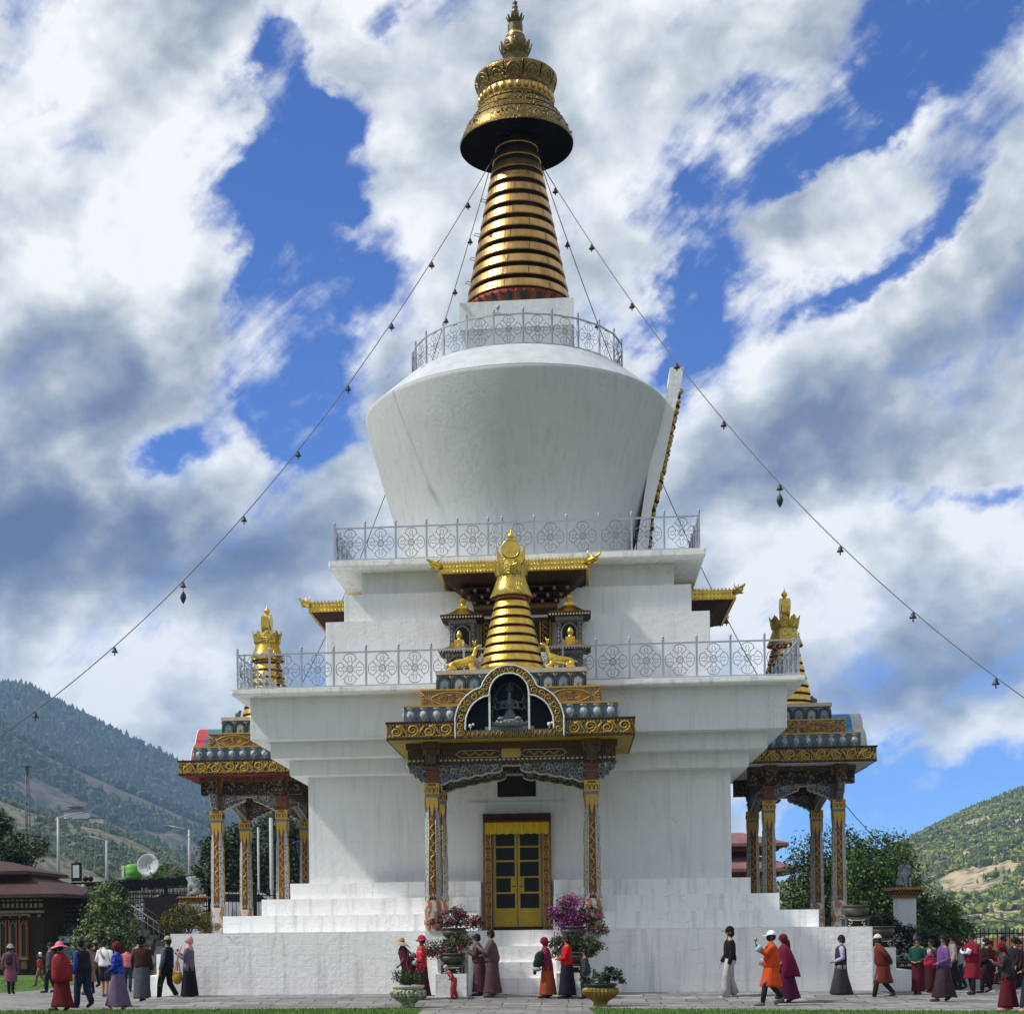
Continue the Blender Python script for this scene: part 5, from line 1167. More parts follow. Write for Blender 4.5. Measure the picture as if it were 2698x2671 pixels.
# right
leafy('tree', (8.0, 36, 0), blobset(0, 0, 5.0, 7.9, 1.7, 5, 21), 6000, .10, GM, 21, 2, .2, 'tree whose top shows above the pagoda roof right of the white wall', group='trees behind the right porch')
leafy('tree', (11.9, 19.0, 0), [(0, 0, 4.2, 1.6, 1.2, 1.4), (-.9, 0, 3.2, 1.2, 1.1, 1.4), (.8, 0, 3.2, 1.2, 1.1, 1.5), (0, 0, 2.0, 1.9, 1.3, 1.1), (-.2, 0, 1.0, 2, 1.2, .8)], 17000, .075, [GM[0], GD[1], GM[1]], 22, 1.8, .2, 'dark green tree between the columns of the right porch', group='trees behind the right porch')
leafy('tree', (13.4, 17.3, 0), [(0, 0, 4.3, 1.25, 1.1, 1.1), (-.7, 0, 3.6, 1.1, 1.1, 1.2), (.7, 0, 3.2, 1.1, 1.1, 1.2), (0, 0, 2.3, 1.7, 1.2, 1.2), (.6, 0, 1.3, 1.3, 1.1, .9), (-.6, 0, 1.2, 1.3, 1.1, .9)], 19000, .07, GM, 23, 1.6, .2, 'full green tree beside the right porch, behind the lion pillar', group='trees behind the right porch')
leafy('tree', (15.7, 17.8, 0), [(0, 0, 1.9, 1.0, .9, .9), (.5, 0, 1.3, .9, .8, .7), (-.5, 0, 1.2, .9, .8, .8), (1.0, 0, 1.6, .5, .5, .35)], 9000, .065, GM, 24, .9, .12, 'low green tree right of the lion pillar above the iron fence', group='trees behind the right porch')
leafy('shrub', (10.75, 3.6, 0), [(0, 0, 1.6, .55, .5, .40), (.3, 0, 1.2, .6, .5, .45), (.65, 0, 1.45, .45, .4, .15), (-.3, 0, 1.1, .5, .5, .5), (.6, 0, .8, .6, .5, .4)], 7000, .045, [leafmat('dark_shrub_leaf', (.014, .018, .010)), leafmat('dark_shrub_leaf_red', (.035, .02, .016)), GD[0]], 25, .7, .06, 'dark reddish leaved shrub in front of the white lion pillar', 'shrub')  # very dark green and dull red leaf tones
leafy('shrub', (12.6, 3.6, 0), [(0, 0, .95, .55, .5, .35), (-.35, 0, 1.3, .28, .3, .16), (.4, 0, .7, .5, .5, .3)], 4000, .04, [leafmat('dark_shrub_leaf', (.014, .018, .010)), GD[0], GD[1]], 26, .5, .05, 'dark shrub at the foot of the lion pillar, behind the walkers', 'shrub')

# ================================================================ pots
def flowerpot(loc, label, sc=1.0, stand=True):
    root = empty('planter', loc, 0, label, 'planter', 'planters on the stupa steps'); root.scale = (sc, sc, sc); z = .20 if stand else 0
    b = MB(); b.lathe([(.14, z), (.20, z + .02), (.27, z + .09), (.30, z + .15), (.29, z + .19), (.26, z + .21), (.28, z + .225), (.315, z + .235), (.315, z + .265), (.27, z + .265), (.25, z + .22)], 28); b.build('pot', POTM, root)
    b = MB(); b.lathe([(.25, z + .235), (.01, z + .25)], 20, cap=False); b.build('soil', mat('soil', (.05, .035, .025), .95), root)
    if stand:
        b = MB(); b.box(-.25, .25, -.25, .25, .16, .20); 
        for sx in (-1, 1):
            for sy in (-1, 1): b.box(sx * .23 - .02, sx * .23 + .02, sy * .23 - .02, sy * .23 + .02, 0, .16)
        b.box(-.21, .21, -.19, .19, .0, .16, 1)
        for sx in (-1, 1): b.tube([(sx * .19, -.25, .15), (sx * .12, -.25, .12), (sx * .10, -.25, .08), (sx * .15, -.25, .06), (sx * .17, -.25, .09)], .009, 4, 2); b.tube([(sx * .19, -.25, .02), (sx * .13, -.25, .03)], .009, 4, 2)
        b.tube([(-.19, -.252, .155), (-.10, -.252, .135), (.10, -.252, .135), (.19, -.252, .155)], .008, 4, 2); b.build('stand', [POTM, BLACKP, CREAM], root)
    return root
POTM = mat('dark_glazed_clay', (.075, .075, .06), .45, 0, .5, 14, .4, 30)
PINKL = [leafmat('azalea_leaf', (.06, .035, .02)), leafmat('azalea_pink', (.32, .07, .14)), leafmat('azalea_dark_red', (.13, .03, .04)), leafmat('azalea_olive', (.08, .08, .025))]
MAGL = [leafmat('magenta_flower', (.28, .035, .20)), leafmat('magenta_dark', (.17, .02, .12)), leafmat('magenta_pale', (.40, .11, .29)), leafmat('azalea_leaf', (.06, .035, .02))]
GRL = [GM[0], leafmat('azalea_olive', (.08, .08, .025)), leafmat('potted_leaf', (.05, .07, .02))]
def plant(loc, blobs, n, s, mats, seed, label, cat='flowers'):
    return leafy('potted_plant', loc, blobs, n, s, mats, seed, .12, .03, label, cat, 'plants in the planters', clump=.17)
for i, (x, y, z, lb) in enumerate(((-1.34, -9.12, 1.21, 'upper dark clay planter left of the front stair, under the pink azalea'), (1.40, -9.12, 1.21, 'upper dark clay planter right of the front stair, under the magenta azalea'), (-1.34, -9.70, .63, 'lower dark clay planter left of the front stair'), (1.42, -9.70, .63, 'lower dark clay planter right of the front stair, behind the woman in red'), (8.22, -6.4, 1.6, 'dark clay planter standing on the right corner of the plinth'), (8.98, -5.6, 1.08, 'dark clay planter on the lower right side step, behind the man in the white cap'), (-9.55, -2.25, .98, 'planter on the left side step holding the olive shrub'))):
    flowerpot((x, y, z), lb, 1.0 if i < 4 else 1.12)
plant((-1.30, -9.12, 1.66), [(-.1, 0, .24, .34, .25, .17), (.28, 0, .16, .36, .25, .13), (-.33, 0, .10, .26, .2, .11), (.50, 0, .13, .16, .16, .12), (.0, 0, .36, .22, .2, .10)], 3600, .026, PINKL, 41, 'pink and dark red azalea spreading over the upper left planter')
plant((-1.45, -9.66, 1.10), [(-.35, 0, .10, .32, .25, .15), (.1, 0, .14, .34, .25, .14), (.32, 0, .26, .26, .2, .14), (-.1, 0, .0, .38, .25, .12)], 3200, .028, GRL + [PINKL[1]], 42, 'green azalea with a few pink blooms in the lower left planter')
plant((1.32, -9.12, 1.66), [(.05, 0, .56, .32, .25, .12), (-.18, 0, .34, .32, .25, .17), (.05, 0, .20, .38, .25, .15), (-.05, 0, .10, .32, .25, .12)], 4600, .028, MAGL, 43, 'bright magenta azalea on the upper right planter')
plant((1.75, -9.2, 1.62), [(.05, 0, .35, .30, .25, .17), (.2, 0, .10, .22, .2, .2), (.28, 0, -.08, .2, .2, .12)], 1500, .028, [PINKL[0], GRL[1], GRL[2], PINKL[1]], 44, 'straggling green and red branch right of the magenta azalea')
plant((1.45, -9.66, 1.10), [(-.30, 0, .24, .34, .25, .15), (.1, 0, .22, .36, .25, .17), (.38, 0, .10, .26, .25, .15), (-.36, 0, .04, .2, .2, .15), (.1, 0, .0, .38, .25, .12)], 3800, .028, GRL, 45, 'dense green azalea in the lower right planter')
# the two bowls at the corners of the path
def bowl(loc, label, gold):
    root = empty('planter_bowl', loc, 0, label, 'planter', 'planter bowls at the corners of the path'); b = MB(); n = 56; prof = [(.16, .0), (.14, .05), (.16, .10), (.24, .16), (.345, .24), (.375, .31), (.36, .36), (.31, .395)]
    vs = []
    for r, z in prof:
        for k in range(n): a = 2 * pi * k / n; rr = r * (1 + (.045 if .1 < z < .38 else .0) * (1 if k % 2 else -1)); vs.append((rr * math.cos(a), rr * math.sin(a), z))
    fs = []; 
    for i in range(len(prof) - 1):
        for k in range(n): fs.append((i * n + k, i * n + (k + 1) % n, (i + 1) * n + (k + 1) % n, (i + 1) * n + k))
    b.add(vs, fs, 0, False); b.build('bowl', gold, root)
    b = MB(); b.lathe([(.30, .39), (.335, .42), (.35, .46), (.34, .475), (.30, .475), (.27, .43)], 32); b.build('rim', mat('black_glaze', (.02, .025, .03), .35) if gold is BOWLG else mat('pale_stone_rim', (.42, .42, .38), .7), root)
    b = MB(); b.lathe([(.27, .43), (.01, .45)], 20, cap=False); b.build('soil', mat('soil', (.05, .035, .025), .95), root)
BOWLG = mat('gold_bowl_paint', (.20, .14, .035), .45, .5, .4, 9); 
bowl((1.95, -12.3, 0.0), 'gold fluted planter bowl at the right corner of the path', BOWLG)
bowl((-2.06, -12.5, 0.0), 'weathered white fluted planter bowl at the left corner of the path', mat('weathered_stone_bowl', (.38, .38, .30), .8, 0, .5, 6, .4, 20, color2=(.09, .11, .05), kind='noise', lo=.45, hi=.6))
plant((1.98, -12.3, .46), [(-.12, 0, .16, .30, .25, .14), (.18, 0, .18, .28, .22, .14), (-.25, 0, .08, .18, .2, .1), (.38, 0, .08, .14, .14, .08), (.05, 0, .28, .2, .15, .07)], 1300, .032, GD, 46, 'dark green leafy plant in the gold fluted bowl', 'plant')
plant((-2.05, -12.5, .46), [(0, 0, .14, .30, .26, .13), (-.1, 0, .22, .22, .2, .1), (.15, 0, .2, .2, .2, .1)], 1500, .022, GD, 47, 'dark green clipped shrub in the weathered white bowl', 'plant')

# ================================================================ guy wires with bells
def cam_free(p): return p
BELL = MB(); BELL.lathe([(.075, -.13), (.07, -.115), (.045, -.08), (.035, -.035), (.012, -.015), (.008, .0)], 10); BELL.lathe([(.012, -.20), (.02, -.19), (.012, -.17), (.005, -.12)], 6)
_o = BELL.build('bell', mat('dull_bell_metal', (.05, .05, .055), .5, .6)); BELLD = _o.data; bpy.data.objects.remove(_o)
LANT = MB(); LANT.lathe([(.005, -.52), (.05, -.44), (.075, -.36), (.05, -.28), (.008, -.22), (.006, -.14)], 8); LANT.lathe([(.075, -.13), (.07, -.115), (.045, -.08), (.035, -.035), (.012, -.015), (.008, .0)], 10)
_o = LANT.build('lantern_bell', mat('dull_bell_metal')); LANTD = _o.data; bpy.data.objects.remove(_o)
def wire(p0, p1, sag, label, bells, where):
    p0, p1 = Vector(p0), Vector(p1)
    def P(t): q = p0.lerp(p1, t); q.z -= sag * 4 * t * (1 - t); return q
    mb = MB(); mb.tube([P(t / 60) for t in range(61)], .013, 5); tag(mb.build('guy_wire', mat('wire_steel', (.12, .13, .15), .5, .5)), label, 'wire', 'guy wires from the parasol')
    ords = ['topmost', 'second', 'third', 'fourth', 'fifth', 'sixth', 'seventh', 'eighth', 'ninth', 'tenth', 'eleventh', 'twelfth']
    for i, (t, k) in enumerate(bells):
        q = P(t); o = bpy.data.objects.new('hanging_bell', LANTD if k else BELLD); col.objects.link(o); o.location = (q.x, q.y, q.z - .012); o.scale = (1.1,) * 3
        tag(o, ('bell with a long dark drop on %s, %s from the top' if k else 'small dark bell hanging on %s, %s from the top') % (where, ords[i]), 'bell', 'bells hanging on the guy wires')
def bl(ts, lant=()): return [(t, i in lant) for i, t in enumerate(ts)]
wire((-.3, -.3, 24.5), (-24.36, -18.17, 2.61), 7.38, 'guy wire with bells falling from the gilded parasol to the lower left', bl([.044, .085, .129, .175, .226, .279, .336, .397, .464], (6,)), 'the near left guy wire')
wire((.76, -.76, 23.34), (24.69, -27.74, .79), 7.99, 'guy wire with bells falling from the gilded parasol to the lower right', bl([.015, .056, .099, .144, .188, .237, .286, .34, .396], (5,)), 'the near right guy wire')
wire((-.83, .83, 24.14), (-13.0, 3.0, 3.64), 4.82, 'steeper guy wire behind the dome on the left', bl([.05, .089, .112, .2]), 'the far left guy wire')
wire((.54, .54, 24.53), (15.11, 3.23, 1.63), 5.47, 'steeper guy wire behind the dome on the right', bl([.062, .12, .376]), 'the far right guy wire')
# ================================================================ left background
ROOFR = mat('faded_red_roof', (.060, .028, .030), .7, 0, .3, 3)
root = empty('gallery_building', (-26, 17, 0), 0, 'traditional timber building with faded red roofs at the left edge of the lawn', 'building')
def R2(b, name, m, par=root): return b.build(name, m, par)
ox, oy = -26, 17
def lx(x): return x - ox
def ly(y): return y - oy
b = MB(); b.box(lx(-33), lx(-19.85), ly(15.2), ly(20.5), 0, 3.1); R2(b, 'wall', mat('dark_timber_wall', (.035, .022, .016), .8, 0, .4, 5))
b = MB()
def hip(b, x0, x1, y0, y1, z0, z1, ins):
    V = [(x0, y0, z0), (x1, y0, z0), (x1, y1, z0), (x0, y1, z0), (x0 + ins, y0 + ins, z1), (x1 - ins, y0 + ins, z1), (x1 - ins, y1 - ins, z1), (x0 + ins, y1 - ins, z1), (x0, y0, z0 - .14), (x1, y0, z0 - .14), (x1, y1, z0 - .14), (x0, y1, z0 - .14)]
    b.add(V, [(0, 1, 5, 4), (1, 2, 6, 5), (2, 3, 7, 6), (3, 0, 4, 7), (4, 5, 6, 7), (8, 9, 1, 0), (9, 10, 2, 1), (10, 11, 3, 2), (11, 8, 0, 3), (8, 11, 10, 9)])
hip(b, lx(-34.5), lx(-18.75), ly(14.3), ly(21.8), 3.25, 3.98, 2.0); R2(b, 'roof', ROOFR)
b = MB(); b.box(lx(-31), lx(-20.7), ly(16.1), ly(19.5), 3.9, 4.15); R2(b, 'roof_lantern', DKBROWN)
b = MB(); hip(b, lx(-32.5), lx(-20.6), ly(15.4), ly(20.5), 4.22, 4.72, 1.8); R2(b, 'roof', ROOFR)
TIMB = mat('weathered_timber', (.27, .20, .15), .75, 0, .4, 8); ORG = mat('orange_timber', (.30, .09, .03), .7, 0, .3, 9)
b = MB()
for row, (z, dz, st, w) in enumerate(((2.98, .08, .19, .05), (2.72, .17, .19, .045), (2.34, .10, .40, .03))):
    x = -30
    while x < -19.9:
        b.box(lx(x), lx(x + w * 2), ly(14.98 - .04 * (2 - row)), ly(15.18), z, z + dz); x += st
b.box(lx(-33), lx(-19.8), ly(14.98), ly(15.2), 2.50, 2.60); b.box(lx(-33), lx(-20.4), ly(15.02), ly(15.2), 2.40, 2.46); R2(b, 'carved_cornice', [TIMB])
x = -29.42
while x < -20.45:
    f = MB(); f.box(lx(x), lx(x + .08), ly(15.02), ly(15.195), .75, 2.22, 1); f.box(lx(x + .44), lx(x + .50), ly(15.02), ly(15.195), .75, 2.22, 1)
    f.tube([(lx(x + .10), ly(15.08), 1.9), (lx(x + .13), ly(15.06), 2.05), (lx(x + .27), ly(15.06), 2.17), (lx(x + .40), ly(15.06), 2.05), (lx(x + .43), ly(15.08), 1.9)], .035, 4, 0); f.box(lx(x + .08), lx(x + .14), ly(15.04), ly(15.19), .75, 1.95, 0); f.box(lx(x), lx(x + .5), ly(15.0), ly(15.19), .62, .75, 0)
    f.box(lx(x + .14), lx(x + .44), ly(15.12), ly(15.17), .75, 2.16, 2)
    pn = MB(); pn.box(lx(x + .1), lx(x + .42), ly(15.05), ly(15.19), .25, .56)
    fo = f.build('window', [TIMB, ORG, mat('dim_window', (.03, .035, .035), .3), mat('painted_panel', (.22, .13, .07), .7)], root); fo.scale = (.70, 1, 1); fo.location.x = (lx(x)) * .30; pn.build('painted_panel', mat('painted_panel', (.22, .13, .07), .7), fo); x += .43
# stone wall and signs beside it
STONE = mat('dark_rubble_stone', (.10, .10, .095), .9, 0, .5, 3, .9, 4.5, color2=(.015, .015, .015), kind='crack', lo=.09, hi=.02, stretch=(1, 1, 2.6), bdist=.08)
b = MB(); b.box(-19.8, -13.4, 17.1, 17.6, 0, 2.1); tag(b.build('stone_wall', STONE), 'dark rubble stone wall between the red roofed building and the big bush', 'wall')
def signboard(loc, w, h, c, label, dots):
    root = empty('sign', loc, 0, label, 'sign'); b = MB(); b.box(-w / 2, w / 2, -.02, .02, -h / 2, h / 2); b.build('board', c, root)
    b = MB()
    for sx in (-1, 1): b.box(sx * w * .35 - .02, sx * w * .35 + .02, .02, .05, -loc[2] + .0, h / 2)
    b.build('post', DARK, root)
    if dots:
        b = MB(); b.lathe([(.001, 0), (.055, 0), (.055, .006), (.001, .006)], 12, (0, 0, 0)); b.xf(Matrix.Translation((-w * .30, -.022, 0)) @ Matrix.Rotation(pi / 2, 4, 'X'))
        for k, x in enumerate((-.03, .04, .11, .26, .32)): b.box(x - .022, x + .022, -.028, -.022, -.06 + .01 * (k % 2), .06); b.box(x - .035, x + .03, -.029, -.023, .0, .015)
        b.build('lettering', mat('sign_blue', (.03, .13, .40), .5), root)
signboard((-19.35, 16.9, 1.42), .92, .26, mat('sign_pale_blue', (.50, .60, .66), .5), 'small pale blue sign with blue lettering against the dark stone wall', True)
signboard((-19.35, 16.8, .82), .85, .62, mat('sign_grey_blue', (.26, .34, .38), .5), 'plain grey blue board below the small lettered sign on the stone wall', False)
# mesh fence above the stone wall
IRON = mat('black_iron', (.012, .012, .013), .5, .4, .3, 5)
def picket(p0, p1, z0, z1, sp, label, post_every=None, r=.014, spike=True, base=None, rails=(0.12, .88)):
    p0, p1 = Vector((p0[0], p0[1], z0)), Vector((p1[0], p1[1], z0)); L = (p1 - p0).length; n = int(L / sp); root = empty('iron_fence', p0, 0, label, 'fence'); b = MB(); pst = []
    for k in range(n + 1):
        q = (p1 - p0) * (k / n); H = z1 - z0
        if post_every and k % post_every == 0: pst.append(q); continue
        b.tube([(q.x, q.y, 0), (q.x, q.y, H)], r, 4, smooth=False); 
        if spike: b.tube([(q.x, q.y, H), (q.x, q.y, H + .10)], [r * 1.9, .002], 4, smooth=False)
    q = p1 - p0
    for f in rails: b.tube([(0, 0, (z1 - z0) * f), (q.x, q.y, (z1 - z0) * f)], r * 1.5, 4, smooth=False)
    b.build('pickets', IRON, root)
    for q in pst: b = MB(); b.box(q.x - .07, q.x + .07, q.y - .07, q.y + .07, -(z0 if z0 < 2 else .1), z1 - z0 + .16); b.box(q.x - .09, q.x + .09, q.y - .09, q.y + .09, z1 - z0 + .16, z1 - z0 + .22); b.build('post', IRON, root)
    return root
picket((-19.7, 17.4), (-13.6, 17.5), 2.1, 3.35, .11, 'dense black iron fence on top of the dark stone wall', None, .016, False, rails=(.05, .2, .35, .5, .65, .8, .96))
picket((-13.4, 16.8), (-10.2, 17.2), 1.9, 3.3, .15, 'black spiked iron fence seen behind the left porch columns', 12)
picket((-17.0, 16.6), (-13.4, 16.8), 2.3, 3.35, .15, 'black spiked iron fence behind the lion statue on the left', 12)
b = MB(); b.box(-15.9, -10, 17.6, 24, 0, 1.9); tag(b.build('terrace_wall', mat('dark_terrace_wall', (.05, .05, .048), .9, 0, .4, 2)), 'low dark terrace wall carrying the parking area behind the left porch', 'wall')  # even dark grey wall colour
b = MB(); b.box(-15.9, -14.6, 16.0, 16.2, 1.0, 3.1); tag(b.build('screen_panel', BLACKP), 'black sheet panel beside the big bush at the head of the stairs', 'panel')
# outdoor stairs
root = empty('staircase', (-15.2, 14.5, 0), 0, 'outdoor staircase with slanting metal handrails between the big bush and the plinth', 'stairs')
b = MB()
for k in range(9): b.box(-.9 + k * .30, -.6 + k * .30, -.5, .9, 0, 2.0 - k * .22)
b.build('flight', mat('stair_concrete', (.16, .16, .16), .9), root)
for yy in (-.5, .9):
    b = MB(); b.tube([(-.9, yy, 2.9), (2.0, yy, .95)], .03, 6); b.tube([(-.9, yy, 2.6), (2.0, yy, .65)], .018, 6)
    for k in range(14): t = k / 13; b.tube([(-.9 + 2.9 * t, yy, .85 + 1.95 * (1 - t) - .78), (-.9 + 2.9 * t, yy, .95 + 1.95 * (1 - t))], .014, 4)
    b.build('handrail', mat('grey_handrail', (.13, .13, .14), .5, .4) if yy < 0 else IRON, root)
# retaining wall with railing behind
RET = mat('pale_rubble_stone', (.26, .24, .21), .9, 0, .4, 2, .6, 2.2, color2=(.12, .11, .10), kind='crack', lo=.07, hi=.02, bdist=.08)
root = empty('retaining_wall', (0, 0, 0), 0, 'pale rubble retaining wall with a dark railing, running behind the left porch', 'wall')
b = MB(); b.add([(-24.5, 34.2, 0), (-9, 35, 0), (-9, 35, 4.3), (-17, 34.6, 4.15), (-24.5, 34.2, 3.75), (-24.5, 34.9, 0), (-9, 35.7, 0), (-9, 35.7, 4.3), (-17, 35.3, 4.15), (-24.5, 34.9, 3.75)], [(0, 1, 2, 3, 4), (9, 8, 7, 6, 5), (4, 3, 8, 9), (3, 2, 7, 8), (0, 4, 9, 5), (1, 6, 7, 2)]); b.build('masonry', RET, root)
b = MB(); b.tube([(-24.4, 34.3, 4.35), (-17, 34.7, 4.78), (-9, 35, 4.9)], .03, 5)
for k in range(60): t = k / 59; x = -24.4 + 15.4 * t; z = np.interp(x, [-24.4, -17, -9], [3.75, 4.15, 4.3]); y = 34.2 + .8 * t; b.box(x - .05, x + .05, y + .1, y + .14, z, z + .58)
b.add([(-24.4, 34.38, 3.9), (-17, 34.78, 4.3), (-9, 35.08, 4.45), (-9, 35.08, 4.85), (-17, 34.78, 4.72), (-24.4, 34.38, 4.28)], [(0, 1, 4, 5), (1, 2, 3, 4)]); b.build('railing', IRON, root)
b = MB(); b.box(-60, -9, 34.95, 60, 0, 3.7); tag(b.build('upper_terrace_ground', EARTH), kind='structure')
# parked cars glimpsed through the fence
def car(loc, rz, c, label):
    root = empty('parked_car', loc, rz, label, 'car', 'cars parked behind the fence on the left'); prof = [(-2.1, .35), (2.1, .35), (2.15, .75), (1.95, .95), (1.1, 1.02), (.6, 1.42), (-1.0, 1.46), (-1.8, 1.05), (-2.12, .98)]
    b = MB(); b.prism(prof, -.82, .82, 'y'); b.build('body', c, root)
    for s in (-1, 1): b = MB(); b.prism([(.95, 1.03), (.52, 1.36), (-.92, 1.40), (-1.55, 1.06)], s * .824, s * .80, 'y'); b.build('window', mat('car_glass', (.02, .025, .03), .1), root)
    for x in (-1.3, 1.35):
        for s in (-1, 1): b = MB(); b.lathe([(.20, -.1), (.33, -.1), (.33, .1), (.20, .1)], 18); b.xf(Matrix.Translation((x, s * .74, .33)) @ Matrix.Rotation(pi / 2, 4, 'X')); b.build('wheel', BLACKP, root)
for i, (x, y, cc, cn) in enumerate(((-15.3, 20.5, (.65, .66, .66), 'white'), (-12.6, 20.8, (.6, .61, .63), 'silver'), (-14.2, 23.0, (.30, .04, .04), 'red'))): car((x, y, 1.9), .1 * i, mat('car_paint_' + cn, cc, .3), '%s car parked behind the iron fence left of the stupa' % cn)
# lamp posts
def lamp(x, y, z, zb, label, arm=-1.5):
    root = empty('street_lamp', (x, y, zb), 0, label, 'street lamp', 'tall pale street lamps in the left background'); b = MB(); H = z - zb; b.tube([(0, 0, 0), (0, 0, H)], [.13, .08], 8); b.build('pole', PALEM, root)
    b = MB(); b.tube([(0, 0, H - .05), (-arm * -.35, 0, H + .12), (arm, 0, H + .30)], .035, 6); b.build('arm', PALEM, root); b = MB(); b.box(arm - .3, arm + .05, -.1, .1, H + .26, H + .34); b.build('lamp_head', mat('lamp_head_grey', (.25, .26, .27), .5), root)
PALEM = mat('pale_galvanised', (.33, .34, .35), .6, .2, .2, 2)
lamp(-29.0, 43.4, 8.6, 3.7, 'tallest pale street lamp above the red roofed building', 2.0)
lamp(-29.2, 53.4, 7.8, 3.7, 'thin pale street lamp rising behind the big bush', -1.2)
lamp(-22.5, 49.0, 8.1, 3.7, 'pale street lamp behind the white lion statue', -1.4)
b = MB(); b.tube([(0, 0, 0), (0, 0, 7.8)], .09, 8); tag(b.build('flag_pole', PALEM, loc=(-11.66, 20.96, -1.2)), 'pale bare pole standing among the trees behind the left porch', 'pole')
b = MB(); b.tube([(0, 0, 0), (0, 0, 7.7)], .05, 8); tag(b.build('flag_pole', PALEM, loc=(-12.22, 20.9, -1.5)), 'thinner pale pole just right of the left porch middle column', 'pole')
root = empty('floodlight_mast', (-22.7, 28.9, 0), 0, 'floodlight mast with a square lamp and round lamps behind the red eaves', 'floodlight'); b = MB(); b.tube([(0, 0, 0), (0, 0, 4.1)], [.12, .10], 8); b.build('pole', PALEM, root)
b = MB(); b.box(-.6, .6, -.06, .06, 4.1, 4.2); b.box(-.55, -.50, -.3, .3, 4.1, 4.16); b.build('crossbar', IRON, root)
b = MB(); b.box(-.58, -.10, -.1, .08, 4.25, 5.15); b.build('floodlight', IRON, root); b = MB(); b.box(-.50, -.18, -.11, -.101, 4.42, 5.05); b.build('lamp_glass', mat('lamp_glass', (.62, .66, .68), .2), root)
for k, x in enumerate((.12, .38)): b = MB(); b.sphere((x, -.05, 4.36), .14, .12, .14); b.build('round_lamp', IRON, root)
root = empty('radio_mast', (-106, 247, 5), 0, 'thin distant lattice mast in front of the left mountain', 'mast'); b = MB()
for k in range(3): a = k * 2.1; b.tube([(.9 * math.cos(a), .9 * math.sin(a), 0), (.25 * math.cos(a), .25 * math.sin(a), 30)], .12, 4)
b.tube([(0, 0, 28), (0, 0, 33.5)], .07, 4)
for k in range(22): z = k * 1.4; r = .9 - .65 * z / 30; a = k * 2.1; b.tube([(r * math.cos(a), r * math.sin(a), z), (r * math.cos(a + 2.1), r * math.sin(a + 2.1), z + 1.2)], .06, 4)
b.lathe([(.1, 30), (1.2, 30.0), (.1, 30.4)], 8); b.build('lattice', mat('mast_grey', (.10, .11, .12), .6, .3), root)
# tanks, dish
TG = mat('tank_green', (.10, .36, .05), .5, 0, .15, 2)
for i, (x, lab) in enumerate(((-23.15, 'left green plastic water tank on a dark stand'), (-22.3 + .0, 'right green plastic water tank behind the satellite dish'))):
    xx = x if i == 0 else -21.85
    root = empty('water_tank', (xx, 39.0, 3.7), 0, lab, 'water tank', 'green water tanks'); b = MB(); b.lathe([(.42, 1.02), (.45, 1.06), (.44, 1.3), (.46, 1.34), (.44, 1.38), (.45, 1.72), (.36, 1.80), (.12, 1.84)], 20); b.build('tank', TG, root)
    b = MB(); b.box(-.35, .35, -.35, .35, 0, 1.02); b.build('stand', DARK, root)
    b = MB(); b.box(-.62, -.49, -.2, .2, 1.1, 1.75); tag(b.build('boiler_box', WHITEP, loc=(xx, 39, 3.7)), 'narrow white box against the %s green water tank' % ('left' if i == 0 else 'right'), 'box')
root = empty('satellite_dish', (-22.0, 38.0, 3.7), 0, 'round grey satellite dish on a thin pole beside the green tanks', 'satellite dish'); b = MB(); b.tube([(0, 0, 0), (0, 0, 1.7)], .035, 6); b.build('pole', PALEM, root)
b = MB(); b.lathe([(.01, .10), (.25, .07), (.42, .02), (.60, -.08), (.62, -.07), (.42, .035), (.01, .115)], 28, cap=False); b.xf(Matrix.Translation((0, -.05, 1.72)) @ Matrix.Rotation(R(82), 4, 'X') @ Matrix.Scale(-1, 4, (0, 0, 1))); b.build('dish', mat('dish_grey', (.55, .56, .60), .5), root, recalc=False); b = MB(); b.tube([(0, -.1, 1.35), (0, -.5, 1.72), (0, -.1, 2.0)], .015, 4); b.build('arm', DARK, root)
# hill temple
root = empty('hill_temple', (-307, 878, 74), 0, 'tiny white temple with a dark roof on the left hill crest', 'temple'); b = MB(); b.box(-7, 7, -4, 4, 0, 4.5); b.box(9, 16, -3, 3, -3, 0); b.build('wall', WHITEP, root)
b = MB(); hip(b, -9, 9, -6, 6, 4.7, 6.2, 4); b.box(-3, 3, -2, 2, 6.2, 7.2); hip(b, -5, 5, -4, 4, 7.3, 8.4, 3); hip(b, 8, 17, -4, 4, .1, 1.0, 2); b.build('roof', DKBROWN, root)
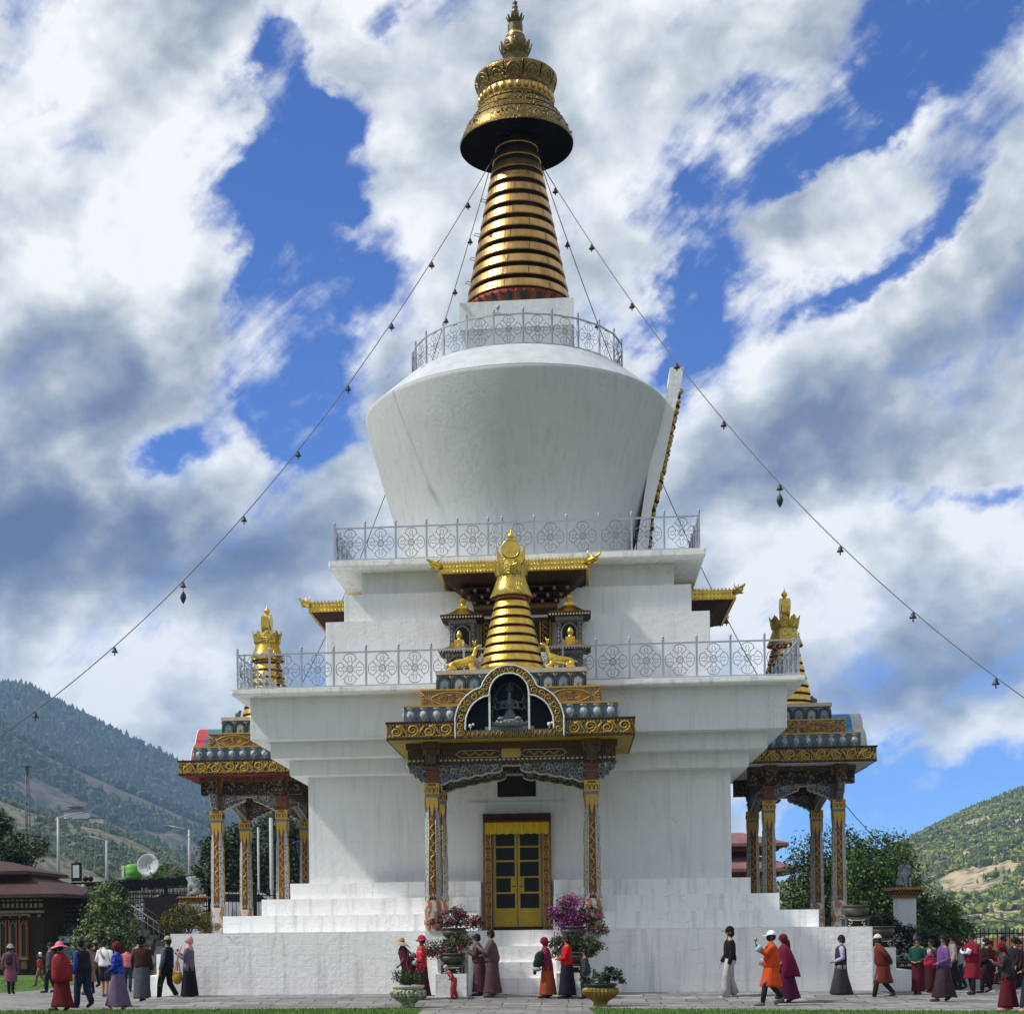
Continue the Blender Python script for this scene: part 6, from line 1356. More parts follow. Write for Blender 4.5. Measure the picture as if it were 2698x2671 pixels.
# ================================================================ lion statues on pillars
LION = mat('painted_lion', (.40, .44, .45), .7, 0, .35, 9, .3, 14, color2=(.10, .13, .14), kind='wave', lo=.55, hi=.68)
def lion(root, z, s, facing):
    V = [(-.20, 0, .16), (-.12, 0, .38), (.06, 0, .58), (.14, 0, .72), (.18, 0, .86), (.32, 0, .86), (-.10, .16, .14), (.08, .18, .18), (.16, .18, .04), (-.10, -.16, .14), (.08, -.18, .18), (.16, -.18, .04),
         (.14, .13, .52), (.20, .12, .28), (.22, .12, .05), (.31, .12, .04), (.14, -.13, .52), (.20, -.12, .28), (.22, -.12, .05), (.31, -.12, .04), (-.36, 0, .12), (-.46, 0, .24), (-.42, 0, .40), (.10, 0, .98), (.36, 0, .80)]
    E_ = [(0, 1), (1, 2), (2, 3), (3, 4), (4, 5), (0, 6), (6, 7), (7, 8), (0, 9), (9, 10), (10, 11), (2, 12), (12, 13), (13, 14), (14, 15), (2, 16), (16, 17), (17, 18), (18, 19), (0, 20), (20, 21), (21, 22), (4, 23), (5, 24)]
    r = [.17, .18, .18, .14, .15, .09, .12, .09, .05, .12, .09, .05, .10, .065, .055, .04, .10, .065, .055, .04, .05, .07, .03, .07, .045]
    o = skin('body', V, E_, r, LION, root, 2, 0); o.location = (0, 0, z); o.rotation_euler = (0, 0, facing); o.scale = (s,) * 3
    b = MB(); rg = random.Random(4)
    for k in range(46):
        a = rg.uniform(0, 6.28); t = rg.random(); c = Vector((.08 - .12 * t, 0, .92 - .42 * t)); d = Vector((-.3 + .6 * math.cos(a) * .4, math.sin(a) * .22, math.cos(a) * .12)); b.sphere(c + d * .55, .05, .05, .06, 6, 5)
    for s_ in (-1, 1): b.sphere((.26, s_ * .08, .93), .028, n=6, m=5)
    o = b.build('mane', LION, root); o.location = (0, 0, z); o.rotation_euler = (0, 0, facing); o.scale = (s,) * 3
def lion_pillar(loc, w, zs, zc, s, facing, lab1, lab2):
    root = empty('pillar', loc, R(4), lab1, 'pillar', 'white pillars with lion statues'); b = MB(); b.box(-w / 2, w / 2, -w / 2, w / 2, -.0, zs); b.build('shaft', whitewash('pillar_wash', (.66, .69, .74)), root)
    b = MB(); h = zc - zs; b.box(-w * .6, w * .6, -w * .6, w * .6, zs, zs + h * .35, 0); b.box(-w * .75, w * .75, -w * .75, w * .75, zs + h * .35, zs + h * .72, 1); b.box(-w * .92, w * .92, -w * .92, w * .92, zs + h * .72, zc, 0)
    for k in range(9): x = -w * .7 + k * w * 1.4 / 8; b.tube([(x - .04, -w * .76, zs + h * .4), (x, -w * .76, zs + h * .65), (x + .04, -w * .76, zs + h * .4)], .014, 4, 2); b.sphere((x, -w * .93, zs + h * .86), .03, .015, .03, 6, 5, 2)
    b.build('capital', [mat('ochre_capital', (.26, .13, .06), .7, 0, .3, 12), DKBROWN, GOLD_PAINT], root)
    r2 = empty('lion_statue', (loc[0], loc[1], zc), 0, lab2, 'lion statue', 'lion statues on the white pillars'); lion(r2, 0, s, facing)
lion_pillar((11.85, 5.15, 0), .56, 2.47, 2.82, .72, R(-60), 'white pillar with carved ochre capital right of the stupa', 'white and grey lion statue on the pillar right of the stupa')
lion_pillar((-13.05, 12.8, 0), .6, 2.75, 3.02, .80, R(178), 'pillar hidden behind the olive shrub left of the stupa', 'white striped lion statue above the olive shrub left of the stupa')
# stand with curly frame round the left shrub
# ================================================================ right background
root = empty('pagoda_building', (7.0, 29, 0), 0, 'two tiered red roofed building behind the right porch', 'building'); b = MB(); b.box(-3.4, 3.2, -1.4, 3, 0, 3.9); b.build('wall', mat('grey_pagoda_wall', (.20, .19, .19), .8), root)
b = MB(); hip(b, -5, 4.9, -2.9, 4.5, 4.3, 4.95, 1.9); b.build('roof', mat('pinkish_red_roof', (.20, .10, .10), .7, 0, .3, 2, .3, 5), root)
b = MB(); b.box(-2.9, 3.0, -.9, 2.6, 4.93, 5.3); b.build('upper_wall', DKBROWN, root); b = MB(); hip(b, -4.2, 4.3, -2.1, 3.7, 5.5, 6.1, 1.9); b.build('roof', mat('pinkish_red_roof'), root)
b = MB(); b.box(-3.8, 3.9, -1.7, 3.3, 5.15, 5.35); b.box(-4.2, 4.1, -2.1, 3.7, 4.0, 4.15); b.build('eave', mat('eave_red', (.14, .03, .025), .7), root)
picket((13.0, 19.3), (26, 20.6), .2, 1.4, .17, 'long black spiked iron fence in front of the right hillside', 22, .018)
b = MB(); b.box(-2, 6, -.3, .3, 0, .95); tag(b.build('low_wall', mat('terracotta_wall', (.34, .15, .08), .9, 0, .4, 1.5), loc=(24, 34, 0)), 'low terracotta wall glimpsed through the right iron fence', 'wall')
root = empty('side_table', (10.1, -3.6, 0), 0, 'dark low table cluttered with things beside the right side step', 'table'); b = MB(); b.box(-.4, .4, -.3, .3, .62, .68); b.box(-.36, .36, -.26, .26, .1, .55, 1); b.build('top', [DKBROWN, BLACKP], root)
for sx in (-1, 1):
    for sy in (-1, 1): b = MB(); b.box(sx * .36 - .03, sx * .36 + .03, sy * .26 - .03, sy * .26 + .03, 0, .62); b.build('leg', DKBROWN, root)
root = empty('broom', (10.45, -4.0, 0), 0, 'straw broom leaning by the dark table at the right', 'broom'); b = MB(); b.tube([(-.25, .1, .95), (.0, 0, .3)], .012, 5); b.build('handle', TIMB, root); b = MB()
for k in range(14): a = k * 2.4; b.tube([(0, 0, .34), (.02 + .07 * math.cos(a), .07 * math.sin(a), .02)], [.02, .008], 4)
b.build('bristles', mat('straw', (.35, .24, .09), .9), root)
# ================================================================ people
_cl = {}
def cloth(c, kind='plain', c2=None):
    dk = lambda q: tuple(v * (.74 if max(q) < .55 or min(q) < .1 else .95) for v in q)
    c = dk(c); c2 = dk(c2) if c2 else None
    k = (tuple(c), kind, tuple(c2) if c2 else None)
    if k not in _cl:
        nm = 'cloth_%02d' % len(_cl)
        if kind == 'dots': _cl[k] = mat(nm, c, .85, 0, .2, 6, .3, 11, color2=c2, kind='voronoi', lo=.42, hi=.38)
        elif kind == 'stripe': _cl[k] = mat(nm, c, .85, 0, .2, 6, .2, 26, color2=c2, kind='wave', lo=.5, hi=.6)
        elif kind == 'fleck': _cl[k] = mat(nm, c, .85, 0, .25, 6, .3, 16, color2=c2, kind='noise', lo=.56, hi=.62)
        else: _cl[k] = mat(nm, c, .88, 0, .28, 5, .35, 18, bdist=.02)
    return _cl[k]
SKIN_ = [mat('skin_light', (.42, .24, .16), .55, 0, .1, 6), mat('skin_mid', (.30, .16, .10), .55, 0, .1, 6), mat('skin_brown', (.20, .10, .065), .55, 0, .1, 6)]
HAIRM = mat('black_hair', (.006, .0055, .0055), .6, 0, .3, 30, .4, 60)
SHOE = {'black': mat('black_shoe', (.015, .015, .016), .5), 'white': mat('white_shoe', (.62, .62, .62), .5), 'brown': mat('brown_sandal', (.09, .05, .03), .6), 'pink': mat('pink_shoe', (.6, .25, .27), .6), 'grey': mat('grey_shoe', (.14, .15, .16), .6)}
def loft(mb, rings, n=22, mi=0, fold=0.0, folds=9, ph=0.0, cap=True, inner=False):
    """rings: (cx, cy, z, rx, ry[, foldscale]); horizontal elliptical rings from bottom to top"""
    o = len(mb.v)
    for r in rings:
        fs = r[5] if len(r) > 5 else 0
        for k in range(n):
            a = 2 * pi * k / n; f = 1 + fold * fs * (math.sin(folds * a + ph) + .5 * math.sin((folds + 4) * a + ph * 2 + r[2] * 6))
            mb.v.append((r[0] + r[3] * f * math.cos(a), r[1] + r[4] * f * math.sin(a), r[2] + .012 * fs * math.sin(3 * a + ph)))
    for i in range(len(rings) - 1):
        for k in range(n): mb.f.append([o + i * n + k, o + i * n + (k + 1) % n, o + (i + 1) * n + (k + 1) % n, o + (i + 1) * n + k]); mb.m.append(mi); mb.sm.append(True)
    if cap:
        mb.f.append([o + k for k in range(n)][::-1]); mb.m.append(mi); mb.sm.append(False); e = o + (len(rings) - 1) * n
        mb.f.append([e + k for k in range(n)]); mb.m.append(mi); mb.sm.append(False)
# arm poses in body coordinates (x forward, y left, z up), for the left arm (mirrored for the right): elbow, wrist, hand tip
ARMS = {'down': ((-.03, .235, 1.04), (.04, .235, .80), (.06, .225, .72)), 'fwd': ((.04, .23, 1.04), (.16, .21, .84), (.20, .20, .77)), 'back': ((-.12, .22, 1.05), (-.16, .22, .82), (-.15, .21, .74)),
        'fold': ((.04, .235, 1.04), (.21, .10, 1.00), (.26, .02, 1.01)), 'waist': ((-.02, .25, 1.03), (.17, .12, .93), (.22, .05, .92)), 'raise': ((.16, .21, 1.13), (.34, .17, 1.27), (.37, .16, 1.35)),
        'phone': ((.08, .20, 1.05), (.27, .09, 1.17), (.31, .05, 1.22)), 'behind': ((-.13, .22, 1.06), (-.19, .08, .93), (-.20, .0, .92)), 'pray': ((.06, .20, 1.05), (.24, .07, 1.14), (.28, .03, 1.21)), 'lap': ((.02, .22, 1.05), (.20, .12, .86), (.26, .08, .82))}
def person(label, x, y, z, H, ang, upper, uc, lower, lc, head='hair', hc=(.02, .02, .02), arms=('down', 'down'), st=.5, lean=.0, sk=1, shoe='black', extras=(), cuff=None, wide=1.0, belt=None, hair='short', headturn=0.0, collar=None, group='people walking round the stupa', sleeves=True):
    root = empty('person', (x, y, z), R(ang), label, 'person', group); s = H / 1.62; root.scale = (s, s, s); W_ = wide
    def LN(p):  # lean forward above the hips
        zz = p[2]; t = max(0, zz - .85); return (p[0] + lean * t, p[1], zz - abs(lean) * t * .18)
    ht = R(headturn)
    def HD(p):  # head coordinates
        c, s_ = math.cos(ht), math.sin(ht); q = (p[0] * c - p[1] * s_, p[0] * s_ + p[1] * c, p[2]); b = LN((0, 0, 1.50)); return (b[0] + q[0] + lean * .06, b[1] + q[1], b[2] + q[2])
    V = [(0, 0, .90), LN((0, 0, 1.05)), LN((0, 0, 1.22)), LN((0, 0, 1.33)), LN((.0, 0, 1.40)), HD((.012, 0, -.045)), HD((.006, 0, .02)), HD((-.008, 0, .065))]
    E_ = [(0, 1), (1, 2), (2, 3), (3, 4), (4, 5), (5, 6), (6, 7)]; r = [.11, .10, .115, .07, .048, .062, .082, .070]
    V += [HD((.088, 0, .0)), HD((.105, 0, -.022))]; E_ += [(6, 8), (8, 9)]; r += [.016, .012]
    kn = [((.05 + .12 * st), .09, .45), (-.02 * st, -.09, .45)]; ank = [(.24 * st, .085, .075), (-.27 * st, -.085, .085 + .10 * st)]; toe = [(.24 * st + .15, .09, .035), (-.27 * st + .13, -.09, .03 + .01 * st)]
    for i in range(2):
        b = len(V); sy = 1 if i == 0 else -1
        if lower in ('skirt', 'robe'): kn[i] = (kn[i][0] * .8, kn[i][1] * .6, kn[i][2]); ank[i] = (ank[i][0] * .9, ank[i][1] * .75, ank[i][2]); toe[i] = (toe[i][0] * .95, toe[i][1] * .75, toe[i][2])
        tk = .6 if lower in ('skirt', 'robe') else 1
        V += [(0, sy * .085 * tk, .84), kn[i], ank[i], toe[i]]; E_ += [(0, b), (b, b + 1), (b + 1, b + 2), (b + 2, b + 3)]; r += [.088 * tk, .056 * (.7 if tk < 1 else 1), .036, .034]
    hands = []
    for i in range(2):
        sy = 1 if i == 0 else -1; e, w, h = ARMS[arms[i]]; f = lambda p: LN((p[0], sy * p[1], p[2])); sh = LN((0, sy * .165, 1.30)); e, w, h = f(e), f(w), f(h); b = len(V)
        V += [sh, e, w]; E_ += [(3, b), (b, b + 1), (b + 1, b + 2)]; r += [.052, .038, .026]
        d = (Vector(h) - Vector(w)).normalized(); sd = d.cross(Vector((0, 0, 1)) if abs(d.z) < .8 else Vector((1, 0, 0))).normalized(); nn = d.cross(sd).normalized(); pm = Vector(w) + d * .055
        V.append(tuple(pm)); E_.append((b + 2, b + 3)); r.append(.027); hands.append((Vector(w), pm, d, sd, nn))
        for k in range(4):
            o_ = (k - 1.5) * .017; ln = (.062, .075, .07, .055)[k]; c = len(V); k1 = pm + d * .030 + sd * o_; k2 = k1 + d * ln * .55 + nn * .006; k3 = k2 + d * ln * .35 + nn * .022
            V += [tuple(k1), tuple(k2), tuple(k3)]; E_ += [(b + 3, c), (c, c + 1), (c + 1, c + 2)]; r += [.0095, .0085, .007]
        c = len(V); t1 = Vector(w) + d * .03 + sd * .03; t2 = t1 + d * .03 + sd * .016 + nn * .01; V += [tuple(t1), tuple(t2)]; E_ += [(b + 3, c), (c, c + 1)]; r += [.010, .008]
    skin('body', V, E_, r, SKIN_[sk], root, 1, 0)
    fc = MB()
    for sy in (-1, 1): fc.sphere(HD((.074, sy * .031, .012)), .010, .013, .008, 6, 5, 0); fc.tube([HD((.080, sy * .018, .030)), HD((.074, sy * .045, .030))], .004, 4, 0)
    fc.tube([HD((.078, -.02, -.058)), HD((.083, 0, -.056)), HD((.078, .02, -.058))], .0055, 4, 1)
    fc.build('face', [BLACKP, mat('lip', (.22, .07, .06), .5)], root)
    em = MB()
    for sy in (-1, 1): em.sphere(HD((-.005, sy * .083, -.01)), .014, .010, .026, 6, 5)
    if head not in ('scarf', 'wrap', 'hood'): em.build('ear', SKIN_[sk], root)
    # lower garment
    mb = MB(); cm = cloth(*lc) if isinstance(lc, tuple) and len(lc) and isinstance(lc[0], tuple) else cloth(lc)
    if lower in ('skirt', 'robe'):
        cx = -.01 * st; loft(mb, [(cx - .02 * st, 0, .10, .19 + .15 * st, .165 * W_, 1), (cx, 0, .14, .185 + .14 * st, .165 * W_, 1), (cx, 0, .35, .165 + .095 * st, .165 * W_, .9), (0, 0, .60, .155 + .04 * st, .175 * W_, .6), (0, 0, .80, .150, .185 * W_, .3), (0, 0, .93, .135, .168 * W_, .1), LN((0, 0, .99)) + (.125, .155 * W_, 0)], fold=.10, ph=x * 3)
        mb.build('skirt', cm, root)
    elif lower in ('gho', 'knee'):
        loft(mb, [(0, 0, .42, .185 + .06 * st, .20 * W_, 1), (0, 0, .46, .18 + .06 * st, .198 * W_, 1), (0, 0, .65, .165 + .02 * st, .188 * W_, .8), (0, 0, .85, .15, .175 * W_, .4), LN((0, 0, .95)) + (.14, .165 * W_, 0)], fold=.09, ph=x * 3); mb.build('robe_skirt', cm, root)
        so = MB()
        for i in range(2): so.tube([Vector((0, (.085, -.085)[i], .60)).lerp(Vector(kn[i]), .7), kn[i], Vector(kn[i]).lerp(Vector(ank[i]), .5), ank[i]], [.075, .064, .062, .048], 10)
        so.build('sock', cloth((.02, .02, .024)), root)
    else:
        rr_ = {'pants': (.105, .075, .058), 'jeans': (.10, .068, .058), 'wide': (.12, .10, .105), 'shorts': (.11, .09, .09)}[lower]
        for i in range(2):
            h0 = Vector((0, (.085, -.085)[i], .90)); k_ = Vector(kn[i]); a_ = Vector(ank[i]); p = [h0, h0.lerp(k_, .5), k_, k_.lerp(a_, .5), a_ + Vector((-.005, 0, .0))]
            if lower == 'shorts': p = p[:3]; rad_ = [.11, .105, .095]
            else: rad_ = [rr_[0] * 1.02, rr_[0] * .9, rr_[1], (rr_[1] + rr_[2]) / 2, rr_[2]]
            q = MB(); q.tube(p, [v * W_ for v in rad_], 14); q.build('trouser_leg', cm, root)
        q = MB(); loft(q, [(0, 0, .80, .13, .165 * W_), (0, 0, .90, .13, .165 * W_), (0, 0, 1.0, .118, .15 * W_)], 20); q.build('waistband', cm, root)
    # upper garment
    um = cloth(*uc) if isinstance(uc, tuple) and isinstance(uc[0], tuple) else cloth(uc)
    mb = MB(); L4 = lambda z_, rx, ry, f=0., dx=0.: LN((dx, 0, z_)) + (rx, ry * W_, f)
    if upper == 'shawl':
        loft(mb, [L4(.70, .21, .25, 1, -.01), L4(.80, .215, .26, .8), L4(.98, .21, .275, .5), L4(1.15, .185, .27, .4), L4(1.27, .15, .225, .2), L4(1.34, .095, .14, .1), L4(1.39, .062, .075)], fold=.085, folds=6, ph=y * 2)
    elif upper == 'cloak':
        loft(mb, [L4(.62, .23, .22, 1, -.08), L4(.80, .22, .24, .8, -.05), L4(1.0, .20, .26, .5, -.03), L4(1.18, .175, .26, .3), L4(1.28, .14, .22, .2), L4(1.35, .09, .13, .1), L4(1.39, .06, .072)], fold=.10, folds=5, ph=y * 2)
    elif upper == 'gho':
        loft(mb, [L4(.84, .155, .18, .3), L4(.88, .175, .198, .5), L4(.96, .185, .205, .5), L4(1.08, .165, .20, .3), L4(1.20, .145, .205, .2), L4(1.29, .115, .185), L4(1.35, .07, .10), L4(1.39, .056, .062)], fold=.085, folds=7, ph=x)
    elif upper == 'long':
        loft(mb, [L4(.74, .155, .19, .6), L4(.86, .145, .185, .4), L4(1.0, .135, .17, .3), L4(1.12, .135, .18, .2), L4(1.24, .13, .19), L4(1.31, .10, .165), L4(1.36, .062, .08), L4(1.40, .054, .058)], fold=.085, folds=6, ph=x)
    else:
        loft(mb, [L4(.86, .145, .178, .5), L4(.92, .15, .182, .5), L4(1.03, .135, .172, .3), L4(1.14, .135, .182, .2), L4(1.24, .13, .19), L4(1.31, .10, .165), L4(1.36, .060, .075), L4(1.40, .052, .056)], fold=.08, folds=6, ph=x)
    mb.build({'shawl': 'shawl', 'cloak': 'shawl', 'gho': 'robe_top'}.get(upper, 'jacket'), um, root)
    slm = cloth(cuff['sleeve']) if cuff and 'sleeve' in cuff else um
    if sleeves:
        for i in range(2):
            sy = 1 if i == 0 else -1; e, w, h = ARMS[arms[i]]; f = lambda p: Vector(LN((p[0], sy * p[1], p[2]))); sh = f((0, .150, 1.29)); e, w = f(e), f(w); fat = 1.25 if upper in ('gho', 'shawl', 'cloak') else 1.0
            q = MB(); q.tube([f((0, .10, 1.30)), sh + Vector((0, sy * .02, -.02)), sh.lerp(e, .5), e, e.lerp(w, .5), w], [.055, .070 * fat, .062 * fat, .056 * fat, .050 * fat, .044 * fat], 10); q.build('sleeve', slm, root)
            if cuff and 'cuff' in cuff: q = MB(); q.tube([e.lerp(w, .62), w.lerp(e, -.08)], [.062 * fat, .064 * fat], 10); q.build('cuff', cloth(cuff['cuff']), root)
    if belt: q = MB(); loft(q, [L4(.90, .16, .19), L4(.95, .16, .19)], 20); q.build('belt', cloth(belt), root)
    if collar: q = MB(); q.tube([LN((.10, -.03, 1.22)), LN((.085, -.07, 1.33)), LN((0, -.085, 1.40)), LN((-.055, 0, 1.41)), LN((0, .085, 1.40)), LN((.085, .07, 1.33)), LN((.10, .03, 1.22))], .024, 6); q.build('collar', cloth(collar), root)
    # head wear
    hm = cloth(hc) if head != 'hair' else HAIRM
    def cap_mesh(q, rx, ry, rz, dz, lo, n=16, m=7):
        vs = []; fs = []
        for i in range(m + 1):
            t = lo + (1 - lo) * i / m; a = t * pi / 2
            for k in range(n): b = 2 * pi * k / n; vs.append(HD((-.008 + rx * math.cos(a) * math.cos(b), ry * math.cos(a) * math.sin(b), dz + rz * math.sin(a))))
        for i in range(m):
            for k in range(n): fs.append((i * n + k, i * n + (k + 1) % n, (i + 1) * n + (k + 1) % n, (i + 1) * n + k))
        q.add(vs, fs, 0, True)
    if head in ('hair', 'cap', 'brim', 'sun', 'straw'):
        q = MB(); cap_mesh(q, .098, .092, .110, .022, -.12); q.sphere(HD((-.035, 0, .0)), .075, .084, .085, 12, 8)
        if hair == 'long': q.tube([HD((-.05, 0, .03)), HD((-.085, 0, -.08)), LN((-.11, 0, 1.26)), LN((-.13, 0, 1.12))], [.075, .078, .07, .03], 10)
        if hair == 'bun': q.sphere(HD((-.115, 0, .0)), .045)
        if hair == 'bob': q.sphere(HD((-.03, 0, -.035)), .082, .097, .075)
        if hair == 'curly':
            rg = random.Random(3)
            for _ in range(34): a, b = rg.uniform(0, 6.28), rg.uniform(-.5, 1.5); q.sphere(HD((-.03 + .10 * math.cos(a) * math.cos(b) - .02, .105 * math.sin(a) * math.cos(b), .02 + .11 * math.sin(b))), .038, n=6, m=5)
        if hair == 'ponytail': q.tube([HD((-.09, 0, .03)), HD((-.15, 0, -.03)), HD((-.15, 0, -.16)), HD((-.13, 0, -.25))], [.03, .035, .028, .01], 7)
        q.build('hair', HAIRM, root)
    if head == 'cap':
        q = MB(); cap_mesh(q, .106, .100, .112, .034, .08); vs = [HD((.08, -.07, .046)), HD((.13, -.065, .038)), HD((.175, -.03, .030)), HD((.18, .03, .030)), HD((.13, .065, .038)), HD((.08, .07, .046))]
        q.add(vs + [(a, b, c - .012) for a, b, c in vs], [(0, 1, 2, 3, 4, 5), (11, 10, 9, 8, 7, 6), (0, 6, 7, 1), (1, 7, 8, 2), (2, 8, 9, 3), (3, 9, 10, 4), (4, 10, 11, 5)]); q.sphere(HD((-.008, 0, .147)), .01); q.build('cap', hm, root)
    if head in ('brim', 'sun', 'straw'):
        br_ = {'brim': .155, 'sun': .20, 'straw': .27}[head]; q = MB(); n = 28; vs = []; fs = []
        for i, (rr2, dz) in enumerate(((.098, .045), (.10, .050), ((br_ + .10) / 2, .030), (br_, -.005 if head == 'straw' else .008), (br_, -.014 if head == 'straw' else 0))):
            for k in range(n): a = 2 * pi * k / n; wob = .018 * math.sin(3 * a + 1) * (i / 4); tl = (-.10 * (rr2 / .2) * (1 - math.cos(a)) * .5 if head == 'straw' else -.02 * (rr2 / .2) * math.cos(a)); vs.append(HD((-.005 + rr2 * math.cos(a), rr2 * math.sin(a) * .96, dz + wob + tl)))
        for i in range(4):
            for k in range(n): fs.append((i * n + k, i * n + (k + 1) % n, (i + 1) * n + (k + 1) % n, (i + 1) * n + k))
        q.add(vs, fs, 0, True); cap_mesh(q, .106, .102, .108, .040, -.02, 20); q.build('hat', hm, root)
    if head in ('scarf', 'wrap', 'beanie', 'hood'):
        q = MB(); cap_mesh(q, .112, .104, .125, .02, -.05); q.sphere(HD((-.028, 0, -.005)), .092, .100, .105, 14, 9)
        if head == 'scarf': q.sphere(HD((.0, 0, -.10)), .075, .085, .06, 12, 8); q2 = [L4(1.22, .12, .17), L4(1.30, .125, .165), L4(1.37, .085, .095), L4(1.43, .07, .075)]; loft(q, q2, 20)
        if head == 'wrap': q.tube([HD((-.09, 0, -.02)), HD((-.12, 0, -.10)), LN((-.11, 0, 1.28))], [.06, .05, .03], 8)
        if head == 'beanie': pass
        q.build({'scarf': 'head_scarf', 'wrap': 'head_scarf', 'beanie': 'knit_cap', 'hood': 'hood'}[head], hm, root)
    sm_ = MB()
    for i in range(2):
        a_, t_ = Vector(ank[i]), Vector(toe[i]); b = (t_ - a_); hl = a_ - Vector((b.x, 0, 0)).normalized() * .035 if abs(b.x) > 0 else a_; hl.z = a_.z - .035
        q = MB(); q.tube([hl + Vector((-.015, 0, 0)), hl + Vector((.03, 0, .005)), a_.lerp(t_, .6) + Vector((0, 0, -.012)), t_ + Vector((.02, 0, -.004)), t_ + Vector((.045, 0, -.006))], [.032, .043, .044, .036, .018], 10)
        for k in range(len(q.v)): v = q.v[k]; q.v[k] = (v[0], v[1] , max(.0 if i == 0 or st < .3 else min(v[2], .03), v[2]))
        q.build('shoe', SHOE[shoe], root)
    for ex in extras:
        kind = ex[0]; c = cloth(ex[1]) if ex[1] is not None else None; q = MB()
        if kind == 'backpack': q.sphere(LN((-.19, 0, 1.12)), .08, .13, .19, 14, 10); q.sphere(LN((-.23, 0, 1.03)), .05, .10, .09); [q.tube([LN((-.13, sy * .09, 1.27)), LN((0, sy * .12, 1.35)), LN((.13, sy * .11, 1.22)), LN((.11, sy * .13, 1.05))], .016, 5) for sy in (-1, 1)]; q.build('backpack', c, root)
        elif kind == 'mask': q.sphere(HD((.050, 0, -.035)), .052, .066, .055, 12, 8); q.build('face_mask', c, root)
        elif kind == 'strap': q.tube([LN((.10, -.15, .98)), LN((.15, -.05, 1.12)), LN((.12, .08, 1.28)), LN((0, .11, 1.36)), LN((-.12, .06, 1.25)), LN((-.16, -.08, 1.08)), LN((-.06, -.2, .95))], .014, 5); q.build('strap', c, root)
        elif kind == 'sash': q.tube([LN((.10, -.15, 1.00)), LN((.16, -.04, 1.14)), LN((.13, .09, 1.28)), LN((0, .12, 1.36)), LN((-.13, .07, 1.25)), LN((-.16, -.07, 1.08))], .035, 6); q.build('sash', c, root)
        elif kind == 'bib': q.sphere(LN((.07, 0, 1.20)), .08, .10, .14, 12, 8); q.build('neck_scarf', c, root)
        elif kind == 'vest':
            loft(q, [L4(.84, .158, .19), L4(.95, .155, .19), L4(1.1, .150, .188), L4(1.24, .142, .185), L4(1.32, .108, .15), L4(1.365, .07, .09)], 20); q.build('vest', c, root)
        elif kind == 'lapel': q.box(-.001, .001, 0, 0, 0, 0) if False else q.tube([LN((.135, .03, .90)), LN((.15, .02, 1.08)), LN((.13, .03, 1.25)), LN((.07, .06, 1.36))], .022, 6); q.build('lapel', c, root)
    return root, hands, s
def held(root, name, build, label, cat, hand=0, hs=None, off=(0, 0, 0), s=1.0):
    """a thing held: top-level, placed in the world where the hand is"""
    w, pm, d, sd, nn = hs[hand]; q = pm + d * .04 + Vector(off); p = root.matrix_basis @ q if False else Matrix.LocRotScale(root.location, root.rotation_euler, root.scale) @ q
    o = build; o.location = p; o.rotation_euler = root.rotation_euler; o.scale = (s,) * 3; return tag(o, label, cat)
def bag_mesh(name, c, w=.22, h=.2, strap=.35, d=.09):
    b = MB(); b.sphere((0, 0, -strap - h * .5), w * .5, d, h * .55, 14, 9); b.box(-w * .38, w * .38, -d * .7, d * .7, -strap - h * .25, -strap + .01); o = b.build(name, cloth(c)); b2 = MB()
    for sy in (-1, 1): b2.tube([(-w * .3, sy * d * .5, -strap), (-w * .12, sy * d * .3, -strap * .3), (0, 0, .01), (w * .12, sy * d * .3, -strap * .3), (w * .3, sy * d * .5, -strap)], .008, 5)
    b2.build('strap', cloth(tuple(min(1, v * 1.5 + .05) for v in c)), o); return o
def beads(name='prayer_beads', L=.30):
    b = MB()
    for k in range(30):
        a = 2 * pi * k / 30; b.sphere((.045 * math.sin(a) * (1.2 if math.cos(a) < 0 else .8), .01 * math.cos(3 * a), -L * .5 + L * .5 * math.cos(a)), .009, n=6, m=4)
    return b.build(name, mat('bead_wood', (.20, .13, .09), .5))
LF, RT, AW, TW = 180, 0, 90, -90     # facing left / right / away from / towards the camera
B1 = person
# --- left group
B1('person in a mauve robe and grey brimmed hat with a dark backpack, at far left', -13.97, -3.82, 0, 1.36, 95, 'gho', (.20, .07, .12), 'knee', (.22, .08, .13), 'brim', (.33, .34, .34), ('down', 'down'), .35, sk=2, extras=(('backpack', (.03, .03, .045)),))
B1('small child in a red top and khaki trousers walking by the red roofed building', -15.3, 2.21, 0, 1.02, 175, 'jacket', (.30, .025, .03), 'pants', (.20, .15, .10), 'hair', hair='bob', st=1.0, arms=('back', 'fwd'), lean=.15)
r_, h_, s_ = B1('person in dark grey striped clothes holding a white cup, partly behind the pink hatted woman', -13.12, -3.05, 0, 1.40, 190, 'long', ((.05, .055, .06), 'stripe', (.10, .11, .12)), 'pants', (.015, .015, .018), 'hair', st=.5, arms=('down', 'phone'))
b = MB(); b.lathe([(.03, -.05), (.045, .06), (.04, .06), (.001, .055)], 12); held(r_, 'cup', b.build('cup', WHITEP), 'white cup held by the person in dark grey stripes', 'cup', 1, h_, s=1.1)
B1('woman in a long red shawl and skirt with a wide floppy pink hat', -9.36, -12.96, 0, 1.46, 165, 'shawl', (.30, .018, .030), 'skirt', (.16, .012, .018), 'sun', (.72, .17, .25), ('waist', 'waist'), .65, lean=.10, sk=2, shoe='black', sleeves=False, extras=(('mask', (.02, .02, .025)),))
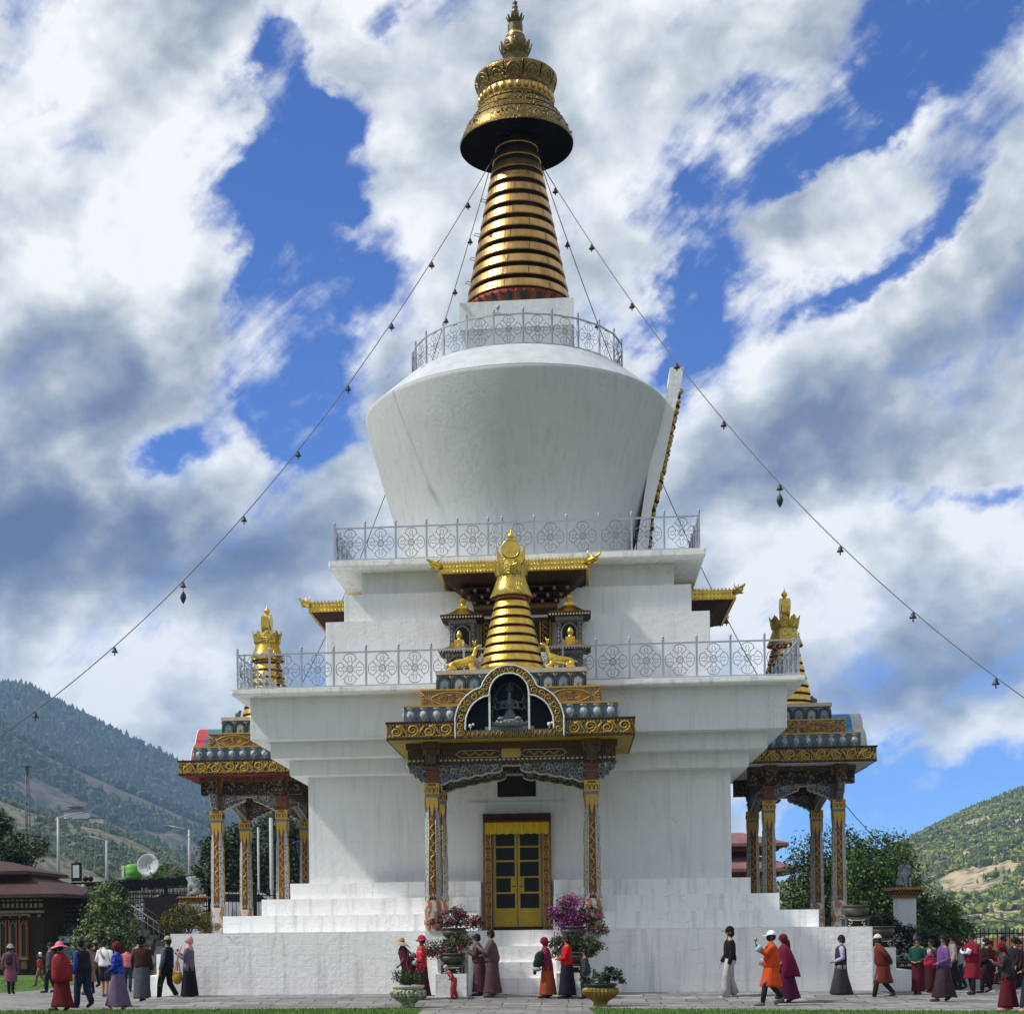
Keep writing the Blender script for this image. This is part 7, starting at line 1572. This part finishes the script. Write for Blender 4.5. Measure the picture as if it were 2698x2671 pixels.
B1('man in a black and blue jacket and navy jeans behind the pink hatted woman', -9.30, -11.72, 0, 1.53, 150, 'jacket', (.010, .012, .022), 'jeans', (.016, .024, .055), 'hair', ('down', 'down') if False else (.02, .02, .02), arms=('down', 'fwd'), st=.6, lean=.16, sk=1, wide=1.22, cuff={'sleeve': (.02, .05, .30)}, shoe='black')
B1('man in a tan knee length robe and black socks, left of the white shirted man', -11.45, -4.79, 0, 1.39, 140, 'gho', (.22, .13, .09), 'knee', (.20, .13, .09), 'hair', st=.4, sk=2)
B1('person in maroon with a grey cap, far off left of the white shirted man', -13.2, 1.2, 0, 1.42, 150, 'jacket', (.06, .012, .03), 'pants', (.03, .01, .018), 'cap', (.22, .22, .20), st=.3)
B1('man in a white shirt with a grey sash and dark shorts, seen from behind', -10.61, -6.06, 0, 1.48, 80, 'jacket', (.66, .68, .72), 'shorts', (.03, .035, .04), 'hair', arms=('waist', 'waist'), st=.2, sk=1, extras=(('sash', (.42, .40, .37)),), shoe='grey')
B1('woman in a bright blue spotted jacket, lilac skirt and dark red head wrap', -8.20, -12.79, 0, 1.44, 178, 'jacket', ((.03, .09, .62), 'dots', (.008, .02, .18)), 'skirt', (.17, .12, .21), 'beanie', (.16, .01, .025), ('waist', 'waist'), .85, sk=2, lean=.05, shoe='pink', wide=1.05)
B1('person in a salmon pink top and jeans behind the woman in spotted blue', -11.04, -2.63, 0, 1.29, 100, 'jacket', (.55, .13, .16), 'jeans', (.03, .06, .10), 'hair', hair='short', st=.3, sk=1)
B1('person in a grey green coat with a beige cap in the left group', -10.87, -2.0, 0, 1.50, 80, 'jacket', (.16, .16, .145), 'pants', (.02, .02, .022), 'cap', (.34, .28, .21), st=.3)
B1('woman with curly black hair in a dark brown jacket and long grey skirt', -8.76, -9.08, 0, 1.54, 85, 'jacket', (.045, .018, .015), 'skirt', (.085, .09, .105), 'hair', hair='curly', arms=('down', 'down'), st=.45, sk=1, wide=1.15)
B1('woman with long dark hair in a grey jacket and loose taupe trousers', -10.08, -3.30, 0, 1.47, 80, 'jacket', (.17, .19, .20), 'wide', (.13, .12, .10), 'hair', hair='long', st=.6, sk=1)
r_, h_, s_ = B1('man in a beige cap and black vest over blue grey sleeves by the plinth corner', -8.20, -8.9, 0.0, 1.54, 160, 'jacket', (.10, .13, .19), 'pants', (.010, .011, .014), 'cap', (.38, .33, .25), ('down', 'fwd'), .8, sk=1, shoe='white', extras=(('vest', (.010, .012, .022)),), lean=-.03)
held(r_, 'prayer_beads', beads(), 'prayer beads hanging from the hand of the man in the black vest', 'beads', 0, h_)
r_, h_, s_ = B1('woman in a pink head scarf, lilac blouse and black skirt looking at a phone', -7.59, -9.2, 0.06, 1.47, 178, 'long', (.16, .14, .20), 'skirt', (.010, .011, .016), 'scarf', (.55, .27, .31), ('phone', 'phone'), .25, sk=0, wide=1.05)
b = MB(); b.box(-.035, .035, -.006, .006, -.07, .07); o = held(r_, 'phone', b.build('phone', BLACKP), 'dark phone held up by the woman in the pink head scarf', 'phone', 1, h_); o.rotation_euler = (0, R(-35), R(178))
o = bag_mesh('shoulder_bag', (.50, .25, .03), .24, .26, .34); b = MB(); b.tube([(0, 0, -.3), (.0, 0, .0), (.10, 0, .28)], .022, 6); b.build('sash', mat('striped_sash', (.55, .30, .30), .8, 0, .3, 9), o); o.location = (-7.86, -9.25, 1.03); tag(o, 'mustard yellow shoulder bag with a pink sash beside the pink scarfed woman', 'bag')
# --- centre
B1('person in a wide straw hat and loose maroon cloak bending forward, left of the stair', -2.37, -9.6, .12, 1.36, 178, 'cloak', (.085, .010, .030), 'skirt', (.010, .010, .014), 'straw', (.52, .43, .28), ('lap', 'lap'), .75, lean=.28, sk=2, sleeves=False)
r_, h_, s_ = B1('woman in a red patterned jacket, maroon skirt and red bucket hat, left of the stair', -1.98, -10.4, .075, 1.42, 182, 'long', ((.55, .02, .035), 'fleck', (.62, .16, .16)), 'skirt', (.075, .010, .022), 'brim', (.42, .03, .045), ('waist', 'phone'), .25, sk=2, wide=1.05, cuff={'cuff': (.30, .45, .52)})
held(r_, 'prayer_beads', beads(L=.46), 'long string of prayer beads hanging from the woman in the red patterned jacket', 'beads', 1, h_)
B1('small child in a pink and red outfit bending down at the foot of the stair', -1.25, -10.45, .07, .80, 185, 'jacket', ((.35, .05, .07), 'fleck', (.55, .25, .25)), 'pants', (.42, .07, .06), 'hood', (.50, .50, .50), ('waist', 'waist'), .4, lean=.55, sk=1, shoe='brown', wide=1.35)
r_, h_, s_ = B1('man in a mauve brown ankle length robe with a pale belt, standing before the stair', -.42, -10.1, .10, 1.52, 180, 'gho', (.125, .075, .085), 'robe', (.11, .055, .062), 'hair', arms=('phone', 'fold'), st=.12, sk=1, lean=.05, belt=(.42, .34, .33), shoe='brown')
B1('shorter dark haired man beside and partly behind the mauve robed man', -.72, -9.8, .12, 1.42, 180, 'gho', (.11, .06, .065), 'robe', (.12, .05, .055), 'hair', arms=('phone', 'phone'), st=.1, sk=2, lean=.10)
r_, h_, s_ = B1('woman with a crimson knitted head wrap, magenta coat and orange skirt, right of the stair', .82, -10.3, .08, 1.36, 180, 'long', ((.20, .015, .05), 'fleck', (.30, .02, .10)), 'skirt', (.36, .085, .02), 'beanie', (.22, .012, .04), ('lap', 'lap'), .3, sk=2, lean=.12, wide=1.1)
b = MB(); b.sphere((0, 0, 0), .11, .11, .17, 12, 9); b.sphere((-.05, .03, -.10), .09, .08, .12, 10, 7, 0); b.sphere((.03, -.05, .10), .08, .08, .09, 10, 7, 0); b.sphere((-.05, 0, -.22), .10, .08, .05, 10, 7, 1); b.sphere((-.10, .02, -.29), .04, .04, .06, 8, 6, 0); o = b.build('bundle', [cloth((.018, .028, .030)), cloth((.32, .42, .44))]); o.location = (.64, -10.44, .95); tag(o, 'dark green bundle with pale trim carried by the woman in the crimson head wrap', 'bundle')
B1('woman in a bright red jacket and long navy black skirt, right of the stair', 1.25, -10.4, .075, 1.41, 182, 'jacket', (.62, .012, .018), 'skirt', (.014, .012, .030), 'hair', hair='bob', arms=('fold', 'fold'), st=.3, sk=1, wide=1.1)
B1('small boy in a dark grey jacket standing by the gold fluted planter', 1.64, -10.45, .075, 1.10, 178, 'long', (.045, .052, .062), 'pants', (.035, .042, .050), 'hair', arms=('down', 'back'), st=.2, sk=1)
# --- right
B1('young person in a black cap, black sweater and pale grey loose trousers', 4.82, -10.25, .02, 1.60, 180, 'jacket', (.008, .008, .009), 'wide', (.46, .47, .48), 'cap', (.008, .008, .010), ('down', 'fwd'), .42, sk=0, shoe='white', hair='bob', wide=.95)
r_, h_, s_ = B1('man in a bright orange knee length robe, white cap and black face mask', 5.43, -12.50, 0, 1.52, 186, 'gho', (.68, .085, .010), 'gho', (.66, .075, .010), 'cap', (.75, .77, .80), ('raise', 'waist'), .9, sk=2, cuff={'cuff': (.36, .45, .55)}, extras=(('mask', (.012, .012, .014)), ('strap', (.05, .02, .02))), wide=1.08, shoe='grey')
b = MB(); b.tube([(0, 0, -.08), (0, 0, .06)], .009, 5); b.lathe([(.03, .05), (.035, .055), (.035, .10), (.02, .12), (.003, .14)], 12); held(r_, 'hand_prayer_wheel', b.build('hand_prayer_wheel', mat('prayer_wheel_metal', (.30, .27, .24), .4, .7)), 'small hand prayer wheel raised by the man in the orange robe', 'prayer wheel', 0, h_)  # hand prayer wheel: a metal cylinder on a stick
B1('woman in a dark maroon shawl with crimson head wrap beside the orange robed man', 5.89, -11.43, 0, 1.46, 175, 'cloak', (.17, .006, .040), 'skirt', (.085, .006, .038), 'wrap', (.15, .006, .012), ('lap', 'lap'), .55, sk=1, lean=.12, shoe='brown', sleeves=False, wide=1.1)
r_, h_, s_ = B1('woman with short black hair in a dark vest, lilac sleeves and long grey skirt', 7.25, -10.0, .04, 1.38, 178, 'long', (.46, .43, .50), 'skirt', (.055, .050, .058), 'hair', hair='bob', arms=('waist', 'waist'), st=.7, sk=1, cuff={'sleeve': (.38, .33, .55)}, extras=(('vest', (.035, .04, .05)),), lean=-.02, collar=(.5, .48, .5))
r_, h_, s_ = B1('man in a maroon robe and white cap leaning forward, hands behind his back', 8.08, -10.4, 0, 1.43, 176, 'gho', ((.16, .025, .020), 'stripe', (.12, .02, .016)), 'gho', (.15, .028, .022), 'cap', (.66, .52, .54), ('behind', 'behind'), .95, lean=.18, sk=2, shoe='brown', extras=(('lapel', (.34, .13, .03)),))
b = MB(); b.sphere((0, 0, -.06), .10, .06, .08, 12, 8); b.sphere((.10, 0, -.30), .09, .05, .14, 10, 7, 1); o = held(r_, 'cloth_bundle', b.build('cloth_bundle', [cloth((.62, .64, .72)), cloth((.06, .03, .02))]), 'white cloth and dark bag held behind the maroon robed man', 'cloth bundle', 0, h_)
r_, h_, s_ = B1('woman in a dark green jacket and maroon skirt carrying a crimson handbag', 9.38, -7.84, 0, 1.34, -120, 'jacket', (.012, .075, .050), 'skirt', (.085, .010, .016), 'hair', hair='long', arms=('waist', 'waist'), st=.2, sk=1)
o = bag_mesh('handbag', (.42, .012, .06), .30, .22, .16, .11); o.location = (9.60, -8.10, 1.0); tag(o, 'crimson handbag carried by the woman in the green jacket', 'bag')
B1('woman with a grey white scarf and dark maroon clothes, right of the green jacketed woman', 9.90, -6.85, 0, 1.28, -130, 'jacket', (.055, .045, .06), 'skirt', (.06, .010, .016), 'hair', hair='bun', st=.2, sk=1, arms=('waist', 'waist'), extras=(('bib', (.42, .42, .46)),))
B1('woman in a shiny purple jacket and dark plum skirt striding to the left', 9.17, -11.19, 0, 1.40, 190, 'jacket', ((.16, .07, .24), 'fleck', (.22, .12, .30)), 'skirt', (.050, .028, .040), 'hair', hair='curly', arms=('waist', 'down'), st=.85, sk=1, shoe='brown', wide=1.1, headturn=35)
B1('man in a beige shirt with a dark shoulder strap behind the purple jacketed woman', 10.69, -5.63, 0, 1.40, 175, 'jacket', (.42, .38, .32), 'pants', (.014, .012, .014), 'hair', arms=('down', 'down'), st=.4, sk=2, extras=(('strap', (.02, .02, .02)),), headturn=-20)
r_, h_, s_ = B1('man in a crimson knee length robe with white cuffs, looking down at his hands', 10.57, -8.03, 0, 1.44, -150, 'gho', (.23, .008, .028), 'gho', (.23, .010, .030), 'hair', arms=('pray', 'pray'), st=.25, sk=2, cuff={'cuff': (.68, .70, .74)}, lean=.04, wide=1.1)
b = MB(); b.box(-.03, .03, -.005, .005, -.06, .06); held(r_, 'phone', b.build('phone', BLACKP), 'phone in the hands of the man in the crimson robe', 'phone', 1, h_)
B1('person in a pale blue white jacket and dark trousers beside the crimson robed man', 11.04, -5.22, 0, 1.16, 185, 'jacket', (.45, .50, .55), 'pants', (.03, .04, .06), 'hair', st=.5, sk=1)
B1('person in black and maroon with a white face mask, right of the crimson robed man', 11.06, -7.27, 0, 1.30, 185, 'long', (.022, .008, .014), 'pants', (.020, .010, .014), 'hair', hair='bob', st=.6, sk=1, arms=('waist', 'waist'), extras=(('mask', (.62, .62, .62)),))
B1('woman in a red shawl in the crowd at the right, near the fence', 12.2, -3.4, 0, 1.20, 200, 'shawl', (.15, .010, .022), 'skirt', (.055, .008, .014), 'hair', st=.5, sk=1, arms=('waist', 'waist'), sleeves=False)
B1('woman in a dark maroon coat behind the crimson robed man', 11.14, -4.3, 0, 1.28, 180, 'long', (.14, .012, .018), 'pants', (.02, .02, .025), 'wrap', (.12, .012, .020), st=.4, sk=2)
r_, h_, s_ = B1('woman with a red head wrap, orange red scarf and dark padded jacket, near right edge', 9.43, -15.0, 0, 1.28, 165, 'long', ((.035, .035, .038), 'fleck', (.07, .07, .075)), 'skirt', (.12, .010, .022), 'wrap', (.16, .012, .018), ('pray', 'waist'), .3, sk=2, lean=.20, shoe='pink', extras=(('bib', (.55, .02, .015)),), headturn=30)
held(r_, 'prayer_beads', beads(L=.36), 'prayer beads held by the woman with the orange red scarf at the near right edge', 'beads', 1, h_)
B1('person in a navy padded jacket cut off by the right edge of the picture', 9.74, -15.3, 0, 1.28, 170, 'jacket', (.018, .020, .028), 'skirt', ((.010, .022, .045), 'stripe', (.02, .04, .07)), 'hair', hair='bun', arms=('waist', 'waist'), st=.3, sk=1, shoe='pink', belt=(.4, .38, .33))
B1('person in dark clothes with black hair deep in the crowd at the right edge', 11.97, -6.32, 0, 1.28, 190, 'jacket', (.020, .018, .024), 'pants', (.02, .018, .024), 'hair', hair='curly', st=.4, sk=1)
B1('woman in teal with black hair near the fence in the crowd at the right', 12.9, -2.0, 0, 1.30, 200, 'long', (.10, .20, .20), 'skirt', (.03, .02, .03), 'hair', hair='bun', st=.4, sk=1)
B1('person in a brown shawl behind the others at the right of the crowd', 12.5, -4.8, 0, 1.25, 185, 'shawl', (.06, .02, .02), 'skirt', (.03, .012, .014), 'hair', hair='bun', st=.4, sk=2, sleeves=False)
